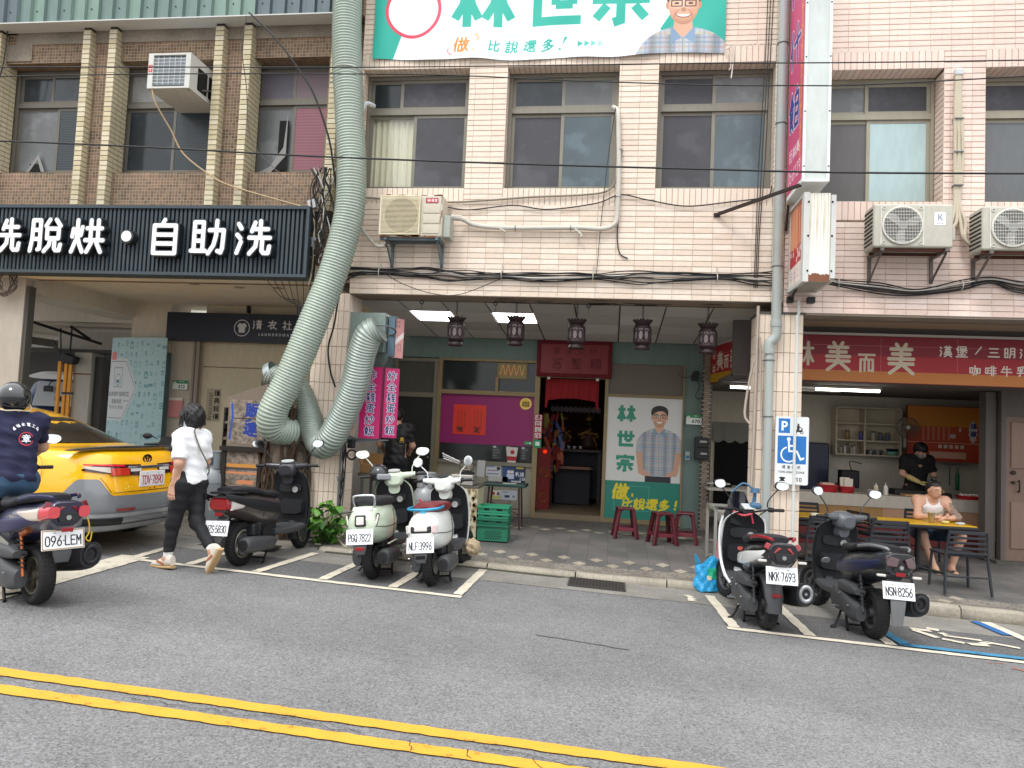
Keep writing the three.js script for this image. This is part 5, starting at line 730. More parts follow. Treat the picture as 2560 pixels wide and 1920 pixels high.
{
const wood=std('#2a1512',.5),gold=std('#8a6426',.35,{metalness: .6});
const t=thing('altar_table','dark altar table set deep inside the shrine doorway','altar',[-.66,.31,-4.6],0,null,true);
part('top',[rbox(.95,.06,.5,.01,-.64,1.3,-4.8),rbox(.75,.05,.42,.01,-.68,1.0,-4.4)],wood,t);part('front_panel',[B(-1.08,-.2,.4,1.27,-4.95,-4.9),B(-1.0,-.36,.33,.97,-4.5,-4.46)],std('#0f1122',.6),t);
for (const x of [-1.08,-.2]) part('leg',box(.06,.95,.06,x,.79,-4.6),wood,t);part('edge_carving',[B(-1.0,-.36,.975,1.025,-4.19,-4.185)],std('#7a4a34',.5),t);
for (const [x,l,y] of [[-.9,'left',.62],[-.42,'right',.66]]) {const f=thing('shrine_statue',`ornate dim robed shrine figure on the ${l} side of the altar`,'statue',[x,1.33,-4.75],0,null,false);part('robe',lathe([[.0,0],[.17,.0],[.18,.1],[.13,.3],[.08,.42],[.0,.44]],16),std('#6b2a1a',.6,{map: T.mosaic}),f);part('head',sph(.06,0,.48,.02,1,1.15,1),std('#1d1512',.6),f);part('crown',[lathe([[.07,.53],[.1,.56],[.06,.64],[0,y]],14)],gold,f);const tr=[];for (let k=0;k<22;k++) tr.push(rod([rnd(-.15,.15),rnd(.05,.4),rnd(.06,.14)],[rnd(-.2,.2),rnd(.0,.3),rnd(.08,.16)],.012));part('trim',tr,gold,f,'stuff');}
const dr=[];for (let k=0;k<60;k++) {const x=rnd(-1.2,-.85),y=rnd(.9,1.9);dr.push(box(rnd(.03,.07),rnd(.1,.3),.02,x,y,-4.1+rnd(-.2,.2),rnd(-.5,.5),rnd(-.4,.4),rnd(-.4,.4)));}
const dc=[std('#7a1a16',.7),std('#a8563a',.7),std('#4b5a86',.7),std('#93813a',.7)];for (let q=0;q<4;q++) solo('hanging_ribbons',dr.filter((_,i)=>i % 4===q),dc[q],['dark red ribbons','orange ribbons','bluish ribbons','olive ribbons'][q]+' hung at the left inside the shrine doorway','ribbons').userData.kind='stuff';
solo('altar_fringe',Array.from({length: 40},(_,k)=>box(.012,.09+.03*Math.sin(k*1.7),.012,-1.1+k*.0225,2.05,-4.3)),std('#8d7f86',.6),'row of pale hanging beads under the curtain inside the doorway','fringe').userData.kind='stuff';
for (let k=0;k<5;k++) solo('offering_cup',lathe([[0,0],[.025,0],[.035,.05],[.03,.05],[.02,.01]],12).translate(-.98+k*.105,1.335,-4.52),std('#bdbab5',.4),['leftmost','second from the left','middle','fourth from the left','rightmost'][k]+' of the five small white cups on the altar edge','cup','white cups in a row on the altar');
const cp=thing('shrine_screen','red panel with round gold emblems standing inside the left of the doorway','panel',[-1.13,.31,-3.5],.5);part('panel',B(-.12,.12,0,1.05,-.01,.01),std('#7a1512',.6),cp);for (const y of [.2,.62]) part('emblem',torus(.075,.01,0,y,.014),gold,cp);part('lamp',sph(.03,0,.98,.03),std('#5c1010',.5,{emissive: new THREE.Color('#ff2a10'),emissiveIntensity: .7}),cp);
}
// ---------- items along the shop window ----------
flat('small_poster',.25,.19,-1.91,.955,-2.965,400,(g,w,h)=>{fill(g,'#c7ccd0',0,0,w,h);for (let k=0;k<6;k++) {g.fillStyle=['#b2556f','#4f6fb0'][k % 2];g.beginPath();g.arc(14+k*12,h*.5,5,0,7);g.fill();} g.fillStyle='#3d302c';g.beginPath();g.arc(w*.82,h*.32,12,0,7);g.fill();fill(g,'#8d98b5',6,8,50,8);fill(g,'#777f96',6,h*.75,w*.8,8);},'pale small poster with coloured dots under the window sill','poster');
flat('small_poster',.38,.28,-1.57,.905,-2.965,500,(g,w,h)=>{const q=g.createLinearGradient(0,0,w,h);q.addColorStop(0,'#3b5a93');q.addColorStop(1,'#151d33');g.fillStyle=q;g.fillRect(0,0,w,h);for (const x of [.28,.42]) {g.fillStyle='#d9cfd0';g.beginPath();g.arc(w*x,h*.36,15,0,7);g.fill();fill(g,'#c2cbdc',w*x-18,h*.48,36,40);} han(g,'乳現',w*.56,h*.36,34,4,'#eef2f7',{dx: 38});han(g,'之三設',w*.6,h*.66,24,3,'#dfe7f0',{dx: 26});fill(g,'#e2c33a',w*.6,10,60,12);for (let k=0;k<9;k++) fill(g,'#e7e9ea',w*.4+k*9,h*.86,6,14);},'dark blue printed poster with two figures under the window sill','poster');
flat('paper_sheet',.33,.1,-1.83,.81,-2.965,200,(g,w,h)=>fill(g,'#b9b7b2',0,0,w,h),'blank grey sheet taped below the pale small poster','paper');
flat('product_box',.15,.14,-1.79,.6,-2.55,400,(g,w,h)=>{fill(g,'#c9d0b2',0,0,w,h);fill(g,'#a3403c',6,12,16,20);fill(g,'#7d4b86',36,12,16,20);fill(g,'#b9c24a',4,38,w-8,12);},'small pale box with red and purple print under the green table','box');
flat('product_box',.26,.15,-1.58,.605,-2.5,400,(g,w,h)=>{fill(g,'#b8bdc6',0,0,w,h);fill(g,'#2e3a5c',w*.26,h*.5,w*.3,h*.26);fill(g,'#6d7688',10,8,40,6);fill(g,'#6d7688',w*.75,h*.5,14,14);},'wide pale box with a blue rectangle under the green table','box');
{
const t=thing('drink_cup_sign','cup shaped red and white paper sign standing on the window sill','sign',[-1.62,1.1,-2.98]);part('cup',extr([[-.07,0],[.07,0],[.1,.25],[-.1,.25]],.01),std('#cfc8c2',.6),t);part('print_band',[extr([[-.075,.03],[.075,.03],[.08,.1],[-.08,.1]],.003,0,0,0,.0105),cyl(.035,.035,.003,.01,.17,.012,Math.PI/2)],std('#a3262c',.6),t);
const u=thing('window_notices','dark menu sheets with pale lines behind the lower window glass','notice',[-1.6,1.12,-3.03]);for (let k=0;k<3;k++) {const p=part('sheet',plane(.17,.23,-.28+k*.24,.13,.002),printMat(.17,.23,300,(g,w,h)=>{fill(g,['#2f3a3a','#4a2530','#26282c'][k],0,0,w,h);for (let i=0;i<7;i++) fill(g,'#9a9b98',6,10+i*8,(w-14)*(.5+.5*hash(i,k,4)),2);fill(g,'#c9c9c6',6,2,14,8);}),u);}
}
flat('house_number',.27,.155,-7.39,2.15,-2.655,600,(g,w,h)=>{fill(g,'#dfe5df',0,0,w,h);fill(g,'#2f8253',0,0,w,h*.34);g.fillStyle='#cdd8c9';g.beginPath();g.arc(w*.14,h*.3,17,0,7);g.fill();latin(g,'472',w*.6,h*.68,h*.5,'#173b2a');for (let k=0;k<3;k++) fill(g,'#cfe0d2',w*(.4+k*.14),h*.1,14,8);},'green and white house number plate reading 472 on the beige wall','house number');
flat('house_number',.25,.16,1.3,1.935,-2.94,600,(g,w,h)=>{fill(g,'#dfe5df',0,0,w,h);fill(g,'#2f8253',0,0,w,h*.34);g.fillStyle='#cdd8c9';g.beginPath();g.arc(w*.14,h*.32,17,0,7);g.fill();latin(g,'470',w*.6,h*.68,h*.5,'#173b2a');for (let k=0;k<2;k++) fill(g,'#cfe0d2',w*(.5+k*.14),h*.1,14,8);},'green and white house number plate reading 470 right of the man poster','house number');
{const t=thing('mailbox','dark grey wall mailbox with two pale labels on the brick strip','mailbox',[1.42,1.3,-2.86]);part('box',rbox(.22,.36,.1,.02,0,.18,0),std('#202126',.5),t);part('label',[box(.11,.03,.003,.02,.29,.0515),box(.1,.028,.003,.03,.1,.0515)],std('#a7a49c',.6),t);part('slot',box(.16,.02,.004,0,.2,.051),M.dark,t);
const m=thing('electric_meter','dark round meter and wires at the top of the brick strip','meter',[1.3,2.6,-2.9]);part('body',[cyl(.05,.05,.08,0,.06,.04,Math.PI/2),rbox(.1,.1,.06,.01,-.02,.0,0)],M.black,m);part('wire',[tube([[.02,0,.03],[.05,-.15,.05],[.0,-.3,.05],[.1,-.32,.05],[.12,-.1,.05],[.05,.0,.05]],.006,40),tube([[-.05,.02,.02],[-.2,.0,.02],[-.28,.06,.02]],.005)],M.black,m);
flat('blue_sticker',.07,.13,1.22,1.35,-2.98,400,(g,w,h)=>{fill(g,'#b7bfc4',0,0,w,h);fill(g,'#2f7fb4',3,h*.45,w-6,h*.4);},'tiny blue and white sticker on the green wall below the 470 plate','sticker');}
// ---------- stools ----------
{
const mk=()=>{const t=thing('plastic_stool','','stool',[0,0,0]),m=std('#4f0f1b',.4);t.scale.setScalar(.9);
part('seat',[rbox(.27,.035,.27,.016,0,.45,0,0,0,0,3),torus(.05,.004,0,.468,0,Math.PI/2)],m,t);
for (const [a,b] of [[-1,-1],[1,-1],[1,1],[-1,1]]) part('leg',loft([[[-.03,0,-.02],[.03,0,-.02],[.03,0,.02],[-.03,0,.02]].map(([x,y,z])=>[a*.172+x,0,b*.172+z]),[[-.03,0,-.025],[.03,0,-.025],[.03,0,.025],[-.03,0,.025]].map(([x,y,z])=>[a*.112+x,.4,b*.112+z]),[[-.05,0,-.05],[.05,0,-.05],[.05,0,.05],[-.05,0,.05]].map(([x,y,z])=>[a*.085+x,.447,b*.085+z])]),m,t);
for (let k=0;k<4;k++) part('apron',rbox(k % 2?.012:.25,.055,k % 2?.25:.012,.005,k===1?.156:k===3?-.156:0,.14,k===0?.156:k===2?-.156:0),std('#6b2430',.45),t);return t;};
const a=mk();a.userData.group='red stools before the man poster';
[[.235,-1.5,.1,'dark red plastic stool at the left, before the yellow writing of the man poster'],[.73,-1.12,.25,'dark red plastic stool in the middle of the three by the man poster'],[1.05,-1.32,-.1,'dark red plastic stool nearest the brick strip']].forEach(([x,z,r,l],k)=>{const t=k?a.clone():a;if (k) {t.name=numbered('plastic_stool');scene.add(t);} t.userData={...a.userData,label: l};t.position.set(x,pav(x,z)+.004,z);t.rotation.y=r;});
}
// ---------- crates ----------
{
const gm=std('#1f6a50',.45),gl=std('#2c8a68',.45);
const crate=(y,h,m,label,r)=>{const t=thing('plastic_crate',label,'crate',[-1.5,y,-.62],r,null,false),W=.42,D=.34;t.userData.group='green crates stacked by the cabinet';
part('rim',[box(W,.022,.02,0,h-.011,D/2),box(W,.022,.02,0,h-.011,-D/2),box(.02,.021,D-.02,W/2-.01,h-.011,0),box(.02,.021,D-.02,-W/2+.01,h-.011,0)],m,t);
part('side_wall',[B(-W/2+.02,W/2-.02,.004,h-.022,D/2-.022,D/2-.012),B(-W/2+.02,W/2-.02,.004,h-.022,-D/2+.012,-D/2+.022),B(-W/2+.01,-W/2+.02,.004,h-.022,-D/2+.012,D/2-.012),B(W/2-.02,W/2-.01,.004,h-.022,-D/2+.012,D/2-.012),B(-W/2+.02,W/2-.02,0,.006,-D/2+.022,D/2-.022)],m,t);
if (h>.2) {const hl=[];for (let r=0;r<4;r++) for (let c=0;c<6;c++) hl.push(cyl(.009,.009,.004,-.09+c*.036+(r % 2)*.018,.04+r*.028,D/2-.0105,Math.PI/2,0,0,10));part('vent_hole',hl,M.dark,t,'stuff');}
else {part('hand_slot',B(-.12,-.05,.03,h-.03,D/2-.0125,D/2-.009),std('#10192c',.8),t);part('hand_slot',B(.05,.12,.03,h-.03,D/2-.0125,D/2-.009),std('#10192c',.8),t);part('rib',[-.19,-.14,-.03,.03,.14,.19].map((x)=>box(.008,h-.03,.01,x,h/2,D/2-.008)),m,t);}
return t;};
const y0=pav(-1.5,-.62)+.004;
crate(y0,.215,gm,'deep dark green crate with round vent holes, bottom of its stack',.02);crate(y0+.216,.075,gm,'shallow green crate second from the bottom of its stack',-.02);crate(y0+.292,.075,gl,'shallow green crate third from the bottom of its stack',.03);crate(y0+.368,.085,gl,'open green crate on top of its stack',.0);
}
// ---------- gas cylinders ----------
function cylinder(label,x,z,col,s=1) {const y=pav(x,z)+.004,t=thing('gas_cylinder',label,'gas cylinder',[x,y,z],.4),m=std(col,.4,{metalness: .2,map: T.grime});
part('body',lathe([[0,.03],[.12,.03],[.152,.07],[.155,.5],[.155,.52],[.145,.6],[.1,.66],[.05,.69],[0,.69]].map(([a,b])=>[a*s,b*s]),32),m,t);part('foot_ring',lathe([[.13,0],[.135,0],[.135,.05],[.13,.05]].map(([a,b])=>[a*s,b*s]),28),m,t);
const c=[];for (let k=0;k<3;k++) {const a0=k*2.094,n=8;const r=[];for (let i=0;i<=n;i++) {const a=a0+i/n*1.5;r.push([[.115*Math.cos(a)*s,.66*s,.115*Math.sin(a)*s],[.115*Math.cos(a)*s,.83*s,.115*Math.sin(a)*s]]);} c.push(loft(r,{open: true,caps: false}));} c.push(torus(.115*s,.008,0,.835*s,0,Math.PI/2));const mm=m.clone();mm.side=THREE.DoubleSide;part('collar',c,mm,t);
part('valve',[cyl(.018,.022,.09,0,.73*s,0),sph(.03,0,.79*s,0,1,.5,1),cyl(.012,.012,.06,.04,.74*s,0,0,0,Math.PI/2)],std('#3a4a78',.4),t);part('weld_band',torus(.157*s,.003,0,.51*s,0,Math.PI/2),m,t);return t;}
cylinder('grey gas cylinder between the mint and white scooters at the kitchen',-2.36,-.25,'#a3a7ab',1.05);
solo('gas_hose',tube([[-2.33,.99,-.2],[-2.25,.97,-.1],[-2.22,.8,-.05],[-2.28,.6,.0],[-2.36,.45,.1]],.014,30),M.black,'black hose curling from the gas cylinder valve beside the mint scooter','hose');
cylinder('tall grey gas cylinder leaning by the old board behind the walking woman',-5.1,.15,'#8f969b',1.2);
// ---------- kitchen corner ----------
{
const st=std('#9aa0a0',.35,{metalness: .6,map: T.grime}),y=.2;
const t=thing('kitchen_counter','steel legged kitchen work counter behind the mint scooter','counter',[-3.0,y,-1.1],0,null,true);part('top',[rbox(1.15,.05,.5,.01,-2.93,.93,-1.1)],std('#8b8578',.5,{map: T.grime}),t);for (const [a,b] of [[-3.45,-.9],[-2.42,-.9],[-3.45,-1.3],[-2.42,-1.3],[-3.1,-.9]]) part('leg',box(.035,.7,.035,a,y+.35,b),st,t);part('shelf',rbox(1.05,.03,.4,.005,-2.93,.5,-1.1),st,t);
const c=thing('cream_cabinet','peeling cream metal stove cabinet behind the white scooter','cabinet',[-2.0,y,-.75],0,null,true);part('body',rbox(.58,.65,.5,.012,-2.01,.53,-.75),std('#cfc8ac',.6,{map: T.grime,bumpMap: T.conc,bumpScale: .01}),c);part('edge',[box(.03,.66,.02,-2.29,.53,-.49),box(.6,.025,.52,-2.01,.87,-.75)],std('#55524a',.6),c);const pl=[];for (let k=0;k<30;k++) pl.push(extr(smooth2(Array.from({length: 6},(_,i)=>[rnd(.01,.03)*Math.cos(i),rnd(.01,.04)*Math.sin(i)])),.002,0,-1.78+rnd(-.06,.05),rnd(.25,.85),-.499));part('peeled_paint',pl,std('#8d7a5c',.8),c,'stuff');
const s=thing('gas_stove','small steel gas burner standing on the cream cabinet','stove',[-1.95,.885,-.68],0,null,true);part('body',rbox(.3,.14,.34,.015,-1.95,.955,-.68),std('#a8a49d',.4,{metalness: .4}),s);part('burner',[torus(.08,.012,-1.91,1.04,-.65,Math.PI/2),...[0,1,2,3].map((k)=>box(.014,.03,.05,-1.91+.09*Math.cos(k*1.57),1.045,-.65+.09*Math.sin(k*1.57)))],M.black,s);
const p=thing('cooking_pot','shiny steel pot with lid and black knob on the burner','pot',[-1.91,1.06,-.65]);part('bowl',lathe([[0,0],[.07,.005],[.1,.04],[.108,.1],[.112,.105]],28),std('#c3bfb2',.18,{metalness: .85}),p);part('lid',lathe([[.112,.105],[.1,.12],[.05,.145],[0,.15]],28),std('#55534f',.3,{metalness: .6}),p);part('knob',[sph(.018,0,.165,0,1,.8,1),cyl(.01,.01,.02,0,.152,0)],M.black,p);part('handle',[-.03,.0,.03].map((q,k)=>rod([-.1,.09+k*.02,q],[-.34,.16+k*.035,q*1.5],.011)),std('#b6b6b4',.25,{metalness: .8}),p);
solo('steel_sheet',[box(.12,.22,.006,-1.73,1.11,-.7,0,.7,-.06)],std('#b3b4b2',.3,{metalness: .7,map: T.grime}),'bent steel splash sheet standing right of the pot','sheet metal');
const b=thing('cardboard_box','open brown cardboard box on the kitchen counter behind the mint scooter','box',[-3.34,.955,-.95],.15);const cb=std('#a98352',.85,{map: T.grime});part('body',rbox(.28,.12,.24,.006,0,.06,0),cb,b);part('flap',[box(.28,.16,.006,0,.19,-.11,-.1),box(.006,.1,.22,-.145,.14,0,0,0,.4)],cb,b);
const u=thing('folding_table','small folding table with dark green top beside the crates','table',[-1.53,.2,-1.75],0,null,true);part('top',rbox(.64,.045,.42,.01,-1.53,.83,-1.75),std('#24463f',.4,{map: T.grime}),u);part('leg_frame',[tube([[-1.78,.2,-1.58],[-1.75,.8,-1.6]],.014),tube([[-1.78,.2,-1.92],[-1.75,.8,-1.9]],.014),tube([[-1.28,.2,-1.58],[-1.31,.8,-1.6]],.014),tube([[-1.28,.2,-1.92],[-1.31,.8,-1.9]],.014),rod([-1.76,.5,-1.58],[-1.3,.5,-1.58],.01),rod([-1.76,.6,-1.58],[-1.3,.42,-1.58],.008)],std('#3b2023',.5),u);part('paper',box(.2,.004,.12,-1.46,.856,-1.66,0,.2),std('#b8c2bb',.7),u);
for (const [x,w,h,l] of [[-3.36,.16,.32,'black plastic tub under the kitchen counter, next to the pillar'],[-3.0,.26,.26,'dark bucket under the middle of the kitchen counter']]) {const q=thing('plastic_tub',l,'tub',[x,.2,-.75]);part('body',lathe([[0,0],[w*.42,0],[w*.5,h],[w*.53,h+.01],[w*.46,h],[w*.38,.02]],20),std('#1c1d22',.5),q);}
const v=thing('water_pipe','thin steel water pipes with tap along the edge of the tiled pillar','pipe',[-3.42,.2,.05],0,null,true);part('pipe',[tube([[-3.42,1.5,.04],[-3.43,1.0,.04],[-3.43,.55,.04],[-3.38,.5,.05],[-3.2,.53,.05]],.014,30),tube([[-3.38,1.45,.02],[-3.37,.9,.02],[-3.4,.3,.02]],.01)],M.galv,v);part('tap',[cyl(.02,.02,.06,-3.42,.92,.07,Math.PI/2),box(.07,.012,.012,-3.42,.95,.09)],M.galv,v);for (let k=0;k<6;k++) part('cable',tube([[-3.44+k*.01,1.5,.0],[-3.4+rnd(-.03,.05),1.25,.04],[-3.41+rnd(-.03,.05),.9,.03],[-3.42+rnd(-.04,.04),.5,.04]],.006,24,5),M.black,v);part('black_valve',[rbox(.09,.12,.08,.02,-3.32,1.38,-.02),torus(.06,.012,-3.3,1.24,.0)],M.black,v);
solo('drain_hose',tube([[-3.44,.24,.1],[-3.3,.2,.3],[-3.1,.13,.5],[-2.85,.1,.62],[-2.6,.14,.72],[-2.45,.2,.8],[-2.4,.3,.75]],.014,60),std('#b5ad98',.6),'thin pale hose looping on the ground at the foot of the pillar','hose');
solo('drain_hose',tube([[-2.86,.125,.95],[-2.7,.14,.98],[-2.5,.17,1.0],[-2.38,.22,.9],[-2.3,.22,.7]],.026,40),std('#dedbd2',.5),'thick white hose on the ground behind the mint scooter','hose');
solo('drain_hose',tube([[-4.78,.2,.9],[-4.6,.24,.85],[-4.45,.28,.8],[-4.35,.34,.6],[-4.32,.6,.45],[-4.3,.75,.38]],.03,40),std('#cfc9b8',.6),'thick cream pipe bent on the ground by the foot of the old board','hose');
}
{
const t=thing('fried_rice_sign','magenta sign with white and blue characters hung under the hood','sign',[-3.0,1.46,-.05],0,null,true),px=700;
const face=(w,h)=>printMat(w,h,px,(g,W,H)=>{fill(g,'#c5216c',0,0,W,H);[...'炸全雞蛋炒飯'].forEach((c,k)=>{const s=Math.min(W*.62,H*.13),x=(W-s)/2,y=H*(.04+k*.158);han(g,c,x,y,s,s*.2,'#f3ecf1');han(g,c,x,y,s,s*.105,'#22336e');});});
part('frame',[B(-3.245,-2.965,1.455,2.385,-.12,-.045)],std('#7c2348',.5),t);part('face_print',plane(.27,.92,-3.105,1.92,-.0435),face(.27,.92),t);
const u=thing('fried_rice_sign','narrow magenta sign panel angled to the right of its wider twin','sign',[-2.88,1.47,-.2],.6);part('panel',B(-.1,.1,0,.92,-.02,0),std('#8c2350',.5),u);part('face_print',plane(.19,.9,0,.46,.0015),face(.19,.9),u);
solo('sign_bracket',[extr([[-3.45,1.38],[-2.85,1.44],[-2.85,1.45],[-3.28,1.45],[-3.45,1.52]],.02,0,0,0,-.1)],M.galv,'grey metal bracket plate under the wide magenta sign','bracket');
}
// ---------- laundromat front ----------
{
const t=thing('laundromat_sign','dark blue sign board with a shirt emblem behind the tall duct','sign',[-6.3,2.91,-2.6],0,null,true);
part('board',B(-7.66,-4.7,2.91,3.4,-2.68,-2.56),std('#141b2b',.4),t);
part('print',plane(2.9,.47,-6.18,3.155,-2.5575),printMat(2.9,.47,400,(g,w,h)=>{fill(g,'#161e30',0,0,w,h);const X=(x)=>(x+7.63)*400;g.strokeStyle='#c9ccd2';g.lineWidth=6;g.beginPath();g.arc(X(-6.28),h*.5,54,0,7);g.stroke();g.fillStyle='#c9ccd2';g.beginPath();[[-24,-30],[-10,-34],[0,-26],[10,-34],[24,-30],[36,-10],[24,-4],[22,32],[-22,32],[-24,-4],[-36,-10]].forEach(([a,b],i)=>(i?g.lineTo(X(-6.28)+a,h/2+b):g.moveTo(X(-6.28)+a,h/2+b)));g.fill();han(g,'清衣社',X(-6.08),h*.2,62,8,'#c9ccd2',{dx: 106});latin(g,'L A U N D R O M A T',X(-5.68),h*.72,26,'#c9ccd2');}),t);
each('arm',[box(.03,.12,.1,-6.2,3.48,-2.6),box(.03,.12,.1,-5.3,3.48,-2.6)],M.black,t);
const n=30;const pos=[],uv=[],id=[];
for (let i=0;i<=n;i++) {const x=lerp(-8.74,-7.52,i/n),z=-2.4-.28*(1-i/n) ** 2;pos.push(x,.16,z,x,2.93,z);uv.push(i/n,0,i/n,1);if (i) {const k=i*2;id.push(k-2,k,k-1,k-1,k,k+1);}}
const g=new THREE.BufferGeometry();g.setAttribute('position',new THREE.Float32BufferAttribute(pos,3));g.setAttribute('uv',new THREE.Float32BufferAttribute(uv,2));g.setIndex(id);g.computeVertexNormals();
const u=thing('curved_print_wall','curved wall covered in teal laundry icon print with a white arrow label','printed wall',[-7.9,.16,-2.9],0,null,true);
part('print',g,printMat(1.8,2.77,420,(c,w,h)=>{
fill(c,'#a5c6ca',0,0,w,h);c.lineWidth=3;for (let i=0;i<11;i++) for (let j=0;j<16;j++) {const x=w*(i+.2+.3*hash(i,j,1))/11,y=h*(j+.2+.3*hash(i,j,2))/16,s=26+22*hash(i,j,3),k=Math.floor(hash(i,j,4)*6);c.fillStyle=c.strokeStyle=['#6d9aa3','#86b0b8','#7ba5ae','#5f8f9a'][Math.floor(hash(i,j,5)*4)];if (k===0) {c.fillRect(x,y,s,s*1.2);c.fillStyle='#a5c6ca';c.beginPath();c.arc(x+s/2,y+s*.7,s*.3,0,7);c.fill();} else if (k===1) {c.strokeRect(x,y+s*.3,s*.7,s);c.strokeRect(x+s*.2,y,s*.3,s*.3);} else if (k===2) {c.beginPath();c.moveTo(x,y);c.lineTo(x+s,y+s);c.moveTo(x+s,y);c.lineTo(x,y+s);c.stroke();} else if (k===3) {c.beginPath();c.moveTo(x,y+s*.3);c.lineTo(x+s*.3,y);c.lineTo(x+s*.7,y);c.lineTo(x+s,y+s*.3);c.lineTo(x+s*.8,y+s*.5);c.lineTo(x+s*.8,y+s);c.lineTo(x+s*.2,y+s);c.lineTo(x+s*.2,y+s*.5);c.fill();} else if (k===4) {for (let q=0;q<4;q++) c.fillRect(x,y+q*s*.28,s,s*.16);} else c.fillRect(x,y+s*.4,s*1.2,s*.5);}
c.fillStyle='#c9cfd2';c.beginPath();c.moveTo(0,h*.13);c.lineTo(w*.34,h*.13);c.lineTo(w*.56,h*.32);c.lineTo(w*.32,h*.52);c.lineTo(0,h*.52);c.fill();c.strokeStyle='#3b4650';c.lineWidth=4;c.beginPath();c.moveTo(w*.02,h*.15);c.lineTo(w*.33,h*.15);c.lineTo(w*.535,h*.32);c.lineTo(w*.31,h*.505);c.lineTo(w*.02,h*.505);c.stroke();
fill(c,'#cf5a52',w*.02,h*.09,w*.1,h*.05);c.strokeStyle='#3f6f80';c.lineWidth=5;c.strokeRect(w*.1,h*.19,w*.17,h*.12);c.beginPath();c.arc(w*.185,h*.265,w*.055,0,7);c.stroke();c.fillStyle='#3f6f80';c.beginPath();c.arc(w*.185,h*.265,w*.035,0,Math.PI);c.fill();
latin(c,'LAUNDRY SERVICE',w*.2,h*.355,42,'#333d46',{sx: .9});han(c,'自助洗衣',w*.08,h*.385,34,4,'#333d46',{dx: 40});fill(c,'#333d46',w*.32,h*.395,70,4);latin(c,'fresh & clean',w*.18,h*.435,38,'#333d46',{bold: false});
},{side: THREE.DoubleSide,roughness: .3}),u);
part('core',B(-8.7,-7.55,.16,2.8,-2.95,-2.85),std('#9db6b8',.6),u);
const n1=flat('wall_notice',.25,.34,-7.45,1.76,-2.655,300,(g,w,h)=>{fill(g,'#d58f8c',0,0,w,h);fill(g,'#dcd6cc',0,0,w,h*.14);g.strokeStyle='#a86a68';g.strokeRect(6,h*.2,w-12,h*.74);for (let i=0;i<8;i++) fill(g,'#c17e7b',12,h*(.28+i*.08),w-24,2);},'pink notice sheet on the beige wall below the 472 plate','notice');
const q=thing('wall_lettering','black upright brush lettering stuck on the beige shutter wall','lettering',[-6.82,1.55,-2.75]);part('print',plane(.26,.56,0,.28,0),printMat(.26,.56,600,(g,w,h)=>{fill(g,'#a99f88',0,0,w,h);[...'瑞典設備'].forEach((c,k)=>han(g,c,w*.56,h*(.04+k*.24),58,8,'#1f1d1c'));g.save();g.translate(w*.3,h*.55);g.rotate(-Math.PI/2);latin(g,'Wascomat',0,0,62,'#1f1d1c',{bold: false});g.restore();},{roughness: .8}),q);
}
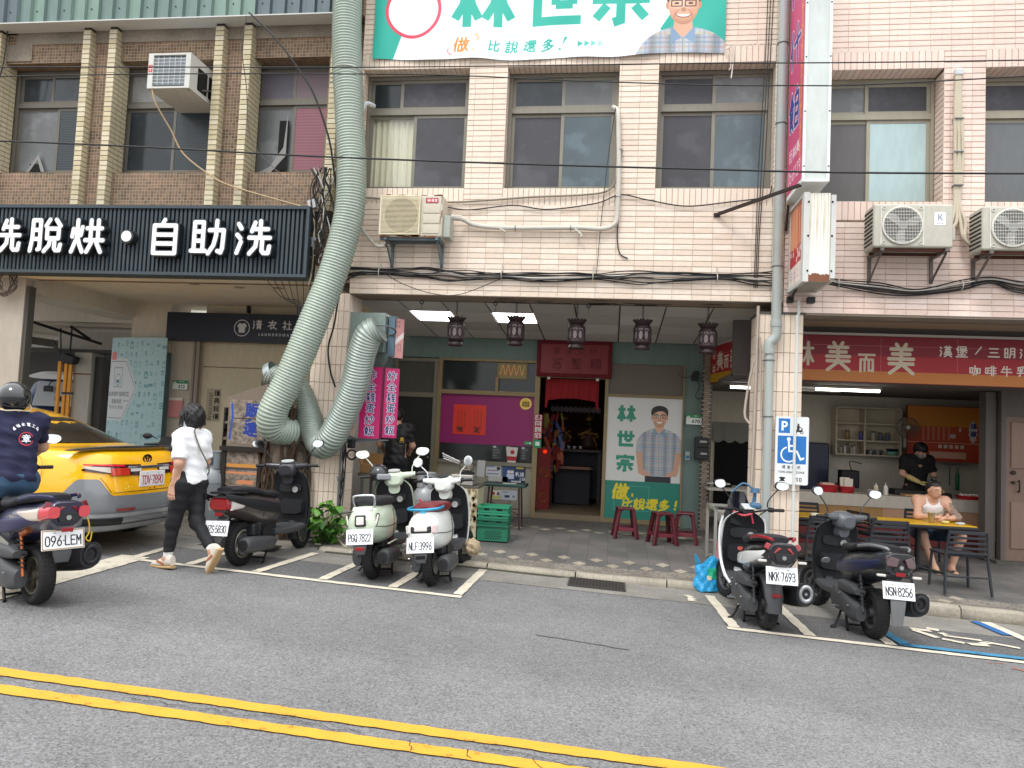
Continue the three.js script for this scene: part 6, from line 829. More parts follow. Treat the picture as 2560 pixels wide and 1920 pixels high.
// ---------- alley seen through the arcade ----------
{
const wall=std('#c4c1ba',.85,{map: T.grime});
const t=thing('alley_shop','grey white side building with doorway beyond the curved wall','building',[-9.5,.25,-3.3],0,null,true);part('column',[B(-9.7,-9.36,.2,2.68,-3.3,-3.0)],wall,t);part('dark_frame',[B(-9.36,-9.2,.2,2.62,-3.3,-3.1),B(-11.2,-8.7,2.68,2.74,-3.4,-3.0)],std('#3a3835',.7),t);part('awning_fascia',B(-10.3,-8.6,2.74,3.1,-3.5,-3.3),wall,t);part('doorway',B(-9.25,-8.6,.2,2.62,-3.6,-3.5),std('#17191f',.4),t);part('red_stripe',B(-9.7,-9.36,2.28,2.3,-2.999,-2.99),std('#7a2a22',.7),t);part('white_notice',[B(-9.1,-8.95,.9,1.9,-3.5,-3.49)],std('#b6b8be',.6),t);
const brush=[rod([-9.15,2.3,-3.48],[-8.9,2.35,-3.48],.012),rod([-9.1,2.2,-3.48],[-8.88,2.27,-3.48],.012),rod([-9.05,2.1,-3.48],[-8.88,2.15,-3.48],.014)];part('brush_mark',brush,std('#8d939a',.6),t,'stuff');
each('slanted_brace',[bar([-10.4,3.2,-2.6],[-9.2,2.85,-3.0],.1,.05),bar([-9.5,3.1,-2.6],[-9.2,2.9,-2.7],.08,.04)],M.dark,t);part('alley_ceiling',B(-13,-8.6,3.18,3.24,-6.5,-3.2),std('#b6aea2',.85),t);part('cross_beam',[B(-13,-8.6,3.0,3.18,-6.6,-6.4),bar([-12.8,3.1,-3.4],[-10.6,2.9,-6.4],.08,.15)],std('#58544e',.8),t);
const a=thing('far_house','pale plastered house with corrugated awning at the far end of the alley','building',[-15,.3,-11],0,null,true);part('wall',[B(-24,-10.5,0,7,-11.4,-11)],std('#dedcd6',.9,{map: T.conc}),a);const aw=[];for (let k=0;k<40;k++) aw.push(cyl(.09,.09,1.6,-20+k*.17,3.62,-10.4,1.35,0,0,8));part('awning',aw,std('#d7d6d2',.6),a,'stuff');part('painted_shade_front',B(-20,-13,.2,3.4,-10.98,-10.9),std('#34312e',.9),a);part('vent',cyl(.14,.14,.12,-17.2,4.6,-10.95,Math.PI/2),std('#e3e3e0',.5),a);  // shade below the awning is put into the dark colour of the front sheet
const y=thing('yellow_gate','yellow steel bars standing in front of the blue van','gate',[-9.83,.25,-3.0],0,null,true);for (const [x,y0,y1] of [[-9.93,.25,2.5],[-9.8,1.95,2.46],[-9.8,.25,1.9],[-9.71,1.95,2.45],[-9.71,.25,1.9]]) part('bar',box(.055,y1-y0,.04,x,(y0+y1)/2,-2.94),std('#e39a12',.5),y);part('rail',[box(.2,.04,.03,-9.76,1.93,-2.96),box(.22,.03,.03,-9.78,2.47,-2.97)],M.black,y);
const v=thing('blue_van','blue van with white roof parked in the alley behind the yellow bars','van',[-11.4,.28,-5.3],.1),bl=std('#2d3b5e',.35,{metalness: .2});part('body',loft([ring(-3.2,.35,1.55,.78,5),ring(-.2,.35,1.6,.8,5),ring(.55,.4,1.55,.79,5),ring(.7,.45,1.1,.72,4)]),bl,v);part('cabin',loft([ring(-3.1,1.3,2.02,.74,5,1.05,.92),ring(.1,1.3,2.06,.74,5,1.05,.92),ring(.45,1.3,1.95,.72,5,1.05,.92),ring(.6,1.3,1.6,.7,5)]),bl,v);part('roof',loft([ring(-3.1,1.98,2.12,.72,3),ring(.3,1.98,2.14,.72,3),ring(.62,1.96,2.06,.66,3)]),std('#d8dbdf',.4),v);
part('rear_window',rbox(1.05,.55,.05,.12,0,1.66,.56,-.32),phys('#b7bcc3',.15),v);for (const s of [-1,1]) part('tail_light',rbox(.13,.3,.06,.02,s*.64,1.0,.7),std('#a3202a',.3),v);part('plate',box(.3,.14,.02,.15,.92,.74),std('#b98a86',.5),v);part('rear_mirror',[rbox(.2,.12,.04,.03,-.2,1.76,.66),tube([[-.1,1.95,.5],[-.18,1.9,.62],[-.2,1.8,.66]],.01),rbox(.14,.11,.04,.03,.05,1.56,.7)],M.black,v);for (const [a,b] of [[-.7,.2],[.7,.2],[-.7,-2.3],[.7,-2.3]]) part('wheel',cyl(.28,.28,.16,a,.28,b,0,0,Math.PI/2,24),M.rubber,v);
const fl=thing('flood_lamp','black flood lamp and bent plate hanging above the yellow bars','lamp',[-9.8,2.6,-2.9],0,null,true);part('housing',[rbox(.26,.14,.16,.03,-9.66,2.55,-2.85,0,0,-.3)],M.black,fl);part('plate',extr([[-10.05,2.9],[-10.0,2.86],[-9.85,2.62],[-9.7,2.64],[-9.74,2.5],[-9.88,2.52]],.02,0,0,0,-2.85),M.black,fl);part('stem',[rod([-9.9,3.1,-2.85],[-9.86,2.66,-2.85],.012),rod([-9.68,3.1,-2.85],[-9.68,2.6,-2.85],.014)],M.black,fl);
}
// ---------- breakfast shop ----------
{
const signW=3.5,h=.62,t=thing('breakfast_sign','long red shop sign with white brush characters and orange band','sign',[3.6,2.48,-1.05],0,null,true);
part('board',B(2.0,5.5,2.48,3.1,-1.14,-1.06),std('#5b0d16',.6),t);
part('print',plane(3.48,.6,3.75,2.79,-1.0575),printMat(3.48,.6,500,(g,w,hh)=>{const X=(x)=>(x-2.01)*500;fill(g,'#7d0d20',0,0,w,hh*.42);fill(g,'#a01420',0,hh*.42,w,hh*.34);fill(g,'#b8702c',0,hh*.76,w,hh*.3);g.fillStyle='rgba(220,190,180,.6)';g.fillRect(0,hh*.2,w,2);for (let k=0;k<4;k++) g.fillRect(w*k*.27+260,0,2,hh*.76);
[['林',2.36,.32],['美',2.78,.38],['而',3.19,.26],['美',3.56,.4]].forEach(([c,x,s])=>{han(g,c,X(x),hh*(c==='而'?.36:.14),s*500,s*60,'#cbbda4',{sx: .82});});
han(g,'漢堡',X(4.2),hh*.16,72,9,'#d9d2c4',{dx: 96});han(g,'三明治',X(4.78),hh*.16,70,9,'#d9d2c4',{dx: 96});han(g,'咖啡牛乳',X(4.56),hh*.56,66,8,'#d9d2c4',{dx: 94});g.strokeStyle='#d9d2c4';g.lineWidth=8;g.beginPath();g.moveTo(X(4.7),hh*.16);g.lineTo(X(4.63),hh*.32);g.moveTo(X(5.38),hh*.56);g.lineTo(X(5.31),hh*.74);g.stroke();},{roughness: .5}),t);
part('top_rail',[B(2.0,5.5,3.1,3.13,-1.14,-1.03)],std('#b7aea6',.5),t);
const L=Math.hypot(.38,1.95),a=Math.atan2(1.95,.38),u=thing('breakfast_sign','short red sign panel slanting back along the left side of the breakfast shop','sign',[1.7,2.52,-2.03],-a);
part('board',B(-L/2,L/2,0,.58,-.06,0),std('#5b0d16',.6),u);part('rail',box(L,.03,.07,0,.59,-.03),std('#b7aea6',.5),u);
part('print',plane(L-.02,.56,0,.29,.0025),printMat(L,.56,400,(g,w,hh)=>{fill(g,'#a5141f',0,0,w,hh*.76);fill(g,'#c4921c',0,hh*.76,w,hh*.3);g.fillStyle='rgba(230,210,200,.7)';g.fillRect(0,hh*.25,w,2);g.fillRect(0,hh*.5,w,2);for (let k=1;k<6;k++) g.fillRect(w*k/6,0,2,hh*.76);han(g,'巨林',w*.1,hh*.12,50,7,'#e2d6c2',{dx: 0,dy: 88});[['美',.2,110],['而',.36,84],['美',.5,118]].forEach(([c,x,s])=>han(g,c,w*x,hh*.68-s,s,s*.14,'#e2d6c2'));}),u);
u.children.forEach((c)=>{c.position.x=0;});
const litM=std('#ffffff',.5,{emissive: new THREE.Color('#fffdf5'),emissiveIntensity: 5});
for (const [x,z,on,l] of [[3.45,-2.35,1,'lit white fluorescent tube on the breakfast shop ceiling'],[3.0,-2.7,0,'unlit pale tube fitting behind the lit fluorescent tube'],[1.98,-2.6,1,'lit fluorescent tube glimpsed left of the pillar in the breakfast shop']]) {const f=thing('tube_light',l,'lamp',[x,2.42,z]);part('fitting',rbox(x<2?.4:.95,.04,.08,.01,0,.075,0),std('#b8b4ac',.5),f);part('tube',cyl(.018,.018,x<2?.36:.9,0,.035,0,0,0,Math.PI/2),on?litM:std('#a9a69e',.4),f);if (on) {const r=new THREE.RectAreaLight('#fff6e8',15,x<2?.36:.9,.05);r.position.set(x,2.42,z);r.lookAt(x,0,z);scene.add(r);}}
const c=thing('shop_counter','long breakfast counter with white top over orange and red bands','counter',[4.1,.05,-3.2],0,null,true);part('top',B(2.0,5.74,.70,.885,-3.5,-2.98),std('#cfc7ba',.5,{map: T.grime}),c);part('upper_band',[B(2.0,4.2,.42,.70,-3.3,-3.0),],std('#b58a52',.6,{map: T.grime}),c);part('upper_band',B(4.2,5.74,.42,.70,-3.3,-3.001),std('#c99c7c',.6,{map: T.grime}),c);part('lower_band',B(2.0,5.74,.03,.42,-3.3,-2.998),std('#7c2b2b',.6,{map: T.grime}),c);
const s=thing('wall_shelf','pale open wall shelf of three levels at the back of the breakfast shop','shelf',[4.5,1.46,-4.7],0,null,true),sm=std('#d6cab4',.7,{map: T.grime});part('back',B(3.95,5.03,1.46,2.3,-4.9,-4.88),sm,s);for (const x of [3.95,4.43,5.03]) part('upright',B(x-.012,x+.012,1.46,2.3,-4.88,-4.6),sm,s);for (const y of [1.47,1.72,2.02,2.3]) {part('board',B(3.962,4.418,y-.012,y+.012,-4.88,-4.62),sm,s);part('board',B(4.442,5.018,y-.012,y+.012,-4.88,-4.62),sm,s);}
const jar=(x,y,z,r,hh,col,l,g2)=>{const j=thing('jar',l,'jar',[x,y,z],0,g2);part('body',lathe([[0,0],[r,0],[r,hh*.75],[r*.8,hh*.82],[0,hh*.82]],14),std(col,.35),j);part('lid',cyl(r*.85,r*.85,hh*.18,0,hh*.9,0),std('#5c4a44',.5),j);return j;};
for (let k=0;k<6;k++) jar(4.06+k*.055,1.482,-4.7+(k % 2)*.05,.022,.14+.03*(k % 3),['#a99a8c','#c9c4bb','#7c6a62'][k % 3],['first','second','third','fourth','fifth','sixth'][k]+' bottle from the left on the lowest board of the left shelf bay','bottles on the lowest shelf board');for (let k=0;k<5;k++) jar(4.5+k*.06,1.482,-4.7,.024,.09,['#3c3a44','#8d8a92'][k % 2],['first','second','third','fourth','fifth'][k]+' small jar from the left on the lowest board of the right shelf bay','jars on the lowest right board');
jar(4.72,1.732,-4.7,.04,.15,'#4b5a66','jar with dark green lid, left of the pair on the middle shelf');jar(4.84,1.732,-4.7,.04,.15,'#4b5a66','jar with dark green lid, right of the pair on the middle shelf');jar(4.16,1.732,-4.7,.045,.17,'#8a6f45','brown jar on the middle left shelf');jar(4.39,1.732,-4.7,.035,.16,'#3b3f8a','blue and white tin beside the shelf divider');jar(4.6,1.732,-4.7,.04,.17,'#a39a8a','pale glass jar on the middle right shelf');
const bs=thing('green_basin','pale green plastic basin on the lowest right shelf','basin',[4.92,1.482,-4.7]);part('body',lathe([[0,0],[.07,0],[.1,.07],[.105,.07],[.07,.008]],20),std('#7fb3a2',.5),bs);part('dark_bowl',lathe([[0,.07],[.08,.07],[.1,.12],[.095,.12],[0,.085]],20),std('#1f2438',.5),bs);
const mb=thing('menu_board','large orange and red menu board on the back wall behind the cook','menu board',[5.7,1.42,-4.5],0,null,true);part('board',B(5.1,6.3,1.42,2.38,-4.6,-4.52),std('#8a3a1c',.6),mb);part('print',plane(1.19,.94,5.7,1.9,-4.517),printMat(1.19,.94,500,(g,w,hh)=>{const q=g.createLinearGradient(0,0,0,hh);q.addColorStop(0,'#cf7d35');q.addColorStop(.36,'#d28f35');q.addColorStop(.37,'#c95632');q.addColorStop(1,'#b03a28');g.fillStyle=q;g.fillRect(0,0,w,hh);fill(g,'#d8c8b8',0,hh*.66,w,4);for (let k=0;k<6;k++) for (let j=0;j<7;j++) fill(g,'rgba(226,200,180,.7)',w*(.2+k*.07),hh*(.38+j*.036),16,9);fill(g,'#d6a78f',w*.3,hh*.83,w*.5,hh*.12);for (let k=0;k<5;k++) fill(g,'#d9cdb9',w*(.42+k*.075),hh*.7,30,30);g.fillStyle='#d9d6d2';g.beginPath();for (let i=0;i<24;i++) {const r=i % 2?1:.72,a=i/24*6.283;g.lineTo(w*.89+Math.cos(a)*40*r,hh*.45+Math.sin(a)*110*r);} g.fill();han(g,'現做',w*.86,hh*.29,46,8,'#20368a',{dx: 0,dy: 66});fill(g,'#cfcac0',w*.58,hh*.5,44,34);fill(g,'#cfcac0',w*.7,hh*.38,18,34);}),mb);
part('white_side',B(6.31,6.46,1.4,2.42,-4.6,-4.3),std('#cfc4b2',.7),mb);
const f=thing('wall_fan','brownish wall fan with round cage above the cook','fan',[5.0,1.98,-4.25],-.1);part('cage',[torus(.17,.006,0,0,.04),torus(.17,.006,0,0,-.04),torus(.11,.003,0,0,.055),torus(.06,.003,0,0,.06),...Array.from({length: 28},(_,k)=>{const a=k/28*6.283;return tube([[.03*Math.cos(a),.03*Math.sin(a),.062],[.11*Math.cos(a),.11*Math.sin(a),.055],[.17*Math.cos(a),.17*Math.sin(a),.02]],.0016,6,4);})],std('#6d6259',.5),f);part('blade',[0,1,2].map((k)=>extr(smooth2([[.03,-.02],[.14,-.06],[.155,.03],[.04,.02]]),.004).rotateZ(k*2.094)),std('#7c6248',.5),f);part('hub',sph(.035,0,0,.06,1,1,.5),std('#c9c4b8',.4),f);part('motor',[cyl(.06,.06,.1,0,0,-.09,Math.PI/2),rbox(.05,.3,.05,.01,.0,-.2,-.15)],std('#8f8a80',.5),f);
const hr=thing('utensil_rail','pale rail of hooks on the wall right of the cook','rail',[5.88,1.38,-4.52]);part('rail',[rod([-.18,0,.02],[.18,0,.02],.008),...Array.from({length: 7},(_,k)=>torus(.014,.003,-.15+k*.05,-.02,.025))],M.galv,hr);solo('spatula',[rod([5.78,1.34,-4.48],[5.78,1.02,-4.48],.01)],std('#1f5a42',.5),'thin dark green handle hanging from the rail','utensil');solo('green_bottle',[lathe([[0,0],[.032,0],[.035,.25],[.014,.34],[.014,.4],[0,.4]],14).translate(5.9,.94,-4.47)],std('#1c6b45',.35),'green long bottle shape hanging from the rail','utensil');
const bk=(x,z,w,d,hh,l)=>{const b=thing('red_basket',l,'basket',[x,.885,z]);part('body',loft([[[-w*.45,0,-d*.45],[w*.45,0,-d*.45],[w*.45,0,d*.45],[-w*.45,0,d*.45]],[[-w/2,hh,-d/2],[w/2,hh,-d/2],[w/2,hh,d/2],[-w/2,hh,d/2]]]),std('#a81420',.45),b);part('rim',[box(w+.01,.012,.012,0,hh,d/2),box(.012,.011,d,w/2,hh,0),box(.012,.011,d,-w/2,hh,0)],std('#b81a26',.4),b);return b;};
const b1=bk(3.42,-3.2,.26,.22,.11,'red basket on the counter left of the one holding cartons');part('contents',[rbox(.2,.05,.16,.02,0,.12,0)],std('#c9a792',.7),b1);const b2=bk(3.7,-3.18,.19,.2,.1,'red basket on the counter holding white paper cartons');part('carton',[box(.14,.16,.04,-.02,.16,0,-.1),box(.13,.15,.03,.02,.15,.05,.1,.1)],std('#dcd3c4',.7),b2);const b3=bk(5.5,-3.15,.3,.2,.055,'wide red tray of white eggs at the right end of the counter');part('egg',Array.from({length: 10},(_,k)=>sph(.026,-.1+(k % 5)*.05,.066,-.04+Math.floor(k/5)*.07,1,.85,1,8)),std('#dcd3c8',.5),b3,'stuff');
for (const [x,l] of [[4.14,'cream squeeze bottle on the counter, left of the pair'],[4.285,'white squeeze bottle on the counter, right of the pair']]) {const b=thing('sauce_bottle',l,'bottle',[x,.885,-3.15]);part('body',lathe([[0,0],[.034,0],[.036,.1],[.03,.12],[0,.12]],16),std(x<4.2?'#d6c4a6':'#d8d4ca',.4),b);part('nozzle',lathe([[.03,.12],[.03,.14],[.008,.15],[.004,.19],[0,.19]],12),std('#e0dcd2',.4),b);}
solo('condiment_cup',cyl(.03,.034,.08,4.05,.925,-3.15),std('#b9a992',.5),'small pale cup on the counter left of the squeeze bottles','cup');solo('chopping_tray',[rbox(.38,.03,.24,.01,4.73,.905,-3.16)],std('#b88a5c',.6),'wooden tray on the counter before the cook','tray');solo('hot_plate',[rbox(.5,.09,.3,.02,4.72,.93,-3.45),rbox(.4,.07,.22,.02,5.1,.92,-3.35)],M.black,'black griddle on the counter under the cook hands','griddle');
const ap=thing('coffee_machine','dark kitchen machine and stand under the shelf','machine',[4.1,.9,-4.4]);part('body',rbox(.3,.3,.25,.02,0,.15,0),M.black,ap);part('white_panel',rbox(.15,.26,.03,.01,-.28,.2,.1),std('#8f8b84',.5),ap);part('lamp_arm',tube([[.05,.3,0],[.02,.45,.02],[.2,.42,.05]],.008),M.black,ap);solo('fridge',[rbox(.5,1.6,.5,.03,3.6,.85,-4.9)],std('#2c2f4a',.4),'dark blue tall refrigerator left of the wall shelf','refrigerator');
solo('side_table',[box(.75,.03,.4,1.85,.88,-2.6),box(.34,.02,.2,1.68,.95,-2.8)],std('#b4b0a6',.5),'pale narrow side table deep inside behind the sink stand','table');
const k=thing('sink_stand','steel frame stand with a sink bowl left of the middle pillar','sink',[1.42,.15,-.3],0,null,true),sl=std('#b9b8b2',.35,{metalness: .5,map: T.grime});for (const [x,z] of [[1.24,-.5],[1.28,-.05],[1.66,-.5],[1.66,-.05]]) part('leg',box(.035,.64,.035,x,.48,z),sl,k);part('rim',[bar([1.24,.82,-.5],[1.28,.8,-.05],.035,.035),bar([1.28,.8,-.05],[1.66,.79,-.05],.035,.035),bar([1.24,.82,-.5],[1.66,.82,-.5],.035,.035),bar([1.66,.82,-.5],[1.66,.79,-.05],.035,.035)],sl,k);part('bowl',lathe([[.17,.8],[.16,.7],[.12,.63],[0,.62]],24).translate(1.47,0,-.27),std('#c4c2ba',.3,{metalness: .5,side: THREE.DoubleSide}),k);part('low_shelf',box(.42,.025,.45,1.46,.2,-.28),sl,k);
}
// ---------- scooters: forward is -z, the rear tyre touches the ground at the origin ----------
const mirrorM=std('#e9eef0',.06,{metalness: 1}),chrome=std('#c9ccce',.2,{metalness: .9}),plastic=std('#202227',.5,{map: T.grime}),plasticG=std('#4a4c50',.55,{map: T.grime});
const redL=phys('#8e0f18',.18,{clearcoat: .6}),clearL=phys('#cfcac4',.15,{clearcoat: .5}),amber=phys('#d07a1c',.25);
function tyre(r,w) {const d=.08;return lathe([[r-d,-w*.36],[r-d*.55,-w*.5],[r-.018,-w*.42],[r-.003,-w*.22],[r,0],[r-.003,w*.22],[r-.018,w*.42],[r-d*.55,w*.5],[r-d,w*.36],[r-d,-w*.36]],44).rotateZ(Math.PI/2);}
function wheel(t,r,w,y,z,rimM,steer=(g)=>g) {
const m=part('tyre',steer(mv(tyre(r,w),0,y,z)),M.rubber,t),R=r-.078,tr=[];for (let k=0;k<40;k++) {const a=k/40*6.283;for (const s of [-1,1]) tr.push(box(w*.26,.003,.007,s*w*.2,0,r-.0045,0,0,0).rotateY(s*.0).rotateX(a).translate(0,y,z));} part('tread',steer(geo(tr)),plastic,m,'stuff');
const sp=[lathe([[R-.02,-w*.34],[R+.004,-w*.38],[R+.004,w*.38],[R-.02,w*.34],[R-.03,0],[R-.02,-w*.34]],36).rotateZ(Math.PI/2),cyl(.04,.04,w*.8,0,0,0,0,0,Math.PI/2)];for (let k=0;k<5;k++) {const a=k*1.2566;sp.push(bar([0,Math.cos(a)*.03,Math.sin(a)*.03],[0,Math.cos(a)*(R-.01),Math.sin(a)*(R-.01)],.03,w*.3));}
part('rim',steer(mv(geo(sp),0,y,z)),rimM,m);
part('brake_disc',steer(mv(geo([cyl(R*.75,R*.75,.004,w*.42,0,0,0,0,Math.PI/2,28)]),0,y,z)),std('#8b8d8f',.3,{metalness: .8}),m);
}
function scooter(o) {
const t=thing(o.name,o.label,'scooter',[o.x,road(o.x),o.z],0);t.rotation.set(0,o.turn,o.lean ?? 0,'YXZ');
const r=.225,b=phys(o.color,o.gloss ?? .25,{clearcoat: .7,clearcoatRoughness: .12,map: o.dirty?T.grime:null}),in_=o.inner ?? plastic,S=o.style,wz=-1.24;
const st=(g)=>mv(mv(g,0,0,.98),0,0,0).rotateY(o.steer ?? 0).translate(0,0,-.98);
wheel(t,r,S==='sport'?.125:.105,r,0,o.rim ?? plasticG);wheel(t,r,.1,r,wz,o.rim ?? plasticG,st);
const secs={classic: [[-.58,.42,.68,.12,3.4],[-.42,.36,.74,.165,3.4],[-.18,.35,.765,.196,3.3],[.06,.365,.765,.192,3.2],[.22,.41,.75,.168,3],[.31,.45,.715,.138,2.8],[.345,.5,.66,.09,2.5]],sport: [[-.6,.42,.66,.12,3],[-.4,.4,.73,.165,3.2],[-.1,.47,.78,.185,3.4],[.12,.53,.81,.175,3.4],[.3,.57,.835,.165,3.6],[.42,.64,.84,.14,4.5],[.45,.67,.83,.125,5]],plain: [[-.6,.4,.66,.11,3],[-.42,.36,.72,.15,3],[-.15,.42,.745,.175,3],[.1,.5,.75,.17,3],[.26,.55,.76,.145,3.2],[.35,.57,.75,.12,3.4]]}[S];
part('body_panel',loft(secs.map(([z,a,c,w,n])=>ring(z,a,c,w,n,S==='classic'?.92:.55,.8)),{sub: 5}),b,t);
if (S!=='classic') part('side_trim',[-1,1].map((s)=>loft([ring(-.5,.5,.6,.012,2,1,1,s*.15),ring(-.1,.56,.68,.02,2,1,1,s*.178),ring(.25,.66,.74,.02,2,1,1,s*.158),ring(.42,.72,.78,.01,2,1,1,s*.12)],{sub: 4})),o.trim ?? plastic,t);
part('panel_gap',[-1,1].flatMap((s)=>[tube(secs.slice(0,-1).map(([z,a,c,w],k)=>[s*(w*(S==='classic'?.99:.86)+.001),lerp(a,c,.42),z]),.0035,40,5),tube([[s*secs[2][3]*.93,secs[2][1]+.06,secs[2][0]],[s*(secs[2][3]+.001),lerp(secs[2][1],secs[2][2],.5),secs[2][0]-.01],[s*secs[2][3]*.93,secs[2][2]-.08,secs[2][0]-.02]],.003,16,5)]),M.dark,t);
part('control_cable',[-1,1].map((s)=>st(tube([[s*.22,.99,-.9],[s*.14,.9,-.97],[s*.06,.8,-1.0]],.006,20,5))),M.black,t);part('kick_start',[rod([-.2,.24,-.1],[-.23,.2,-.3],.009),rbox(.07,.018,.03,.006,-.25,.2,-.31)],M.galv,t);part('engine_bolt',[[-.4,.2],[-.4,.36],[-.1,.18],[-.02,.27],[-.22,.34]].map(([z,y])=>cyl(.009,.009,.012,-.232,y,z,0,0,Math.PI/2,8)),chrome,t,'stuff');
const sy=S==='sport'?.8:.755;part('seat',loft(S==='classic'?[ring(-.6,sy-.05,sy+.01,.08,2.6),ring(-.5,sy-.05,sy+.045,.13,2.8),ring(-.25,sy-.05,sy+.07,.155,2.8),ring(-.02,sy-.04,sy+.085,.15,2.8),ring(.12,sy-.02,sy+.075,.12,2.6),ring(.18,sy+.0,sy+.05,.07,2.4)]:[ring(-.62,sy-.09,sy-.04,.07,2.6),ring(-.48,sy-.1,sy-.01,.13,2.8),ring(-.22,sy-.06,sy+.01,.16,3),ring(-.08,sy-.03,sy+.055,.15,3),ring(.14,sy-.0,sy+.075,.13,3),ring(.28,sy+.02,sy+.07,.09,2.6)],{sub: 4}),o.seat ?? std('#1d1d22',.6,{bumpMap: T.fabric,bumpScale: .001}),t);
part('floorboard',[loft([ring(-1.02,.27,.335,.17,4),ring(-.85,.25,.33,.19,5),ring(-.56,.25,.33,.18,5),ring(-.42,.27,.34,.15,4)],{sub: 2})],o.floor ?? plasticG,t);
const sl=(k,dz,f=1)=>[[.26,.17,-1.07],[.4,.2,-1.08],[.6,.225,-1.06],[.78,.225,-1.02],[.88,.2,-.985],[.95,.12,-.955],[.965,.06,-.95]].map(([y,w,z])=>Array.from({length: 24},(_,i)=>{const a=i/24*6.2832,c=Math.cos(a),s=Math.sin(a);return [Math.sign(c)*Math.abs(c) ** .7*w*k,y,z+dz+s*.045*f+(Math.abs(c) ** 3)*.05];}));
part('leg_shield',loft(sl(1,0,1),{sub: 3}),o.front?phys(o.front,.3,{clearcoat: .5}):b,t);part('inner_shield',loft(sl(.94,.03,.8),{sub: 3}),in_,t);
part('glove_box',[loft([ring(-1.0,.42,.62,.16,4),ring(-.93,.44,.6,.15,4)]),loft([ring(-1.0,.68,.8,.15,4),ring(-.945,.69,.79,.14,4)])],in_,t);part('ignition',[cyl(.03,.03,.012,.07,.72,-.94,Math.PI/2),torus(.032,.004,.07,.72,-.933)],std('#a9a9a6',.4),t);
const sport=S==='sport',cb=o.cowl ?? b;
part('fork',[-1,1].map((s)=>st(rod([s*.075,.62,-1.06],[s*.075,.21,-1.24],.018))),plasticG,t);
const fn=[];for (let k=0;k<=10;k++) {const a=-.5+k*.24;fn.push([[-.062,-.01],[-.05,.012],[0,.022],[.05,.012],[.062,-.01],[0,.008]].map(([x,h])=>[x,r+(r+.02+h)*Math.cos(a),wz+(r+.02+h)*Math.sin(a)]));} part('front_fender',st(loft(fn)),o.front?std(o.front,.4):b,t);
if (sport&&o.naked) {part('handlebar',[st(tube([[-.36,1.0,-.8],[-.2,1.0,-.84],[-.08,.97,-.9],[.08,.97,-.9],[.2,1.0,-.84],[.36,1.0,-.8]],.011,40)),st(rbox(.14,.06,.1,.02,0,.96,-.92))],M.black,t);part('windscreen',st(loft([ring(-1.03,.9,.93,.15,2.5),ring(-1.1,1.02,1.05,.13,2.5),ring(-1.12,1.14,1.16,.08,2.5)])),phys('#15161b',.1),t);part('upper_cowl',st(loft([ring(-1.14,.78,.98,.14,3),ring(-1.04,.76,.97,.2,3),ring(-.95,.82,.93,.17,3)])),plastic,t);}
else part('handlebar_cowl',[st(loft([ring(-1.02,.93,1.0,.06,2.4),ring(-.97,.89,1.045,.1,2.6),ring(-.88,.87,1.055,.115,2.6),ring(-.82,.87,1.03,.095,2.8),ring(-.79,.9,1.0,.07,2.8)],{sub: 3})),...[-1,1].map((s)=>st(loft([0,1,2,3].map((k)=>ring(0,-.042+k*.005,.042-k*.005,.042-k*.004,2.4).map(([x,y])=>[s*(.07+k*.058),.985+y+k*.006,-.885+k*.012+x]))))),st(loft([ring(-.95,.78,.93,.06,3),ring(-.86,.79,.93,.065,3)]))],cb,t);
part('dashboard',st(sport?rbox(.13,.02,.1,.02,0,1.02,-.9,.5):mv(cyl(.06,.06,.01,0,0,0).scale(1.25,1,.9),0,1.052,-.855,.25)),o.dash ?? std('#b4b9b6',.25),t);
for (const s of [-1,1]) {
part('grip',st(mv(cyl(.017,.016,.12,0,0,0,0,0,Math.PI/2),s*.315,1.0,-.83,0,s*.12)),M.black,t);
part('brake_lever',st(tube([[s*.22,.995,-.9],[s*.3,.985,-.905],[s*.38,.985,-.88]],.006)),o.lever ?? M.black,t);
part('switch_gear',st(rbox(.05,.05,.05,.01,s*.235,1.0,-.85)),M.black,t);
const mx=s*(o.mirrorX ?? .36),my=o.mirrorY ?? 1.24,mm=st(tube([[s*.21,1.02,-.88],[s*.22,1.09,-.88],[mx*.85,my-.05,-.88],[mx,my,-.875]],.0065));part('mirror_arm',mm,o.mirror ?? M.black,t);
const sh=o.mirrorRound?Array.from({length: 20},(_,k)=>[.055*Math.cos(k*.314),.055*Math.sin(k*.314)]):smooth2([[-.07*s,-.02],[-.045*s,.042],[.06*s,.036],[.075*s,-.012],[.01*s,-.048]],true,5);
const mo=part('mirror',st(extr(sh,.024,.006,mx,my+.01,-.88,-.12,s*-.18)),o.mirror ?? M.black,t);part('mirror_glass',st(extr(sh.map(([x,y])=>[x*.88,y*.88]),.002,0,mx,my+.01,-.854,-.12,s*-.18)),mirrorM,mo);
}
part('engine_cover',[loft([ring(-.5,.2,.36,.05,2.6,1,1,-.15),ring(-.42,.16,.4,.075,3,1,1,-.15),ring(-.2,.16,.36,.08,3,1,1,-.15),ring(-.04,.13,.32,.07,2.8,1,1,-.15),ring(.06,.15,.29,.045,2.4,1,1,-.14)],{sub: 4}),loft([ring(-.3,.34,.46,.06,3,1,1,-.16),ring(-.05,.36,.46,.065,3,1,1,-.15),ring(.04,.38,.43,.05,3,1,1,-.15)])],plasticG,t);
part('engine_block',[rbox(.2,.22,.34,.04,0,.33,-.36),cyl(.09,.09,.16,.05,.3,-.3,0,0,Math.PI/2),rbox(.1,.14,.12,.03,.08,.36,-.1)],plastic,t);
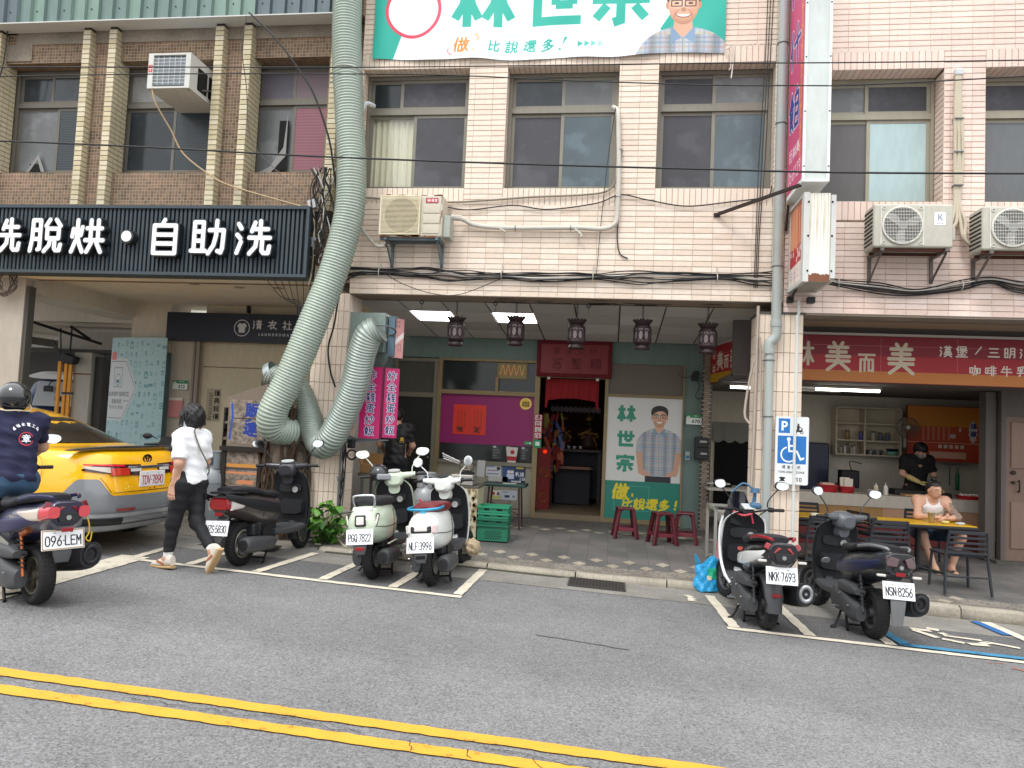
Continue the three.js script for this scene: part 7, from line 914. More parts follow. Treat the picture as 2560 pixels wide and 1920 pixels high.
if (sport) part('exhaust',[loft([ring(-.35,.2,.28,.03,2,1,1,.16),ring(-.2,.2,.36,.06,2.4,1,1,.19),ring(.2,.26,.47,.088,2.6,1,1,.235),ring(.34,.31,.5,.08,2.6,1,1,.235)],{sub: 3})],o.exhaust ?? plastic,t);
else part('exhaust',[loft([ring(-.4,.18,.25,.03,2,1,1,.15),ring(-.25,.14,.28,.06,2.4,1,1,.17),ring(.12,.15,.32,.075,2.4,1,1,.17),ring(.2,.18,.3,.055,2.2,1,1,.17)],{sub: 3})],plasticG,t);
part('exhaust_tip',sport?[mv(torus(.05,.016,0,0,0).scale(.95,1.25,1),.235,.405,.345),cyl(.012,.012,.01,.235,.405,.345,Math.PI/2)]:[cyl(.045,.05,.02,.17,.24,.2,Math.PI/2),cyl(.012,.012,.05,.17,.2,.22,Math.PI/2)],o.tip ?? M.black,t);
const spr=[];for (let k=0;k<=60;k++) {const a=k*.75,f=k/60;spr.push([-.13+.026*Math.cos(a),lerp(.3,.53,f),lerp(.06,-.02,f)+.026*Math.sin(a)]);} part('shock_spring',tube(spr,.0055,240,5),o.spring ?? M.black,t);part('shock_body',[rod([-.13,.24,.07],[-.13,.58,-.03],.013),...(o.spring?[mv(cyl(.026,.026,.12,0,0,0),-.13,.58,.07,1.2),sph(.025,-.13,.56,.0)]:[])],o.spring?std('#b8683c',.3,{metalness: .6}):plasticG,t);
part('center_stand',[tube([[-.13,.16,-.3],[-.14,.03,-.22],[-.16,.015,-.16]],.012),tube([[.13,.16,-.3],[.14,.03,-.22],[.16,.015,-.16]],.012),rod([-.14,.05,-.24],[.14,.05,-.24],.01)],M.black,t);
if (!o.rider) part('side_stand',[tube([[-.12,.2,-.4],[-.2,.08,-.3],[-.26,.012,-.24]],.012),cyl(.022,.022,.012,-.27,.014,-.235,Math.PI/2-.3)],M.black,t);
const pz=o.plateZ ?? .36,py=o.plateY ?? .5,pt=o.plateTilt ?? -.25;
if (!o.hugger) part('mudguard',loft([[-.02,py+.1,pz-.12],[.0,py-.02,pz-.03],[0,py-.1,pz+.0],[0,py-(o.guardL ?? .17),pz+.005]].map(([d,y,z],k)=>ring(0,-.012,.012,[.06,.065,.065,.045][k],4).map(([x,q])=>[x,y+q*.3,z+q])),{sub: 3}),o.guard ?? plasticG,t);
if (o.hugger) part('rear_hugger',loft(Array.from({length: 9},(_,k)=>{const a=-.5+k*.27,R=r+.03;return [[-.085,-.04],[-.075,.02],[0,.034],[.075,.02],[.085,-.04],[0,.012]].map(([x,h])=>[x*(k>6?.8:1),r+(R+h)*Math.cos(a),(R+h)*Math.sin(a)]);})),plasticG,t);
const pl=part('number_plate',rbox(o.old?.3:.27,.15,.006,.003,0,py,pz,pt),std('#e8e9ea',.4),t),pw=o.old?.3:.27;
part('plate_print',mv(plane(pw-.008,.142),0,py,pz,pt).translate(0,.0036*Math.sin(-pt),.0036),printMat(pw,.142,900,(g,w,h)=>{fill(g,'#eceef0',0,0,w,h);if (o.old) {g.strokeStyle='#a98a5a';g.lineWidth=8;g.strokeRect(3,3,w-6,h-6);} narrow(g,o.plate,w/2,h*.56,w*.84,h*.48,8,'#15171d');for (const x of [.3,.7]) {fill(g,'#6d7076',w*x-9,h*.12,18,5);}}),pl);
const lamp=(name,g,m)=>part(name,g,m,t);
if (S==='classic'&&o.tail==='square') {lamp('tail_light',rbox(.115,.115,.04,.02,0,.625,.338,-.2),plastic);lamp('tail_lens',rbox(.08,.08,.02,.015,0,.625,.353,-.2),clearL);for (const s of [-1,1]) {lamp('turn_signal',rbox(.035,.13,.03,.012,s*.145,.625,.27,-.1,s*.7,s*-.35),plastic);lamp('turn_lens',rbox(.02,.1,.03,.008,s*.147,.627,.277,-.1,s*.7,s*-.35),clearL);} lamp('rear_badge',[rbox(.2,.05,.01,.02,0,.735,.255,-.9)],std('#c9d4c4',.3));part('grab_rail',tube([[-.1,.74,.18],[-.11,.83,.2],[-.08,.86,.2],[.08,.86,.2],[.11,.83,.2],[.1,.74,.18]],.012,40),chrome,t);lamp('reflector',rbox(.09,.032,.012,.004,0,py-.115,pz+.014),redL);}
if (S==='classic'&&o.tail==='wide') {lamp('tail_light',rbox(.21,.075,.05,.02,0,.6,.325,-.15),plastic);lamp('tail_lens',rbox(.13,.045,.03,.012,0,.605,.343,-.15),clearL);for (const s of [-1,1]) lamp('turn_lens',rbox(.055,.085,.04,.014,s*.128,.6,.31,-.1,s*.6,s*-.2),s>0?phys('#cdb4b4',.15):clearL);part('grab_rail',[tube([[-.16,.79,.02],[-.17,.79,.14],[-.13,.785,.21],[0,.78,.225],[.13,.785,.21],[.17,.79,.14],[.16,.79,.02]],.014,50),rbox(.05,.09,.02,.008,0,.745,.23,-.3)],std('#2f8fb8',.3,{metalness: .3}),t);lamp('reflector',rbox(.09,.032,.012,.004,0,py-.115,pz+.014),M.dark);}
if (S==='plain') {lamp('tail_light',loft([ring(.24,.58,.74,.13,5),ring(.34,.6,.73,.125,5),ring(.375,.61,.71,.1,4)]),redL);for (const s of [-1,1]) lamp('turn_lens',loft([ring(.08,.66,.7,.012,3,1,1,s*.158),ring(.2,.61,.715,.02,3,1,1,s*.145),ring(.34,.6,.72,.022,3,1,1,s*.122)]),clearL);lamp('reflector',rbox(.08,.035,.012,.004,0,.565,.37),redL);part('grab_rail',loft([ring(.1,.74,.775,.15,3),ring(.34,.76,.79,.13,3),ring(.4,.765,.785,.08,3)]),M.black,t);}
if (sport) {
for (const s of [-1,1]) {lamp('tail_light',extr(o.tail==='dark'?[[0,0],[s*.11,.03],[s*.1,-.07],[s*.02,-.07]]:[[0,0],[s*.13,.045],[s*.15,.0],[s*.06,-.05]],.03,.006,s*.012,o.tail==='dark'?.785:.79,o.tail==='dark'?.452:.435,-.25,s*.35),o.tail==='dark'?phys('#3a1216',.1,{clearcoat: 1}):o.tail==='old'?phys('#6b1d28',.2):redL);part('grab_rail',loft([ring(-.05,.8,.83,.012,2.5,1,1,s*.155),ring(.2,.845,.875,.014,2.5,1,1,s*.155),ring(.36,.855,.88,.013,2.5,1,1,s*.11),ring(.4,.85,.87,.01,2.5,1,1,s*.085)],{sub: 3}),o.rail ?? plasticG,t);lamp('turn_signal',rbox(.075,.022,.03,.008,s*(o.sig ?? .13),py+.12,pz-.01),clearL);}
if (o.tail==='old') {for (const s of [-1,1]) {lamp('turn_lens',loft([ring(.02,.71,.73,.01,2.5,1,1,s*.178),ring(.2,.68,.76,.022,3,1,1,s*.168),ring(.36,.69,.79,.03,3,1,1,s*.145)],{sub: 3}),phys('#cfc0b2',.15,{clearcoat: 1}));lamp('turn_bulb',loft([ring(.37,.695,.795,.034,3,1,1,s*.14),ring(.47,.72,.805,.04,3,1,1,s*.105)]),phys('#c8434f',.15,{clearcoat: 1}));}}
lamp('plate_arm',[rbox(.2,.03,.05,.01,0,py+.12,pz-.04),rbox(.05,.14,.06,.015,0,py+.17,pz-.06)],plastic);lamp('reflector',rbox(.08,.032,.012,.004,0,o.refY ?? .3,o.refZ ?? .4),redL);lamp('tail_insert',extr([[-.085,0],[.085,0],[.06,-.07],[-.06,-.07]],.014,.004,0,.755,.447,-.1),M.black);lamp('lock',cyl(.018,.018,.02,0,.72,.462,Math.PI/2),chrome);
}
return t;
}
const mint=scooter({name: 'scooter',label: 'mint green round scooter with black seat and plate PGQ-7822',x: -2.36,z: 1.78,turn: .03,lean: .1,steer: .25,style: 'classic',color: '#c3d0ba',tail: 'square',plate: 'PGQ·7822',plateY: .475,plateZ: .385,mirror: std('#d5dccd',.3),mirrorX: .34,lever: chrome,rim: M.black});
part('fender_flare',[-1,1].map((s)=>rbox(.02,.012,.3,.005,s*.22,.37,.0)),std('#b3c0a8',.3),mint);
const white=scooter({name: 'scooter',label: 'white round scooter with red brown seat, blue grab rail and plate NLF-3996',x: -1.735,z: 1.8,turn: .0,lean: .1,steer: -.3,style: 'classic',color: '#e6e9e4',tail: 'wide',plate: 'NLF·3996',plateY: .46,plateZ: .385,mirror: std('#d7d9d6',.3),mirrorRound: true,mirrorX: .33,mirrorY: 1.2,rim: M.black,seat: std('#6b1f24',.45,{bumpMap: T.fabric,bumpScale: .001}),dash: std('#2f3438',.3)});
part('side_script',mv(plane(.16,.05),-.229,.45,.0,0,-Math.PI/2),printMat(.16,.05,800,(g,w,h)=>{fill(g,'#e6e9e4',0,0,w,h);latin(g,'Many',w/2,h/2,30,'#2b2b2e',{font: 'serif'});}),white);
scooter({name: 'scooter',label: 'brown and black scooter with plate NZS-5830 beside the green plant',x: -3.77,z: 1.86,turn: -.12,lean: .05,steer: .12,style: 'plain',color: '#4d4644',gloss: .3,front: '#26282d',tail: 'red',plate: 'NZS·5830',plateY: .43,plateZ: .4,rim: std('#8f8c82',.4,{metalness: .5}),cowl: phys('#2d2c33',.35,{clearcoat: .4})});
const nk=scooter({name: 'scooter',label: 'sporty black scooter with white edges and plate NKK-7693 in front of the pillar',x: 1.465,z: 2.03,turn: .07,lean: -.02,steer: .3,style: 'sport',naked: true,color: '#17181c',trim: phys('#e2e4e3',.25,{clearcoat: .6}),front: '#e2e4e3',tail: 'red',plate: 'NKK·7693',plateY: .56,plateZ: .42,rail: phys('#8d1a26',.25),sig: .17,hugger: true,exhaust: plastic,tip: std('#a9acae',.3,{metalness: .7}),guard: plastic,refY: .36,refZ: .29});
part('fuel_cap',[cyl(.035,.035,.012,-.1,.62,-.62,.3),box(.04,.004,.008,-.1,.629,-.62,.3,.7)],std('#b9504d',.4),nk);part('clutter',[tube([[.08,1.06,-.95],[.1,1.18,-1.0],[.0,1.25,-1.05],[-.12,1.15,-1.05]],.012),rbox(.12,.07,.09,.03,.1,1.03,-.92),cyl(.015,.015,.1,.1,1.12,-.95),cyl(.05,.04,.05,.1,1.19,-.95)],std('#3a5f7d',.5),nk);
part('white_edge',[-1,1].map((s)=>tube([[s*.21,.9,-.99],[s*.235,.75,-1.0],[s*.225,.5,-.98],[s*.2,.33,-.86],[s*.19,.27,-.6]],.016,30)),phys('#e2e4e3',.25),nk);part('red_accent',[tube([[-.12,.96,-.93],[-.04,.93,-.86],[.06,.95,-.88]],.012),tube([[.05,.95,-.88],[.08,.85,-.9]],.01)],std('#b8434f',.4),nk);
const ns=scooter({name: 'scooter',label: 'grey black scooter with dark tail lights and plate NSN-8256 beside the blue bay',x: 2.43,z: 1.93,turn: .09,lean: -.04,guardL: .3,steer: .35,style: 'sport',color: '#23262b',gloss: .35,trim: phys('#1d2340',.3),front: '#2b2f33',tail: 'dark',plate: 'NSN·8256',plateY: .52,plateZ: .44,rail: std('#8b8f92',.35,{metalness: .5}),mirror: std('#34373b',.4),sig: .15,cowl: phys('#54585d',.35),refY: .66,refZ: .455,guard: std('#77797b',.45,{map: T.grime})});
part('fuel_cap',[torus(.038,.006,-.11,.53,-.92,.6),cyl(.034,.034,.01,-.11,.53,-.92,Math.PI/2+.6)],std('#8f9194',.4),ns);
const pu=scooter({name: 'scooter',label: 'dark purple scooter with plate 096-LEM ridden by the man in the helmet',x: -4.4,z: 3.88,turn: 1.06,lean: .0,steer: 0,style: 'sport',rider: true,color: '#191a38',gloss: .3,tail: 'old',old: true,plate: '096·LEM',plateY: .55,plateZ: .4,plateTilt: -.2,rail: phys('#20224a',.25),trim: phys('#23204a',.3),spring: M.black,guard: plasticG,sig: .03,refY: .63,refZ: .46,rim: std('#6d675c',.45,{metalness: .4})});
part('yellow_cord',[tube([[.12,.74,.44],[.15,.68,.45],[.16,.6,.45],[.14,.55,.45],[.17,.53,.45],[.18,.6,.45]],.005,40)],std('#c9a82a',.6),pu);part('silver_badge',[box(.004,.02,.12,-.187,.68,-.05),box(.004,.05,.22,-.18,.47,-.22,.2)],std('#a9a79c',.35,{metalness: .6}),pu);
{
const t=thing('scooter','black scooter front peeking out left of the woman in the white shirt','scooter',[-6.1,.22,-.4],.3);part('handlebar_cowl',[loft([ring(-.1,.9,1.1,.1,2.6),ring(0,.86,1.12,.13,2.6),ring(.1,.9,1.08,.1,2.6)]),tube([[-.3,1.0,.05],[0,1.02,0],[.3,1.0,.05]],.018)],plastic,t);part('leg_shield',loft([ring(-.06,.3,.95,.2,3),ring(.06,.32,.93,.19,3)]),plastic,t);part('seat',loft([ring(.4,.6,.75,.14,3),ring(1.0,.62,.8,.14,3)]),plastic,t);part('mirror',[tube([[.15,1.08,0],[.17,1.2,0],[.16,1.28,0]],.008),sph(.055,.16,1.33,0,.8,1.5,.3)],M.black,t);part('mirror',[tube([[-.15,1.08,0],[-.22,1.12,0]],.008),sph(.05,-.28,1.12,0,1.3,.8,.3)],M.black,t);for (const z of [.85,-.35]) part('tyre',mv(tyre(.22,.1),0,.22,z),M.rubber,t);
}
// ---------- taxi ----------
{
const t=thing('taxi','yellow taxi sedan with grey lower bumper and red plate TDV-7890','car',[-7.37,.0,1.42],Math.PI/2-.1);t.position.y=road(-6.5)+.0;t.rotation.z=0;t.rotation.x=0;
const yel=phys('#f9b80f',.2,{clearcoat: 1,clearcoatRoughness: .05}),gry=phys('#84888c',.25,{clearcoat: .8}),gl=phys('#141113',.06,{clearcoat: 1});
const tab=[[.2,2.3,.84,2.3],[.3,2.4,.89,2.38],[.45,2.44,.915,2.42],[.6,2.44,.92,2.42],[.75,2.41,.917,2.38],[.88,2.37,.9,2.2],[.97,2.33,.87,1.9],[1.02,2.27,.83,1.5],[1.045,2.05,.79,1.2],[1.07,1.72,.77,1.1],[1.2,1.34,.715,.78],[1.34,.9,.645,.4],[1.41,.6,.59,.15],[1.45,.3,.5,-.05],[1.463,.1,.35,-.08]];
const at=(y)=>{let i=0;while (i<tab.length-2&&tab[i+1][0]<y) i++;const a=tab[i],b=tab[i+1],f=clamp((y-a[0])/(b[0]-a[0]),0,1);return [lerp(a[1],b[1],f),lerp(a[2],b[2],f),lerp(a[3],b[3],f)];},N=4.2;
const P=(th,y,o=0)=>{const [r,w,f]=at(y),c=Math.cos(th),s=Math.sin(th),z=(c>=0?r+o:-(f+o))*Math.abs(c) ** (2/N);return [-(w+o)*Math.sign(s)*Math.abs(s) ** (2/N),y,c>=0?z:z];};
const rings=tab.map(([y])=>Array.from({length: 72},(_,i)=>P(i/72*6.2832,y)));part('body',loft(rings,{sub: 3}),yel,t);
const patch=(t0,t1,ya,yb,o,nu=24,nv=8)=>{const r=[];for (let i=0;i<=nu;i++) {const u=i/nu,th=lerp(t0,t1,u);r.push(Array.from({length: nv+1},(_,j)=>P(th,lerp(ya(u),yb(u),j/nv),o)));} return loft(r,{open: true,caps: false});};
const ds=(m)=>{const c=m.clone();c.side=THREE.DoubleSide;return c;};
part('rear_window',patch(-.42,.42,()=>1.085,(u)=>1.36-.03*(2*u-1) ** 2,.006,30,12),ds(gl),t);part('quarter_window',patch(.62,1.15,(u)=>1.1,(u)=>1.13+.2*u,.005),ds(phys('#8d9196',.15)),t);part('side_window',patch(1.2,2.0,()=>1.1,()=>1.34,.005),ds(gl),t);
const hump=(u)=>.58+.17*sstep(.06,.18,u)*(1-sstep(.27,.36,u))+.17*sstep(.64,.73,u)*(1-sstep(.82,.94,u));
part('bumper',patch(-1.0,1.0,()=>.2,hump,.008,90,10),ds(gry),t);each('bumper_lip',[patch(-.95,.95,()=>.36,()=>.4,.03,60,3),patch(-.95,.95,()=>.22,()=>.27,.025,60,3)],ds(phys('#9a9ea2',.2,{clearcoat: 1})),t);each('diffuser',[patch(.15,.6,()=>.28,()=>.345,.022),patch(-.6,-.15,()=>.28,()=>.345,.022)],ds(M.black),t);
for (const s of [1,-1]) {const L=(a,b,y0,y1,o,m,n)=>part(n,patch(a*s,b*s,y0,y1,o),ds(m),t);L(.016,.62,(u)=>.775+.06*u,(u)=>.89+.03*u-.075*u ** 4,.012,phys('#3a0a12',.1,{clearcoat: 1}),'tail_light');L(.1,.3,(u)=>.785,()=>.86,.02,phys('#c0301f',.12,{clearcoat: 1}),'tail_lens');L(.3,.6,(u)=>.81+.05*u,(u)=>.87+.01*u,.021,phys('#c9bdb2',.12,{clearcoat: 1}),'turn_lens');L(.14,.6,(u)=>.875+.015*u,(u)=>.895+.008*u,.0215,phys('#d01330',.15),'tail_strip');L(.018,.09,()=>.82,()=>.85,.02,clearL,'reverse_light');L(.07,.25,()=>.42,()=>.45,.034,redL,'reflector');}
part('spoiler',loft([-.8,-.72,-.4,0,.4,.72,.8].map((x)=>{const e=1-(x/.8) ** 4;return [[0,.0],[.12,.012+.035*e],[.15,.01+.03*e],[.12,-.005]].map(([a,b])=>[x,1.035+b,2.13+a*(.6+.4*e)-.12*(x/.8) ** 2]);}),{sub: 3}),phys('#3a3c40',.12,{clearcoat: 1}),t);
const zr=(y)=>at(y)[0];part('trunk_strip',rbox(.62,.03,.02,.008,0,.86,zr(.86)+.01),gry,t);part('model_lettering',mv(plane(.4,.026),0,.86,zr(.86)+.0215),printMat(.4,.026,1200,(g,w,h)=>{fill(g,'#55585b',0,0,w,h);latin(g,'C A M R Y',w/2,h/2,32,'#15161a',{sx: 1.6});}),t);part('emblem',[torus(.05,.007,0,0,0).scale(1.2,.85,1).translate(0,.945,zr(.945)+.012),torus(.024,.006,0,0,0).scale(.7,1.5,1).translate(0,.945,zr(.945)+.014),torus(.03,.006,0,0,0).scale(1.2,.5,1).translate(0,.962,zr(.945)+.013)],std('#17110c',.3,{metalness: .6}),t);
const pl=part('number_plate',rbox(.38,.165,.012,.004,0,.735,zr(.74)+.02),std('#e8e8e8',.4),t);part('plate_print',plane(.372,.157,0,.735,zr(.74)+.027),printMat(.372,.157,800,(g,w,h)=>{fill(g,'#eceded',0,0,w,h);narrow(g,'TDV·7890',w/2,h*.58,w*.86,h*.56,9,'#b01a2e',.32);fill(g,'#555',w*.26,h*.1,8,8);fill(g,'#555',w*.72,h*.1,8,8);}),pl);
part('trunk_seam',[tube(Array.from({length: 20},(_,i)=>[lerp(-.56,.56,i/19),.615,zr(.6)+.001]),.003,40,4),...[-1,1].map((s)=>tube([[s*.56,.615,2.42],[s*.62,.7,2.40],[s*.66,.77,2.36]],.003))],M.dark,t);part('fuel_flap',[tube(smooth2([[-.1,-.1],[.1,-.1],[.1,.1],[-.1,.1]],true,4).map(([a,b])=>[P(1.05,.85,.003)[0],.85+b,P(1.05,.85)[2]+a]),.003,60,4,true)],std('#7d5a10',.6),t);part('red_lettering',mv(plane(.12,.04),-.0,.635,zr(.63)+.004),printMat(.12,.04,800,(g,w,h)=>{fill(g,'#f9b80f',0,0,w,h);han(g,'台北章',12,5,22,3,'#b0241c',{dx: 28});}),t);
for (const [x,z] of [[-.8,1.35],[.8,1.35],[-.8,-1.45],[.8,-1.45]]) {const w=part('wheel',mv(tyre(.33,.22),x,.33,z),M.rubber,t);part('rim',cyl(.24,.24,.2,x,.33,z,0,0,Math.PI/2),std('#8d9093',.3,{metalness: .7}),w);} part('side_mirror',rbox(.2,.14,.1,.04,1.0,1.12,-.55),yel,t);part('wheel_arch',[-.86,.86].map((x)=>cyl(.4,.4,.14,x,.36,1.35,0,0,Math.PI/2,28)),M.dark,t);part('roof_light',rbox(.5,.12,.18,.04,0,1.51,-.25),std('#e9d9a0',.4),t);
}
// ---------- people: one skin over rounded, tapering bones ----------
function nets(f,lo,hi,h) {
const n=[0,1,2].map((k)=>Math.ceil((hi[k]-lo[k])/h)+1),[nx,ny,nz]=n,v=new Float32Array(nx*ny*nz),id=(i,j,k)=>(k*ny+j)*nx+i;
for (let k=0;k<nz;k++) for (let j=0;j<ny;j++) for (let i=0;i<nx;i++) v[id(i,j,k)]=f(lo[0]+i*h,lo[1]+j*h,lo[2]+k*h);
const map=new Int32Array(v.length).fill(-1),pos=[],idx=[],E=[[0,1],[2,3],[4,5],[6,7],[0,2],[1,3],[4,6],[5,7],[0,4],[1,5],[2,6],[3,7]];
for (let k=0;k<nz-1;k++) for (let j=0;j<ny-1;j++) for (let i=0;i<nx-1;i++) {
const c=[];let m=0;for (let q=0;q<8;q++) {c[q]=v[id(i+(q & 1),j+(q >> 1 & 1),k+(q >> 2))];if (c[q]<0) m |= 1 << q;} if (m===0||m===255) continue;
let x=0,y=0,z=0,t=0;for (const [a,b] of E) if ((c[a]<0)!==(c[b]<0)) {const u=c[a]/(c[a]-c[b]);x+=(a & 1)+u*((b & 1)-(a & 1));y+=(a >> 1 & 1)+u*((b >> 1 & 1)-(a >> 1 & 1));z+=(a >> 2)+u*((b >> 2)-(a >> 2));t++;}
map[id(i,j,k)]=pos.length/3;pos.push(lo[0]+(i+x/t)*h,lo[1]+(j+y/t)*h,lo[2]+(k+z/t)*h);
}
const quad=(a,b,c,d,fl)=>{if (a<0||b<0||c<0||d<0) return;fl?idx.push(a,c,b,a,d,c):idx.push(a,b,c,a,c,d);};
for (let k=1;k<nz-1;k++) for (let j=1;j<ny-1;j++) for (let i=1;i<nx-1;i++) {const s=v[id(i,j,k)]<0;
if (s!==v[id(i+1,j,k)]<0) quad(map[id(i,j-1,k-1)],map[id(i,j,k-1)],map[id(i,j,k)],map[id(i,j-1,k)],!s);
if (s!==v[id(i,j+1,k)]<0) quad(map[id(i-1,j,k-1)],map[id(i-1,j,k)],map[id(i,j,k)],map[id(i,j,k-1)],!s);
if (s!==v[id(i,j,k+1)]<0) quad(map[id(i-1,j-1,k)],map[id(i,j-1,k)],map[id(i,j,k)],map[id(i-1,j,k)],!s);}
const g=new THREE.BufferGeometry();g.setAttribute('position',new THREE.Float32BufferAttribute(pos,3));g.setIndex(idx);g.computeVertexNormals();return uvm(g);
}
const smin=(a,b,k)=>{const h=Math.max(k-Math.abs(a-b),0)/k;return Math.min(a,b)-h*h*k*.25;};
const cap=(x,y,z,[a,ra],[b,rb])=>{const dx=b[0]-a[0],dy=b[1]-a[1],dz=b[2]-a[2],px=x-a[0],py=y-a[1],pz=z-a[2],t=clamp((px*dx+py*dy+pz*dz)/(dx*dx+dy*dy+dz*dz+1e-9),0,1);return Math.hypot(px-dx*t,py-dy*t,pz-dz*t)-lerp(ra,rb,t);};
const field=(bones,k=.05)=>(x,y,z)=>{let d=9;for (const [a,b] of bones) d=smin(d,cap(x,y,z,a,b),k);return d;};
const ell=(x,y,z,c,r)=>{const q=Math.hypot((x-c[0])/r[0],(y-c[1])/r[1],(z-c[2])/r[2]);return (q-1)*Math.min(...r);};
const bounds=(bones,e=.05)=>{const lo=[9,9,9],hi=[-9,-9,-9];for (const b of bones) for (const [p,r] of b) for (let k=0;k<3;k++) {lo[k]=Math.min(lo[k],p[k]-r-e);hi[k]=Math.max(hi[k],p[k]+r+e);} return [lo,hi];};
const skinM=phys('#cb9d83',.5,{sheen: .3,sheenRoughness: .5,sheenColor: new THREE.Color('#d9a08a')}),hairM=std('#0f0d0d',.5);
function hand(w,dir,up,s,curl,side) {  
const D=V(...dir).normalize(),S=V().crossVectors(D,V(...up)).normalize().multiplyScalar(side),U=V().crossVectors(S,D).normalize(),P=(a,b,c)=>[w[0]+(D.x*a+S.x*b+U.x*c)*s,w[1]+(D.y*a+S.y*b+U.y*c)*s,w[2]+(D.z*a+S.z*b+U.z*c)*s],bn=[];
for (const b of [-.026,0,.026]) bn.push([[P(0,b*.6,0),.017*s],[P(.085,b,0),.015*s]]);
[[-.033,.06],[-.011,.078],[.011,.083],[.033,.07]].forEach(([b,l])=>{const q=[.085,0],pts=[P(.085,b,0)];let a=curl*.4;for (const f of [.45,.32,.23]) {q[0]+=Math.cos(a)*l*f;q[1]-=Math.sin(a)*l*f;a+=curl;pts.push(P(q[0],b*1.05,q[1]));} for (let i=0;i<3;i++) bn.push([[pts[i],.0095*s],[pts[i+1],.0085*s]]);});
bn.push([[P(.02,.03,-.005),.014*s],[P(.055,.058,-.018),.011*s]],[[P(.055,.058,-.018),.011*s],[P(.088,.062,-.03),.009*s]]);return bn;
}
function person(label,pos,turn,J,o) {
const t=thing('person',label,'person',pos,turn),R={sh: .052,el: .04,wr: .028,hip: .09,kn: .058,an: .038,...(o.R ?? {})},skin=o.skin ?? skinM;
const arm=(s)=>[[[J['sh'+s],R.sh],[J['el'+s],R.el]],[[J['el'+s],R.el],[J['wr'+s],R.wr]]],leg=(s)=>[[[J['hip'+s],R.hip],[J['kn'+s],R.kn]],[[J['kn'+s],R.kn],[J['an'+s],R.an]]];
const W=o.W ?? 1,mid=(a,b,f)=>a.map((x,k)=>lerp(x,b[k],f)),sx=(p,d)=>[p[0]+d,p[1],p[2]];
const torso=[[[sx(J.pel,-.06),.1*W],[sx(J.pel,.06),.1*W]],[[sx(J.pel,-.05),.1*W],[sx(J.waist,-.04),.09*W]],[[sx(J.pel,.05),.1*W],[sx(J.waist,.04),.09*W]],[[sx(J.waist,-.04),.09*W],[sx(J.chest,-.07),.1*W]],[[sx(J.waist,.04),.09*W],[sx(J.chest,.07),.1*W]],[[J.shL,R.sh+.006],[J.chest,.09]],[[J.shR,R.sh+.006],[J.chest,.09]],[[J.shL,.05],[J.neck,.04]],[[J.shR,.05],[J.neck,.04]]];
const limbs=[...arm('L'),...arm('R'),...leg('L'),...leg('R'),[[J.neck,.048],[mid(J.neck,J.head,.6),.046]]],foot=(s)=>(J['to'+s]?[[[J['an'+s],.034],[J['to'+s],.028]]]:[]);
const all=[...torso,...limbs,...foot('L'),...foot('R')],[lo,hi]=bounds(all),gs=[nets(field(all,.05),lo,hi,.013)];
const q=new THREE.Quaternion().setFromUnitVectors(V(0,0,-1),V(...J.look).normalize()),H=(f)=>{const g=f;g.applyMatrix4(new THREE.Matrix4().compose(V(...J.head),q,V(1,1,1)));return g;};
const hf=(x,y,z)=>{let d=ell(x,y,z,[0,.02,.012],[.076,.098,.094]);d=smin(d,ell(x,y,z,[0,-.045,-.028],[.056,.066,.062]),.04);d=smin(d,cap(x,y,z,[[0,.012,-.084],.009],[[0,-.024,-.1],.013]),.014);for (const s of [-1,1]) {d=smin(d,ell(x,y,z,[s*.078,-.005,.012],[.01,.03,.018]),.01);d=smin(d,ell(x,y,z,[s*.028,.022,-.074],[.022,.008,.012]),.014);d=Math.max(d,-ell(x,y,z,[s*.03,.004,-.09],[.015,.008,.012]));} d=smin(d,ell(x,y,z,[0,-.058,-.083],[.022,.007,.009]),.008);d=smin(d,ell(x,y,z,[0,-.07,-.081],[.02,.007,.008]),.008);return smin(d,cap(x,y,z,[[0,-.04,.02],.047],[[0,-.13,.035],.047]),.03);};
if (!o.helmet||o.face) gs.push(H(nets(hf,[-.1,-.16,-.13],[.1,.14,.13],.006)));
for (const s of ['L','R']) if (J['hd'+s]) {const b=hand(J['wr'+s],J['hd'+s].d,J['hd'+s].u,o.hs ?? 1,J['hd'+s].c ?? .35,(s==='L'?1:-1)*(J['hd'+s].f ?? 1)),[a,c]=bounds(b,.012);const g=nets(field(b,.012),a,c,.0045);if (o.gloves) part('glove',geo([g,nets(field([[[J['wr'+s],.036],[mid(J['wr'+s],J['el'+s],.55),.047]]]),...bounds([[[J['wr'+s],.04],[mid(J['wr'+s],J['el'+s],.55),.05]]],.03),.012)]),o.gloves,t);else gs.push(g);}
const body=part('body',geo(gs),skin,t);
for (const s of [-1,1]) part('eye',H(sph(.0095,s*.03,.004,-.077,1.3,.7,.6,10)),std('#1c1513',.2),body),part('eyebrow',H(rbox(.036,.007,.008,.003,s*.031,.026,-.083,0,s*-.35,s*.08)),hairM,body);part('lips',H(rbox(.036,.012,.006,.003,0,-.064,-.0905)),std('#8f5348',.5),body);
const wob=(a,fr,f)=>(x,y,z)=>f(x,y,z)+a*(Math.sin(x*fr*1.3+y*fr*.8)*Math.sin(y*fr*.6-z*fr)+.5*Math.sin(y*fr*2.1+x*9)+.45*Math.abs(Math.sin(x*fr*.9+y*fr*1.7+2*Math.sin(z*fr*.7))));
const cloth=(name,bones,grow,cut,m,amp=.004,h=.012)=>{const B2=bones.map((b)=>b.map(([p,r])=>[p,r+grow])),[a,c]=bounds(B2,.02),f=wob(amp,34,field(B2,.05));return part(name,nets((x,y,z)=>Math.max(f(x,y,z),cut(x,y,z)),a,c,h),m,t);};
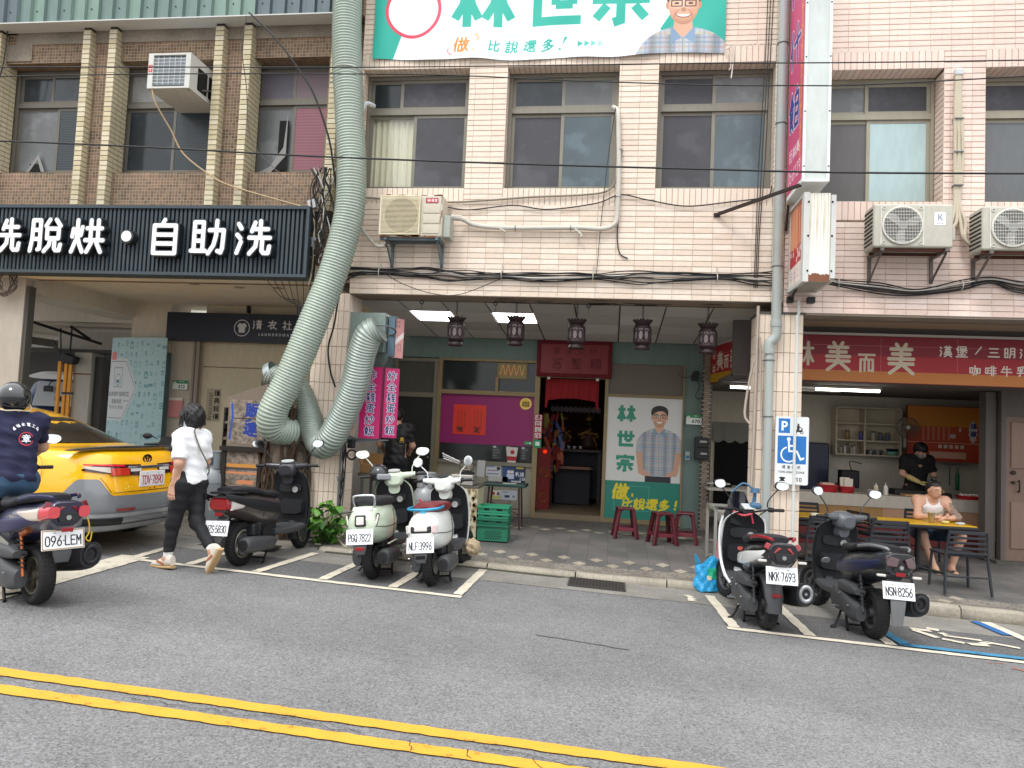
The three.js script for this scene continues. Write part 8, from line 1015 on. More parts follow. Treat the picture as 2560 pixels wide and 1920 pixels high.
const along=(p,a,b)=>{const d=[0,1,2].map((k)=>b[k]-a[k]),l=d[0] ** 2+d[1] ** 2+d[2] ** 2;return ((p[0]-a[0])*d[0]+(p[1]-a[1])*d[1]+(p[2]-a[2])*d[2])/l;};
const hair=(m,f,lo2=[-.13,-.15,-.14],hi2=[.13,.17,.15],nm='hair')=>part(nm,H(nets(f,lo2,hi2,.007)),m,t);
return {t,body,H,hf,cloth,torso,arm,leg,along,hair,mid,all};
}
function decal(parent,f,o,u,v,n,w,h,mat,name='print',N=24) {const pos=[],uv=[],id=[];for (let j=0;j<=N;j++) for (let i=0;i<=N;i++) {const a=i/N-.5,b=j/N-.5,p=[0,1,2].map((k)=>o[k]+u[k]*a*w+v[k]*b*h);let s=0;for (let q=0;q<40;q++) {const d=f(p[0]-n[0]*s,p[1]-n[1]*s,p[2]-n[2]*s)-.004;if (d<.0005) break;s+=d*.8;} pos.push(p[0]-n[0]*s,p[1]-n[1]*s,p[2]-n[2]*s);uv.push(i/N,j/N);if (i&&j) {const c=j*(N+1)+i;id.push(c-N-2,c-N-1,c,c-N-2,c,c-1);}} const g=new THREE.BufferGeometry();g.setAttribute('position',new THREE.Float32BufferAttribute(pos,3));g.setAttribute('uv',new THREE.Float32BufferAttribute(uv,2));g.setIndex(id);g.computeVertexNormals();mat.side=THREE.DoubleSide;return part(name,g,mat,parent);}
const strands=(p,n,drop,rx,sd)=>{const g=[];seed=sd;for (let k=0;k<n;k++) {const a=rnd(.35,5.93)+Math.PI/2+Math.PI,e=rnd(.1,1.0),pt=[];for (let i=0;i<=5;i++) {const t=i/5,el=lerp(1.35,.1,Math.min(1,t*1.25+(1-e)*.3)),R=rx+.004+.006*Math.sin(k+i),dn=Math.max(0,t-.7)*drop*e;pt.push([Math.cos(a)*Math.cos(el)*R,.024+Math.sin(el)*(R+.022)-dn*2,-Math.sin(a)*Math.cos(el)*R*1.05+.016]);} g.push(tube(pt,rnd(.0035,.007),10,4));} return part('hair_strand',p.H(geo(g)),std('#17120f',.42),p.t,'stuff');};
const hairCap=(front,low,grow=.016,amp=.004)=>(x,y,z)=>Math.max(ell(x,y,z,[0,.024,.016],[.078+grow,.1+grow,.096+grow])+amp*Math.sin(x*90+z*40)*Math.sin(y*60+x*30),-(y-(z<-.02?front:z>.05?low:lerp(front,low,(z+.02)/.07))));
{
const J={pel: [0,.87,0],waist: [0,1.02,-.01],chest: [0,1.22,-.01],shL: [-.14,1.305,.01],shR: [.14,1.305,-.01],elL: [-.185,1.06,.05],wrL: [-.18,.84,-.02],elR: [.19,1.06,.0],wrR: [.17,.86,-.12],neck: [0,1.37,.0],head: [0,1.49,-.03],look: [-.1,-.16,-1],hipL: [-.08,.84,0],knL: [-.08,.47,-.09],anL: [-.08,.1,-.14],toL: [-.08,.04,-.29],hipR: [.08,.84,.01],knR: [.07,.47,.06],anR: [.07,.2,.3],toR: [.07,.045,.27],hdL: {d: [0,-1,-.15],u: [1,0,0],c: .35,f: -1},hdR: {d: [0,-1,-.2],u: [-1,0,0],c: .4}};
const p=person('woman in white shirt and black trousers walking left past the taxi',[-4.13,.142,2.3],Math.PI/2-.3,J,{R: {sh: .045,el: .036,wr: .025,hip: .088,kn: .054,an: .034},W: .95});
const sleeve=(s)=>[[[J['sh'+s],.045],[J['el'+s],.055]]];
p.cloth('shirt',[...p.torso,...sleeve('L'),...sleeve('R')],.022,(x,y,z)=>Math.max(.86+.015*Math.sin(x*30)-y,-ell(x,y,z,[0,1.42,0],[.075,.075,.08]),y-1.42,p.along([x,y,z],J.shL,J.elL)>.86&&x<-.13?.02:-1,p.along([x,y,z],J.shR,J.elR)>.86&&x>.13?.02:-1),std('#eceef0',.8,{bumpMap: T.fabric,bumpScale: .001}),.005,.01);
p.cloth('trousers',[...p.torso.slice(0,3),...p.leg('L'),...p.leg('R')],.014,(x,y,z)=>Math.max(y-.98,p.along([x,y,z],J.knL,J.anL)>.8&&x<0?.02:-1,p.along([x,y,z],J.knR,J.anR)>.84&&x>0?.02:-1),std('#16171b',.75),.004);
for (const s of ['L','R']) {const a=J['an'+s],k=J['kn'+s],m=p.mid(k,a,.74);p.cloth('sock',[[[m,.04],[a,.036]]],.006,(x,y,z)=>(p.along([x,y,z],k,a)<.78?.02:-1),std('#e6e6e2',.9),.001,.008);const d=V(...J['to'+s]).sub(V(...a)).normalize(),q=new THREE.Quaternion().setFromUnitVectors(V(0,-.3,-.954).normalize(),d),M4=new THREE.Matrix4().compose(V(...a),q,V(1,1,1));const sh=part('shoe',loft([ring(.075,-.06,.03,.034,2.6),ring(.03,-.065,.05,.042,2.4),ring(-.05,-.07,.01,.042,2.6),ring(-.13,-.07,-.015,.046,2.8),ring(-.185,-.065,-.03,.034,2.4)],{sub: 3}).applyMatrix4(M4),std('#d9cfc0',.7),p.t);part('sole',loft([ring(.085,-.088,-.06,.036,3),ring(-.05,-.09,-.062,.046,3),ring(-.2,-.082,-.055,.036,3)],{sub: 3}).applyMatrix4(M4),std('#b9996c',.7),sh);part('side_stripe',[-1,1].map((e)=>rbox(.004,.025,.1,.002,e*.043,-.03,-.05,.3)).map((g)=>g.applyMatrix4(M4)),std('#a86a4a',.6),sh);}
p.hair(hairM,(x,y,z)=>Math.min(hairCap(.02,-.1,.03,.006)(x,y,z),Math.max(ell(x,y,z,[0,-.005,.035],[.103,.115,.095])+.004*Math.sin(x*80+y*50),-(y+.115)),Math.max(ell(x,y,z,[0,.03,-.03],[.1,.1,.09]),-(y-.015))));part('face_mask',p.H(nets((x,y,z)=>Math.max(Math.abs(p.hf(x,y,z)-.008)-.0035,z+.01,y - -.012,-.1-y),[-.1,-.13,-.13],[.1,.02,.02],.005)),std('#dfe8ee',.8),p.t);
strands(p,170,.2,.1,31);
solo('bag_strap',tube([[-.02,1.39,.06],[-.07,1.36,.1],[-.02,1.2,.135],[.08,1.05,.14],[.15,.95,.09],[.16,.92,.0],[.1,1.0,-.12],[.0,1.2,-.14],[-.06,1.34,-.07],[-.02,1.39,.06]],.007,60).rotateY(Math.PI/2-.3).translate(-4.13,.142,2.3),std('#6d675e',.8),'grey beige strap slung diagonally across the white shirt of the woman','bag strap');
}
{
const J={pel: [0,.93,.02],waist: [0,1.08,.0],chest: [0,1.3,-.05],shL: [-.19,1.4,-.06],shR: [.19,1.4,-.06],elL: [-.3,1.18,-.22],elR: [.3,1.18,-.22],wrL: [-.3,1.05,-.5],wrR: [.3,1.05,-.5],neck: [0,1.46,-.07],head: [0,1.575,-.1],look: [.0,-.08,-1],hipL: [-.1,.88,0],hipR: [.1,.88,0],knL: [-.2,.72,-.45],knR: [.2,.72,-.45],anL: [-.17,.38,-.42],anR: [.17,.38,-.42],toL: [-.17,.36,-.58],toR: [.17,.36,-.58],hdL: {d: [0,0,-1],u: [0,1,0],c: .9},hdR: {d: [0,0,-1],u: [0,1,0],c: .9}};
const T0=1.06,p=person('man in navy shirt and black helmet riding the purple scooter, back to us',[-4.4+.67*-Math.sin(T0),road(-4.34),3.88-.67*Math.cos(T0)],T0,J,{W: 1.12,R: {sh: .058},helmet: true,face: true});
const fb=[...p.torso,...p.arm('L').slice(0,1),...p.arm('R').slice(0,1)];p.cloth('shirt',fb,.018,(x,y,z)=>Math.max(.9-y,-ell(x,y,z,[0,1.53,-.08],[.08,.07,.085]),y-1.53,p.along([x,y,z],J.shL,J.elL)>.7&&x<-.15?.02:-1,p.along([x,y,z],J.shR,J.elR)>.7&&x>.15?.02:-1),std('#1b1d3d',.8,{bumpMap: T.fabric,bumpScale: .001}),.007,.01);
const B3=fb.map((b)=>b.map(([q,r])=>[q,r+.024]));decal(p.t,field(B3,.05),[.05,1.3,.3],[1,0,0],[0,1,0],[0,0,1],.2,.24,(()=>{const m=printMat(.2,.24,1200,(g,w,h)=>{[...'富強水電工程'].forEach((c,k)=>{g.save();g.translate(w/2,h*.72);g.rotate((k-2.5)*.3);han(g,c,-17,-h*.62,32,5,'#e3e4ea');g.restore();});g.strokeStyle='#cf3a44';g.lineWidth=9;g.beginPath();g.arc(w/2,h*.66,64,.3,5.9);g.stroke();han(g,'章',w/2-42,h*.66-44,84,9,'#eceef2');},{roughness: .8,transparent: true});return m;})());
p.cloth('jeans',[...p.torso.slice(0,3),...p.leg('L'),...p.leg('R')],.016,(x,y,z)=>y-.98,std('#32506b',.85,{bumpMap: T.fabric,bumpScale: .001}));
const hm=part('helmet',p.H(nets((x,y,z)=>Math.max(ell(x,y,z,[0,.03,.012],[.125,.135,.145]),-(y-lerp(-.01,-.085,sstep(-.08,.06,z))),-ell(x,y,z,[0,.0,.0],[.1,.11,.115])),[-.15,-.13,-.17],[.15,.19,.18],.008)),phys('#15171a',.16,{clearcoat: 1}),p.t);part('rim_trim',p.H(tube([[-.1,-.01,-.09],[-.126,-.03,.0],[-.105,-.085,.07],[0,-.087,.125],[.105,-.085,.07],[.126,-.03,.0],[.1,-.01,-.09]],.006,50)),std('#c9bda6',.5),hm);part('visor',p.H(nets((x,y,z)=>Math.max(Math.abs(ell(x,y,z,[0,.03,.0],[.13,.14,.155]))-.004,z+.04,-.06-y,y-.1),[-.15,-.08,-.18],[.15,.12,-.02],.008)),phys('#c9cdd0',.1,{clearcoat: 1}),hm);
}
{
const J={pel: [0,.9,0],waist: [0,1.05,0],chest: [0,1.28,-.02],shL: [-.19,1.39,-.02],shR: [.19,1.39,-.02],elL: [-.25,1.14,-.05],elR: [.25,1.13,-.03],wrL: [-.18,1.02,-.26],wrR: [.2,1.0,-.2],neck: [0,1.44,-.02],head: [0,1.56,-.06],look: [.2,-.3,-1],hipL: [-.09,.86,0],hipR: [.09,.86,0],knL: [-.1,.48,-.02],knR: [.1,.48,-.02],anL: [-.1,.09,.02],anR: [.1,.09,.02],toL: [-.1,.04,-.14],toR: [.1,.04,-.14],hdL: {d: [.3,-.3,-1],u: [0,1,0]},hdR: {d: [-.2,-.3,-1],u: [0,1,0]}};
const p=person('cook in black shirt with a yellow back print behind the magenta signs',[-3.24,.2,-1.75],.25,J,{W: 1.1});p.cloth('shirt',[...p.torso,...p.arm('L').slice(0,1),...p.arm('R').slice(0,1)],.018,(x,y,z)=>Math.max(.84-y,-ell(x,y,z,[0,1.5,-.02],[.08,.07,.085]),y-1.5,p.along([x,y,z],J.shL,J.elL)>.8&&x<-.15?.02:-1,p.along([x,y,z],J.shR,J.elR)>.8&&x>.15?.02:-1),M.black,.005);p.cloth('trousers',[...p.torso.slice(0,3),...p.leg('L'),...p.leg('R')],.015,(x,y,z)=>y-.95,std('#1b1c22',.8));p.hair(hairM,hairCap(.03,-.08));strands(p,70,.06,.09,41);
decal(p.t,field(p.torso.map((b)=>b.map(([q,r])=>[q,r+.026]))),[.09,1.22,.3],[1,0,0],[0,1,0],[0,0,1],.1,.11,printMat(.1,.11,900,(g,w,h)=>{g.fillStyle='#c9a21e';g.beginPath();g.ellipse(w*.5,h*.4,w*.26,h*.24,0,0,7);g.fill();fill(g,'#c9a21e',w*.2,h*.56,w*.6,h*.1);for (let k=0;k<4;k++) fill(g,'#b9962a',w*(.15+k*.19),h*.76,w*.12,h*.12);},{transparent: true}));
}
{
const J={pel: [0,.9,0],waist: [0,1.04,0],chest: [0,1.27,-.04],shL: [-.185,1.37,-.04],shR: [.185,1.37,-.04],elL: [-.25,1.12,-.1],elR: [.25,1.14,-.06],wrL: [-.13,1.02,-.33],wrR: [.09,1.03,-.26],neck: [0,1.42,-.05],head: [-.02,1.52,-.11],look: [-.45,-.5,-1],hipL: [-.09,.86,0],hipR: [.09,.86,0],knL: [-.1,.48,0],knR: [.1,.48,0],anL: [-.1,.08,0],anR: [.1,.08,0],hdL: {d: [.2,-.3,-1],u: [0,1,0],c: .3},hdR: {d: [-.6,-.5,-1],u: [0,1,0],c: .3}};
const p=person('cook in black shirt and yellow rubber gloves working behind the breakfast counter',[4.99,.07,-3.85],Math.PI+.1,J,{gloves: std('#d3bd7c',.55)});p.cloth('shirt',[...p.torso,...p.arm('L').slice(0,1),...p.arm('R').slice(0,1)],.028,(x,y,z)=>Math.max(.84-y,-ell(x,y,z,[0,1.48,-.05],[.08,.07,.085]),y-1.48,p.along([x,y,z],J.shL,J.elL)>.75&&x<-.15?.02:-1,p.along([x,y,z],J.shR,J.elR)>.75&&x>.15?.02:-1),std('#111216',.8),.003);p.cloth('trousers',[...p.torso.slice(0,3),...p.leg('L'),...p.leg('R')],.015,(x,y,z)=>y-.95,M.black);p.hair(hairM,hairCap(.03,-.07,.02));strands(p,60,.06,.094,51);part('face_mask',p.H(nets((x,y,z)=>Math.max(Math.abs(p.hf(x,y,z)-.008)-.0035,z+.02,y - -.012,-.1-y),[-.1,-.13,-.13],[.1,.02,.02],.006)),std('#8d7f76',.8),p.t);
}
{
const J={pel: [0,.53,.1],waist: [0,.68,.06],chest: [0,.85,-.03],shL: [-.168,.93,-.06],shR: [.168,.93,-.06],elL: [-.23,.75,-.3],elR: [.235,.74,-.28],wrL: [-.09,.745,-.44],wrR: [.07,.745,-.44],neck: [0,.975,-.09],head: [-.01,1.075,-.14],look: [-.42,-.14,-1],hipL: [-.1,.5,.08],hipR: [.1,.5,.08],knL: [-.26,.5,-.34],knR: [.2,.5,-.34],anL: [-.16,.09,-.3],anR: [.07,.09,-.42],toL: [-.18,.04,-.44],toR: [.06,.04,-.56],hdL: {d: [1,-.05,-.15],u: [0,1,0],c: .5},hdR: {d: [-1,.05,-.1],u: [0,1,0],c: .6}};
const p=person('seated man in white tank top with topknot and tattooed arm at the yellow table',[4.25,.03,-1.45],Math.PI-.05,J,{W: .98,R: {sh: .057,el: .042,wr: .03,hip: .095,kn: .06}});
p.cloth('tank_top',p.torso,.01,(x,y,z)=>Math.max(.5-y,y-.97,y>.8?Math.abs(x)-lerp(.19,.085,sstep(.8,.9,y)):-1,-ell(x,y,z,[0,.99,-.16],[.075,.12,.14])),std('#e4e3e4',.85,{bumpMap: T.fabric,bumpScale: .001}),.003,.009);const sh=(s)=>p.leg(s).slice(0,1);p.cloth('shorts',[...p.torso.slice(0,1),...sh('L'),...sh('R')],.02,(x,y,z)=>Math.max(y-.66,p.along([x,y,z],J.hipL,J.knL)>.9&&x<-.1?.02:-1,p.along([x,y,z],J.hipR,J.knR)>.9&&x>.1?.02:-1),std('#2c3c52',.85,{bumpMap: T.fabric,bumpScale: .001}));
p.hair(hairM,hairCap(.062,-.05,.01));part('topknot',p.H(geo([sph(.035,0,.14,.03),...Array.from({length: 9},(_,k)=>rod([0,.14,.03],[.05*Math.cos(k),.17+.02*Math.sin(k*3),.03+.05*Math.sin(k)],.008,5,.003))])),hairM,p.t);part('glasses',p.H(geo([...[-1,1].map((s)=>torus(.024,.0022,s*.031,.002,-.1).scale(1.15,.8,1)),rod([-.008,.002,-.1],[.008,.002,-.1],.002),...[-1,1].map((s)=>rod([s*.062,.004,-.098],[s*.086,.0,.01],.002))])),std('#c9b889',.3,{metalness: .7}),p.t);
T.ink=tex(128,(u,v)=>{const a=fbm(u,v,6,3,17),e=Math.abs((a*7) % 1-.5);return e<.22?[.09,.09,.095]:[.42,.26,.19];},{rep: 6});p.cloth('tattoo_sleeve',p.arm('L'),.002,(x,y,z)=>Math.max(x+.17,p.along([x,y,z],J.elL,J.wrL)>.75&&z<-.28?.02:-1),std('#ffffff',.55,{map: T.ink}),0,.01);for (const s of ['L','R']) part('sandal',[mv(loft([ring(.07,-.012,.012,.04,3),ring(-.05,-.012,.012,.042,3),ring(-.19,-.012,.012,.03,3)]),J['an'+s][0],.015,J['an'+s][2]),mv(torus(.045,.012,0,0,0,0,0,0,6,14,Math.PI),J['an'+s][0],.03,J['an'+s][2]-.11)],M.black,p.t);
}
// ---------- tables and chairs of the breakfast shop ----------
{
const tb=(label,x,z,w,d,turn)=>{const y=pav(x,z)+.004,h=.71-y,t=thing('dining_table',label,'table',[x,y,z],turn);part('table_top',rbox(w,.014,d,.005,0,h,0),std('#e2b012',.35,{map: T.grime}),t);part('edge_band',[rbox(w+.03,.05,d+.03,.02,0,h-.028,0)],M.black,t);part('post',cyl(.034,.034,h-.06,0,(h-.06)/2+.02,0),M.black,t);part('foot',[0,1,2,3].map((k)=>tube([[0,.1,0],[.06*Math.cos(k*1.57+.78),.05,.06*Math.sin(k*1.57+.78)],[.33*Math.cos(k*1.57+.78),.022,.33*Math.sin(k*1.57+.78)]],.02)),M.black,t);return t;};
tb('yellow topped table with black edge where the man sits',3.93,-.98,1.14,.6,.06);tb('yellow topped table with black edge behind the pillar and black scooter',2.72,-1.05,.9,.6,0);
const mk=()=>{const t=thing('dining_chair','','chair',[0,0,0]),m=std('#2b2d33',.5,{metalness: .2});for (const s of [-1,1]) {part('leg',tube([[s*.25,0,.27],[s*.225,.42,.22],[s*.2,.7,.25]],.016,16),m,t);part('leg',rod([s*.22,0,-.2],[s*.2,.43,-.18],.016),m,t);} part('seat',rbox(.44,.025,.42,.01,0,.43,.0),m,t);for (let k=0;k<5;k++) part('back_slat',rbox(.42+.04*(1-k/4),k===4?.04:.028,.014,.005,0,.46+k*.058,.228+k*.004),m,t);part('crossbar',rod([-.23,.2,.245],[.23,.2,.245],.01),m,t);return t;};
const a=mk();a.userData.group='slatted chairs around the yellow tables';
[[4.02,-.1,.03,'black slatted chair in front of the seated man, back to the street'],[3.42,-1.05,-1.2,'black slatted chair at the left end of the table with the man'],[2.58,-.45,.1,'black slatted chair between the pillar and the black scooter'],[4.3,-1.62,3.1,'black slatted chair on which the man in the tank top sits'],[3.3,-.45,.1,'black slatted chair half hidden behind the black scooter handlebars'],[2.75,-1.75,3.1,'dark chair on the far side of the left yellow table']].forEach(([x,z,r,l],k)=>{const t=k?a.clone():a;if (k) {t.name=numbered('dining_chair');scene.add(t);} t.userData={...a.userData,label: l};t.position.set(x,pav(x,z)+.004,z);t.rotation.y=r;});
const c=thing('steel_cup','steel tumbler standing on the yellow table before the man','cup',[4.05,.72,-.88]);part('body',lathe([[0,0],[.032,0],[.045,.125],[.042,.125],[.03,.008]],24),std('#b9a98c',.25,{metalness: .8}),c);part('drink',cyl(.04,.04,.004,0,.108,0),std('#8a6b45',.3),c);
solo('condiment_dish',lathe([[0,0],[.04,0],[.045,.03],[.03,.035],[0,.03]],18).translate(4.2,.72,-.85),std('#d9c77c',.5),'small pale yellow dish on the table beside the tumbler','dish');solo('tissue_pack',rbox(.1,.025,.06,.01,4.38,.732,-.86,0,.4),std('#c2c9d6',.6),'small white and blue packet at the right end of the yellow table','packet');solo('tissue_pack',rbox(.09,.04,.07,.01,2.62,.74,-.85),std('#d8d2be',.6),'small pale holder on the left yellow table','packet');
}
// ---------- street sign ----------
{
const t=thing('parking_sign','white sheet metal parking sign with blue wheelchair square on the pillar','sign',[2.1,1.16,.12],0,null,true),w=.38,h=.8;part('plate',extr([[.02,0],[w-.02,0],[w-.006,.006],[w,.02],[w,h-.02],[w-.006,h-.006],[w-.02,h],[.02,h],[.006,h-.006],[0,h-.02],[0,.02],[.006,.006]],.006,.001,1.915,1.16,.1),std('#d9dbdb',.4),t);
part('print',plane(w-.02,h-.02,2.105,1.56,.1075),printMat(w,h,1100,(g,W,H)=>{fill(g,'#e1e3e4',0,0,W,H);fill(g,'#1f6fb8',W*.07,H*.02,W*.36,H*.22);latin(g,'P',W*.25,H*.135,H*.2,'#eef2f5');g.fillStyle=g.strokeStyle='#1a1a1c';g.lineWidth=9;for (const x of [.6,.8]) {g.beginPath();g.arc(W*x,H*.22,18,0,7);g.stroke();} g.beginPath();g.moveTo(W*.56,H*.18);g.lineTo(W*.76,H*.19);g.lineTo(W*.84,H*.15);g.lineTo(W*.8,H*.22);g.lineTo(W*.6,H*.215);g.fill();g.beginPath();g.arc(W*.69,H*.105,13,0,7);g.fill();g.fillRect(W*.65,H*.12,W*.08,H*.065);g.beginPath();g.moveTo(W*.7,H*.13);g.lineTo(W*.8,H*.165);g.stroke();
fill(g,'#1f6fb8',W*.05,H*.28,W*.9,H*.42);g.strokeStyle=g.fillStyle='#e9eef2';g.lineWidth=26;g.lineCap='round';g.beginPath();g.arc(W*.4,H*.33,26,0,7);g.fill();g.beginPath();g.moveTo(W*.4,H*.36);g.lineTo(W*.42,H*.51);g.lineTo(W*.66,H*.51);g.lineTo(W*.78,H*.63);g.lineTo(W*.87,H*.61);g.stroke();g.beginPath();g.moveTo(W*.42,H*.43);g.lineTo(W*.6,H*.43);g.stroke();g.lineWidth=20;g.beginPath();g.arc(W*.4,H*.56,W*.23,.5,4.4);g.stroke();
han(g,'違者拖吊',W*.2,H*.725,46,5,'#1d1d20',{dx: 66});latin(g,'TOW-AWAY ZONE',W/2,H*.825,40,'#1d1d20',{sx: 1.05});fill(g,'#f2f3f3',0,H*.87,W,H*.13);latin(g,'110',W*.68,H*.935,80,'#17171a');g.fillStyle='#17171a';g.beginPath();g.ellipse(W*.22,H*.915,44,14,0,0,7);g.fill();g.fillRect(W*.16,H*.915,W*.12,H*.05);g.fillRect(W*.125,H*.965-12,W*.19,12);}),t);
}
// ---------- dead trunk with old board ----------
{
const t=thing('tree_trunk','thick gnarled dead tree trunk with dark roots against the tiled pillar','tree',[-4.15,.14,.05],0,null,true),rings=[];
for (let k=0;k<=40;k++) {const y=k/40,h=.12+y*1.95;rings.push(Array.from({length: 40},(_,i)=>{const a=i/40*6.2832,n=fbm((i/40+y*.15) % 1,y*.7 % 1,8,4,3),m=fbm(i/40,y,16,3,9),fl=.1*(1-y) ** 2*(.6+.6*Math.sin(a*5+1)),r=.25+fl+.16*(n-.5)+.06*(m-.5);return [-4.17+.03*Math.sin(y*5)+Math.cos(a)*r*1.1,h,.05+Math.sin(a)*r*.8];}));}
part('trunk',loft(rings),std('#ffffff',.95,{map: T.bark,bumpMap: T.bark,bumpScale: .05}),t);const rt=[];for (let k=0;k<22;k++) {const a=rnd(-.3,3.4),x=-4.17+.28*Math.cos(a),z=.05+.22*Math.sin(a);let h=rnd(.9,1.9);const p=[];for (let i=0;i<7;i++) p.push([x+rnd(-.04,.04)+.012*i*Math.cos(a),h-i*h/6.6+.05,z+rnd(-.02,.03)+.012*i]);rt.push(tube(p,rnd(.008,.026),40,6));} part('root',rt,std('#4b3a2b',.95,{map: T.grime,bumpMap: T.bark,bumpScale: .02}),t,'stuff');
const b=thing('old_board','rotting notice board with peeling paint and blue lettering left of the dead trunk','board',[-4.62,.15,.22],0,null,true),dk=std('#2b2622',.95,{map: T.grime});part('post',[box(.06,1.65,.06,-4.93,.95,.2),box(.05,.9,.05,-4.45,.6,.18)],dk,b);
const pr=(w,h,f)=>printMat(w,h,500,f,{roughness: .85}),grime=(g,w,h,s)=>{for (let k=0;k<260;k++) {g.fillStyle=['rgba(60,50,42,.16)','rgba(30,25,22,.2)','rgba(170,160,148,.2)'][k % 3];g.beginPath();g.ellipse(w*hash(k,1,s),h*hash(k,2,s),2+12*hash(k,3,s),2+22*hash(k,4,s),hash(k,5,s)*3,0,7);g.fill();}};
part('upper_sheet',extr([[-4.96,1.28],[-4.4,1.28],[-4.38,2.1],[-4.62,2.02],[-4.93,1.9]],.03,.004,0,0,.2),std('#7f7468',.9,{map: T.grime}),b);part('upper_print',plane(.46,.56,-4.65,1.6,.2325),pr(.46,.56,(g,w,h)=>{fill(g,'#85796d',0,0,w,h);grime(g,w,h,4);for (let k=0;k<16;k++) {g.fillStyle='#1f3a8a';g.fillRect(w*(.45+.4*hash(k,1,8)),h*(.12+.75*hash(k,2,8)),24,12);} han(g,'販',w*.48,h*.08,84,14,'#20398c');han(g,'運',w*.45,h*.52,88,15,'#20398c');g.strokeStyle='#2a4c9c';g.lineWidth=14;g.beginPath();g.moveTo(w*.06,h*.1);g.lineTo(w*.1,h*.4);g.lineTo(w*.04,h*.9);g.stroke();g.strokeStyle='#2d2722';g.lineWidth=3;g.strokeRect(w*.15,h*.42,w*.8,3);}),b);
part('shelf_edge',B(-4.98,-4.36,1.22,1.28,.14,.25),dk,b);part('middle_sheet',B(-4.92,-4.46,.78,1.22,.17,.2),std('#86786a',.9),b);part('middle_print',plane(.44,.42,-4.69,1.0,.2025),pr(.44,.42,(g,w,h)=>{fill(g,'#8b7d70',0,0,w,h);grime(g,w,h,6);g.fillStyle='#c88a3e';g.fillRect(0,h*.36,w*.95,22);g.fillStyle='#c98258';g.fillRect(0,h*.6,w,14);g.fillRect(w*.4,h*.85,w*.5,26);g.fillStyle='#4b4440';g.fillRect(0,h*.47,w,16);}),b);part('lower_sheet',B(-4.95,-4.4,.2,.76,.16,.19),std('#5c574f',.95,{map: T.grime}),b);part('lower_print',plane(.5,.52,-4.67,.49,.1925),pr(.5,.52,(g,w,h)=>{fill(g,'#45403a',0,0,w,h);g.fillStyle='#c3c1bb';g.beginPath();for (let i=0;i<30;i++) {const a=i/30*6.283,r=.8+.35*hash(i,2,9);g.lineTo(w*(.5+.38*r*Math.cos(a)),h*(.55+.42*r*Math.sin(a)));} g.fill();grime(g,w,h,11);g.fillStyle='#4a4742';g.fillRect(w*.45,h*.3,5,h*.24);g.fillRect(w*.38,h*.55,w*.18,6);}),b);
}
// ---------- plant ----------
{
const t=thing('leafy_plant','green heart leaved weed growing at the foot of the tiled pillar','plant',[-3.5,.11,.2]),lm=['#4d7f2c','#5f9436','#3d6b26'].map((c)=>std(c,.55,{side: THREE.DoubleSide})),leaf=(s)=>{const o=[[0,0],[.28,-.1],[.5,.18],[.42,.55],[0,1.1],[-.42,.55],[-.5,.18],[-.28,-.1]],p=[0,.06,.3],idx=[];o.forEach(([a,b])=>p.push(a,Math.abs(a)*.22-.12*b*b,b));for (let i=1;i<=8;i++) idx.push(0,i,i % 8+1);const g=new THREE.BufferGeometry();g.setAttribute('position',new THREE.Float32BufferAttribute(p.map((v)=>v*s),3));g.setIndex(idx);g.computeVertexNormals();return uvm(g);},L=[.07,.09,.11].map(leaf),st=[];
for (let k=0;k<24;k++) {const a=rnd(0,6.28),r=rnd(.05,.3),h=rnd(.15,.62)*(1-r*.8),q=[r*Math.cos(a)*1.15,h,r*Math.sin(a)*.8+.05];st.push(tube([[q[0]*.2,0,q[2]*.2],[q[0]*.6,h*.6,q[2]*.6],q],.005,10,5));for (let i=0;i<7;i++) {const m=part('leaf',L[k % 3],lm[Math.floor(rnd(0,2.99))],t);m.position.set(q[0]+rnd(-.07,.07),q[1]+rnd(-.14,.03),q[2]+rnd(-.05,.07));m.rotation.set(rnd(.0,.8),rnd(0,6.28),rnd(-.4,.4),'YXZ');}} part('stem',st,std('#5a6b34',.7),t,'stuff');
const wd=thing('dry_vine','thin dry vine climbing the tiled pillar above the weed','plant',[-3.5,.3,.03],0,null,true);part('stem',tube([[-3.5,.3,.03],[-3.4,.7,.03],[-3.2-.2,1.1,.02]],.004),std('#6f6250',.9),wd);
}
// ---------- bags ----------
function bag(name,label,cat,pos,w,h,d,m,extra) {const t=thing(name,label,cat,pos,.3),f=(x,y,z)=>{const k=y/h,e=Math.sqrt((x/(w*(1.02-.16*k))) ** 2+(z/(d*(1-.5*k))) ** 2);return Math.max((e-1)*Math.min(w,d)*.8,y-h*(.9+.12*Math.sin(x*22)),-y)+.007*Math.sin(x*34+y*21+z*20)*Math.sin(y*19-x*12)+.0025*Math.sin(x*70-y*50)+.002*Math.sin(x*130+y*44);};part('bag',nets(f,[-w*1.3,-.03,-d*1.4],[w*1.3,h*1.2,d*1.4],.009),m,t);part('knot',[rod([-w*.75,h*.85,0],[-w*1.0,h*1.1,.02],.03,8,.012),rod([w*.3,h*.88,0],[w*.3,h*1.06,0],.035,8,.015)],m,t);if (extra) extra(t,f);return t;}
bag('plastic_bag','bright blue plastic rubbish bag leaning at the kerb beside the drain','bag',[1.12,road(1.1)+.015,.62],.165,.36,.11,phys('#2aa0d8',.28,{clearcoat: .4,bumpMap: T.tileB,bumpScale: .01}),(t,f)=>{decal(t,f,[.05,.2,.3],[1,0,0],[0,1,0],[0,0,1],.17,.12,phys('#2fae86',.3),'green_content',14);decal(t,f,[-.02,.15,.3],[1,0,0],[0,1,0],[0,0,1],.05,.045,std('#d6b9a2',.6),'label',6);});
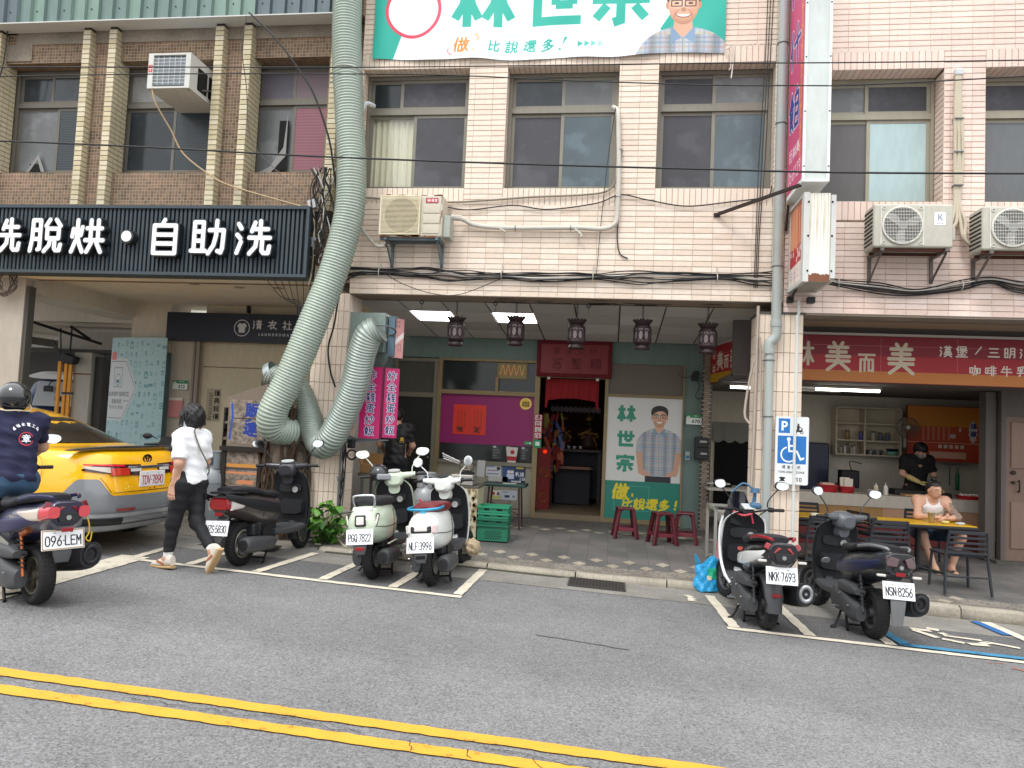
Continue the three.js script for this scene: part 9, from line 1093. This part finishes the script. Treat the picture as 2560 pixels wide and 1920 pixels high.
bag('plastic_bag','pink translucent plastic bag of scraps under the sink stand','bag',[1.4,.215,-.2],.12,.2,.1,phys('#d4808e',.35,{bumpMap: T.tileB,bumpScale: .01}),(t,f)=>decal(t,f,[.02,.09,.3],[1,0,0],[0,1,0],[0,0,1],.1,.08,std('#d8c7a8',.6),'paper_scrap',8));
{const t=thing('red_bag','long red plastic bag hanging at the right side of the mint scooter','bag',[-2.08,.3,.95]);part('bag',loft([ring(0,-.01,.01,.02,2.2),ring(.06,-.02,.02,.04,2.4),ring(.2,-.03,.03,.055,2.6),ring(.34,-.04,.035,.075,2.6),ring(.42,-.035,.03,.08,3)],{sub: 4}).rotateX(Math.PI/2).translate(0,.42,0),phys('#c22a36',.35,{bumpMap: T.tileB,bumpScale: .01}),t);part('handle',tube([[0,.4,0],[-.03,.5,.0],[-.05,.52,0],[.0,.44,0]],.008),std('#c22a36',.4),t);
const c=thing('rag','beige cloth bundle hanging from the footboard of the white scooter','cloth',[-1.5,.33,.95],.3);part('cloth',nets((x,y,z)=>ell(x,y,z,[0,0,0],[.09,.09,.12])+.014*Math.sin(x*60+y*40)*Math.sin(z*50-y*30),[-.13,-.13,-.16],[.13,.13,.16],.009),std('#a8977c',.9,{bumpMap: T.fabric,bumpScale: .002}),c);
const h=thing('helmet','black open helmet hung on the left mirror of the mint scooter','helmet',[-2.62,1.06,.95],.6);part('shell',nets((x,y,z)=>Math.max(ell(x,y,z,[0,.02,0],[.115,.12,.13]),-(y+.05),-ell(x,y,z,[0,0,0],[.09,.1,.105])),[-.14,-.09,-.16],[.14,.16,.16],.009),phys('#1b1c20',.3,{clearcoat: .6}),h);part('goggles',rbox(.16,.07,.05,.02,.02,.0,.12),phys('#8d9196',.15),h);}
{const t=thing('rubble_block','whitewashed lump of broken concrete on the kerb beside the NKK-7693 scooter','rubble',[2.0,-.03,.62]);part('lump',loft([ring(-.1,0,.1,.1,3),ring(0,0,.13,.14,2.6),ring(.1,0,.08,.12,2.6)],{sub: 2}),std('#c9c2b4',.95,{map: T.conc,bumpMap: T.conc,bumpScale: .03}),t);}
renderer.render(scene,camera);
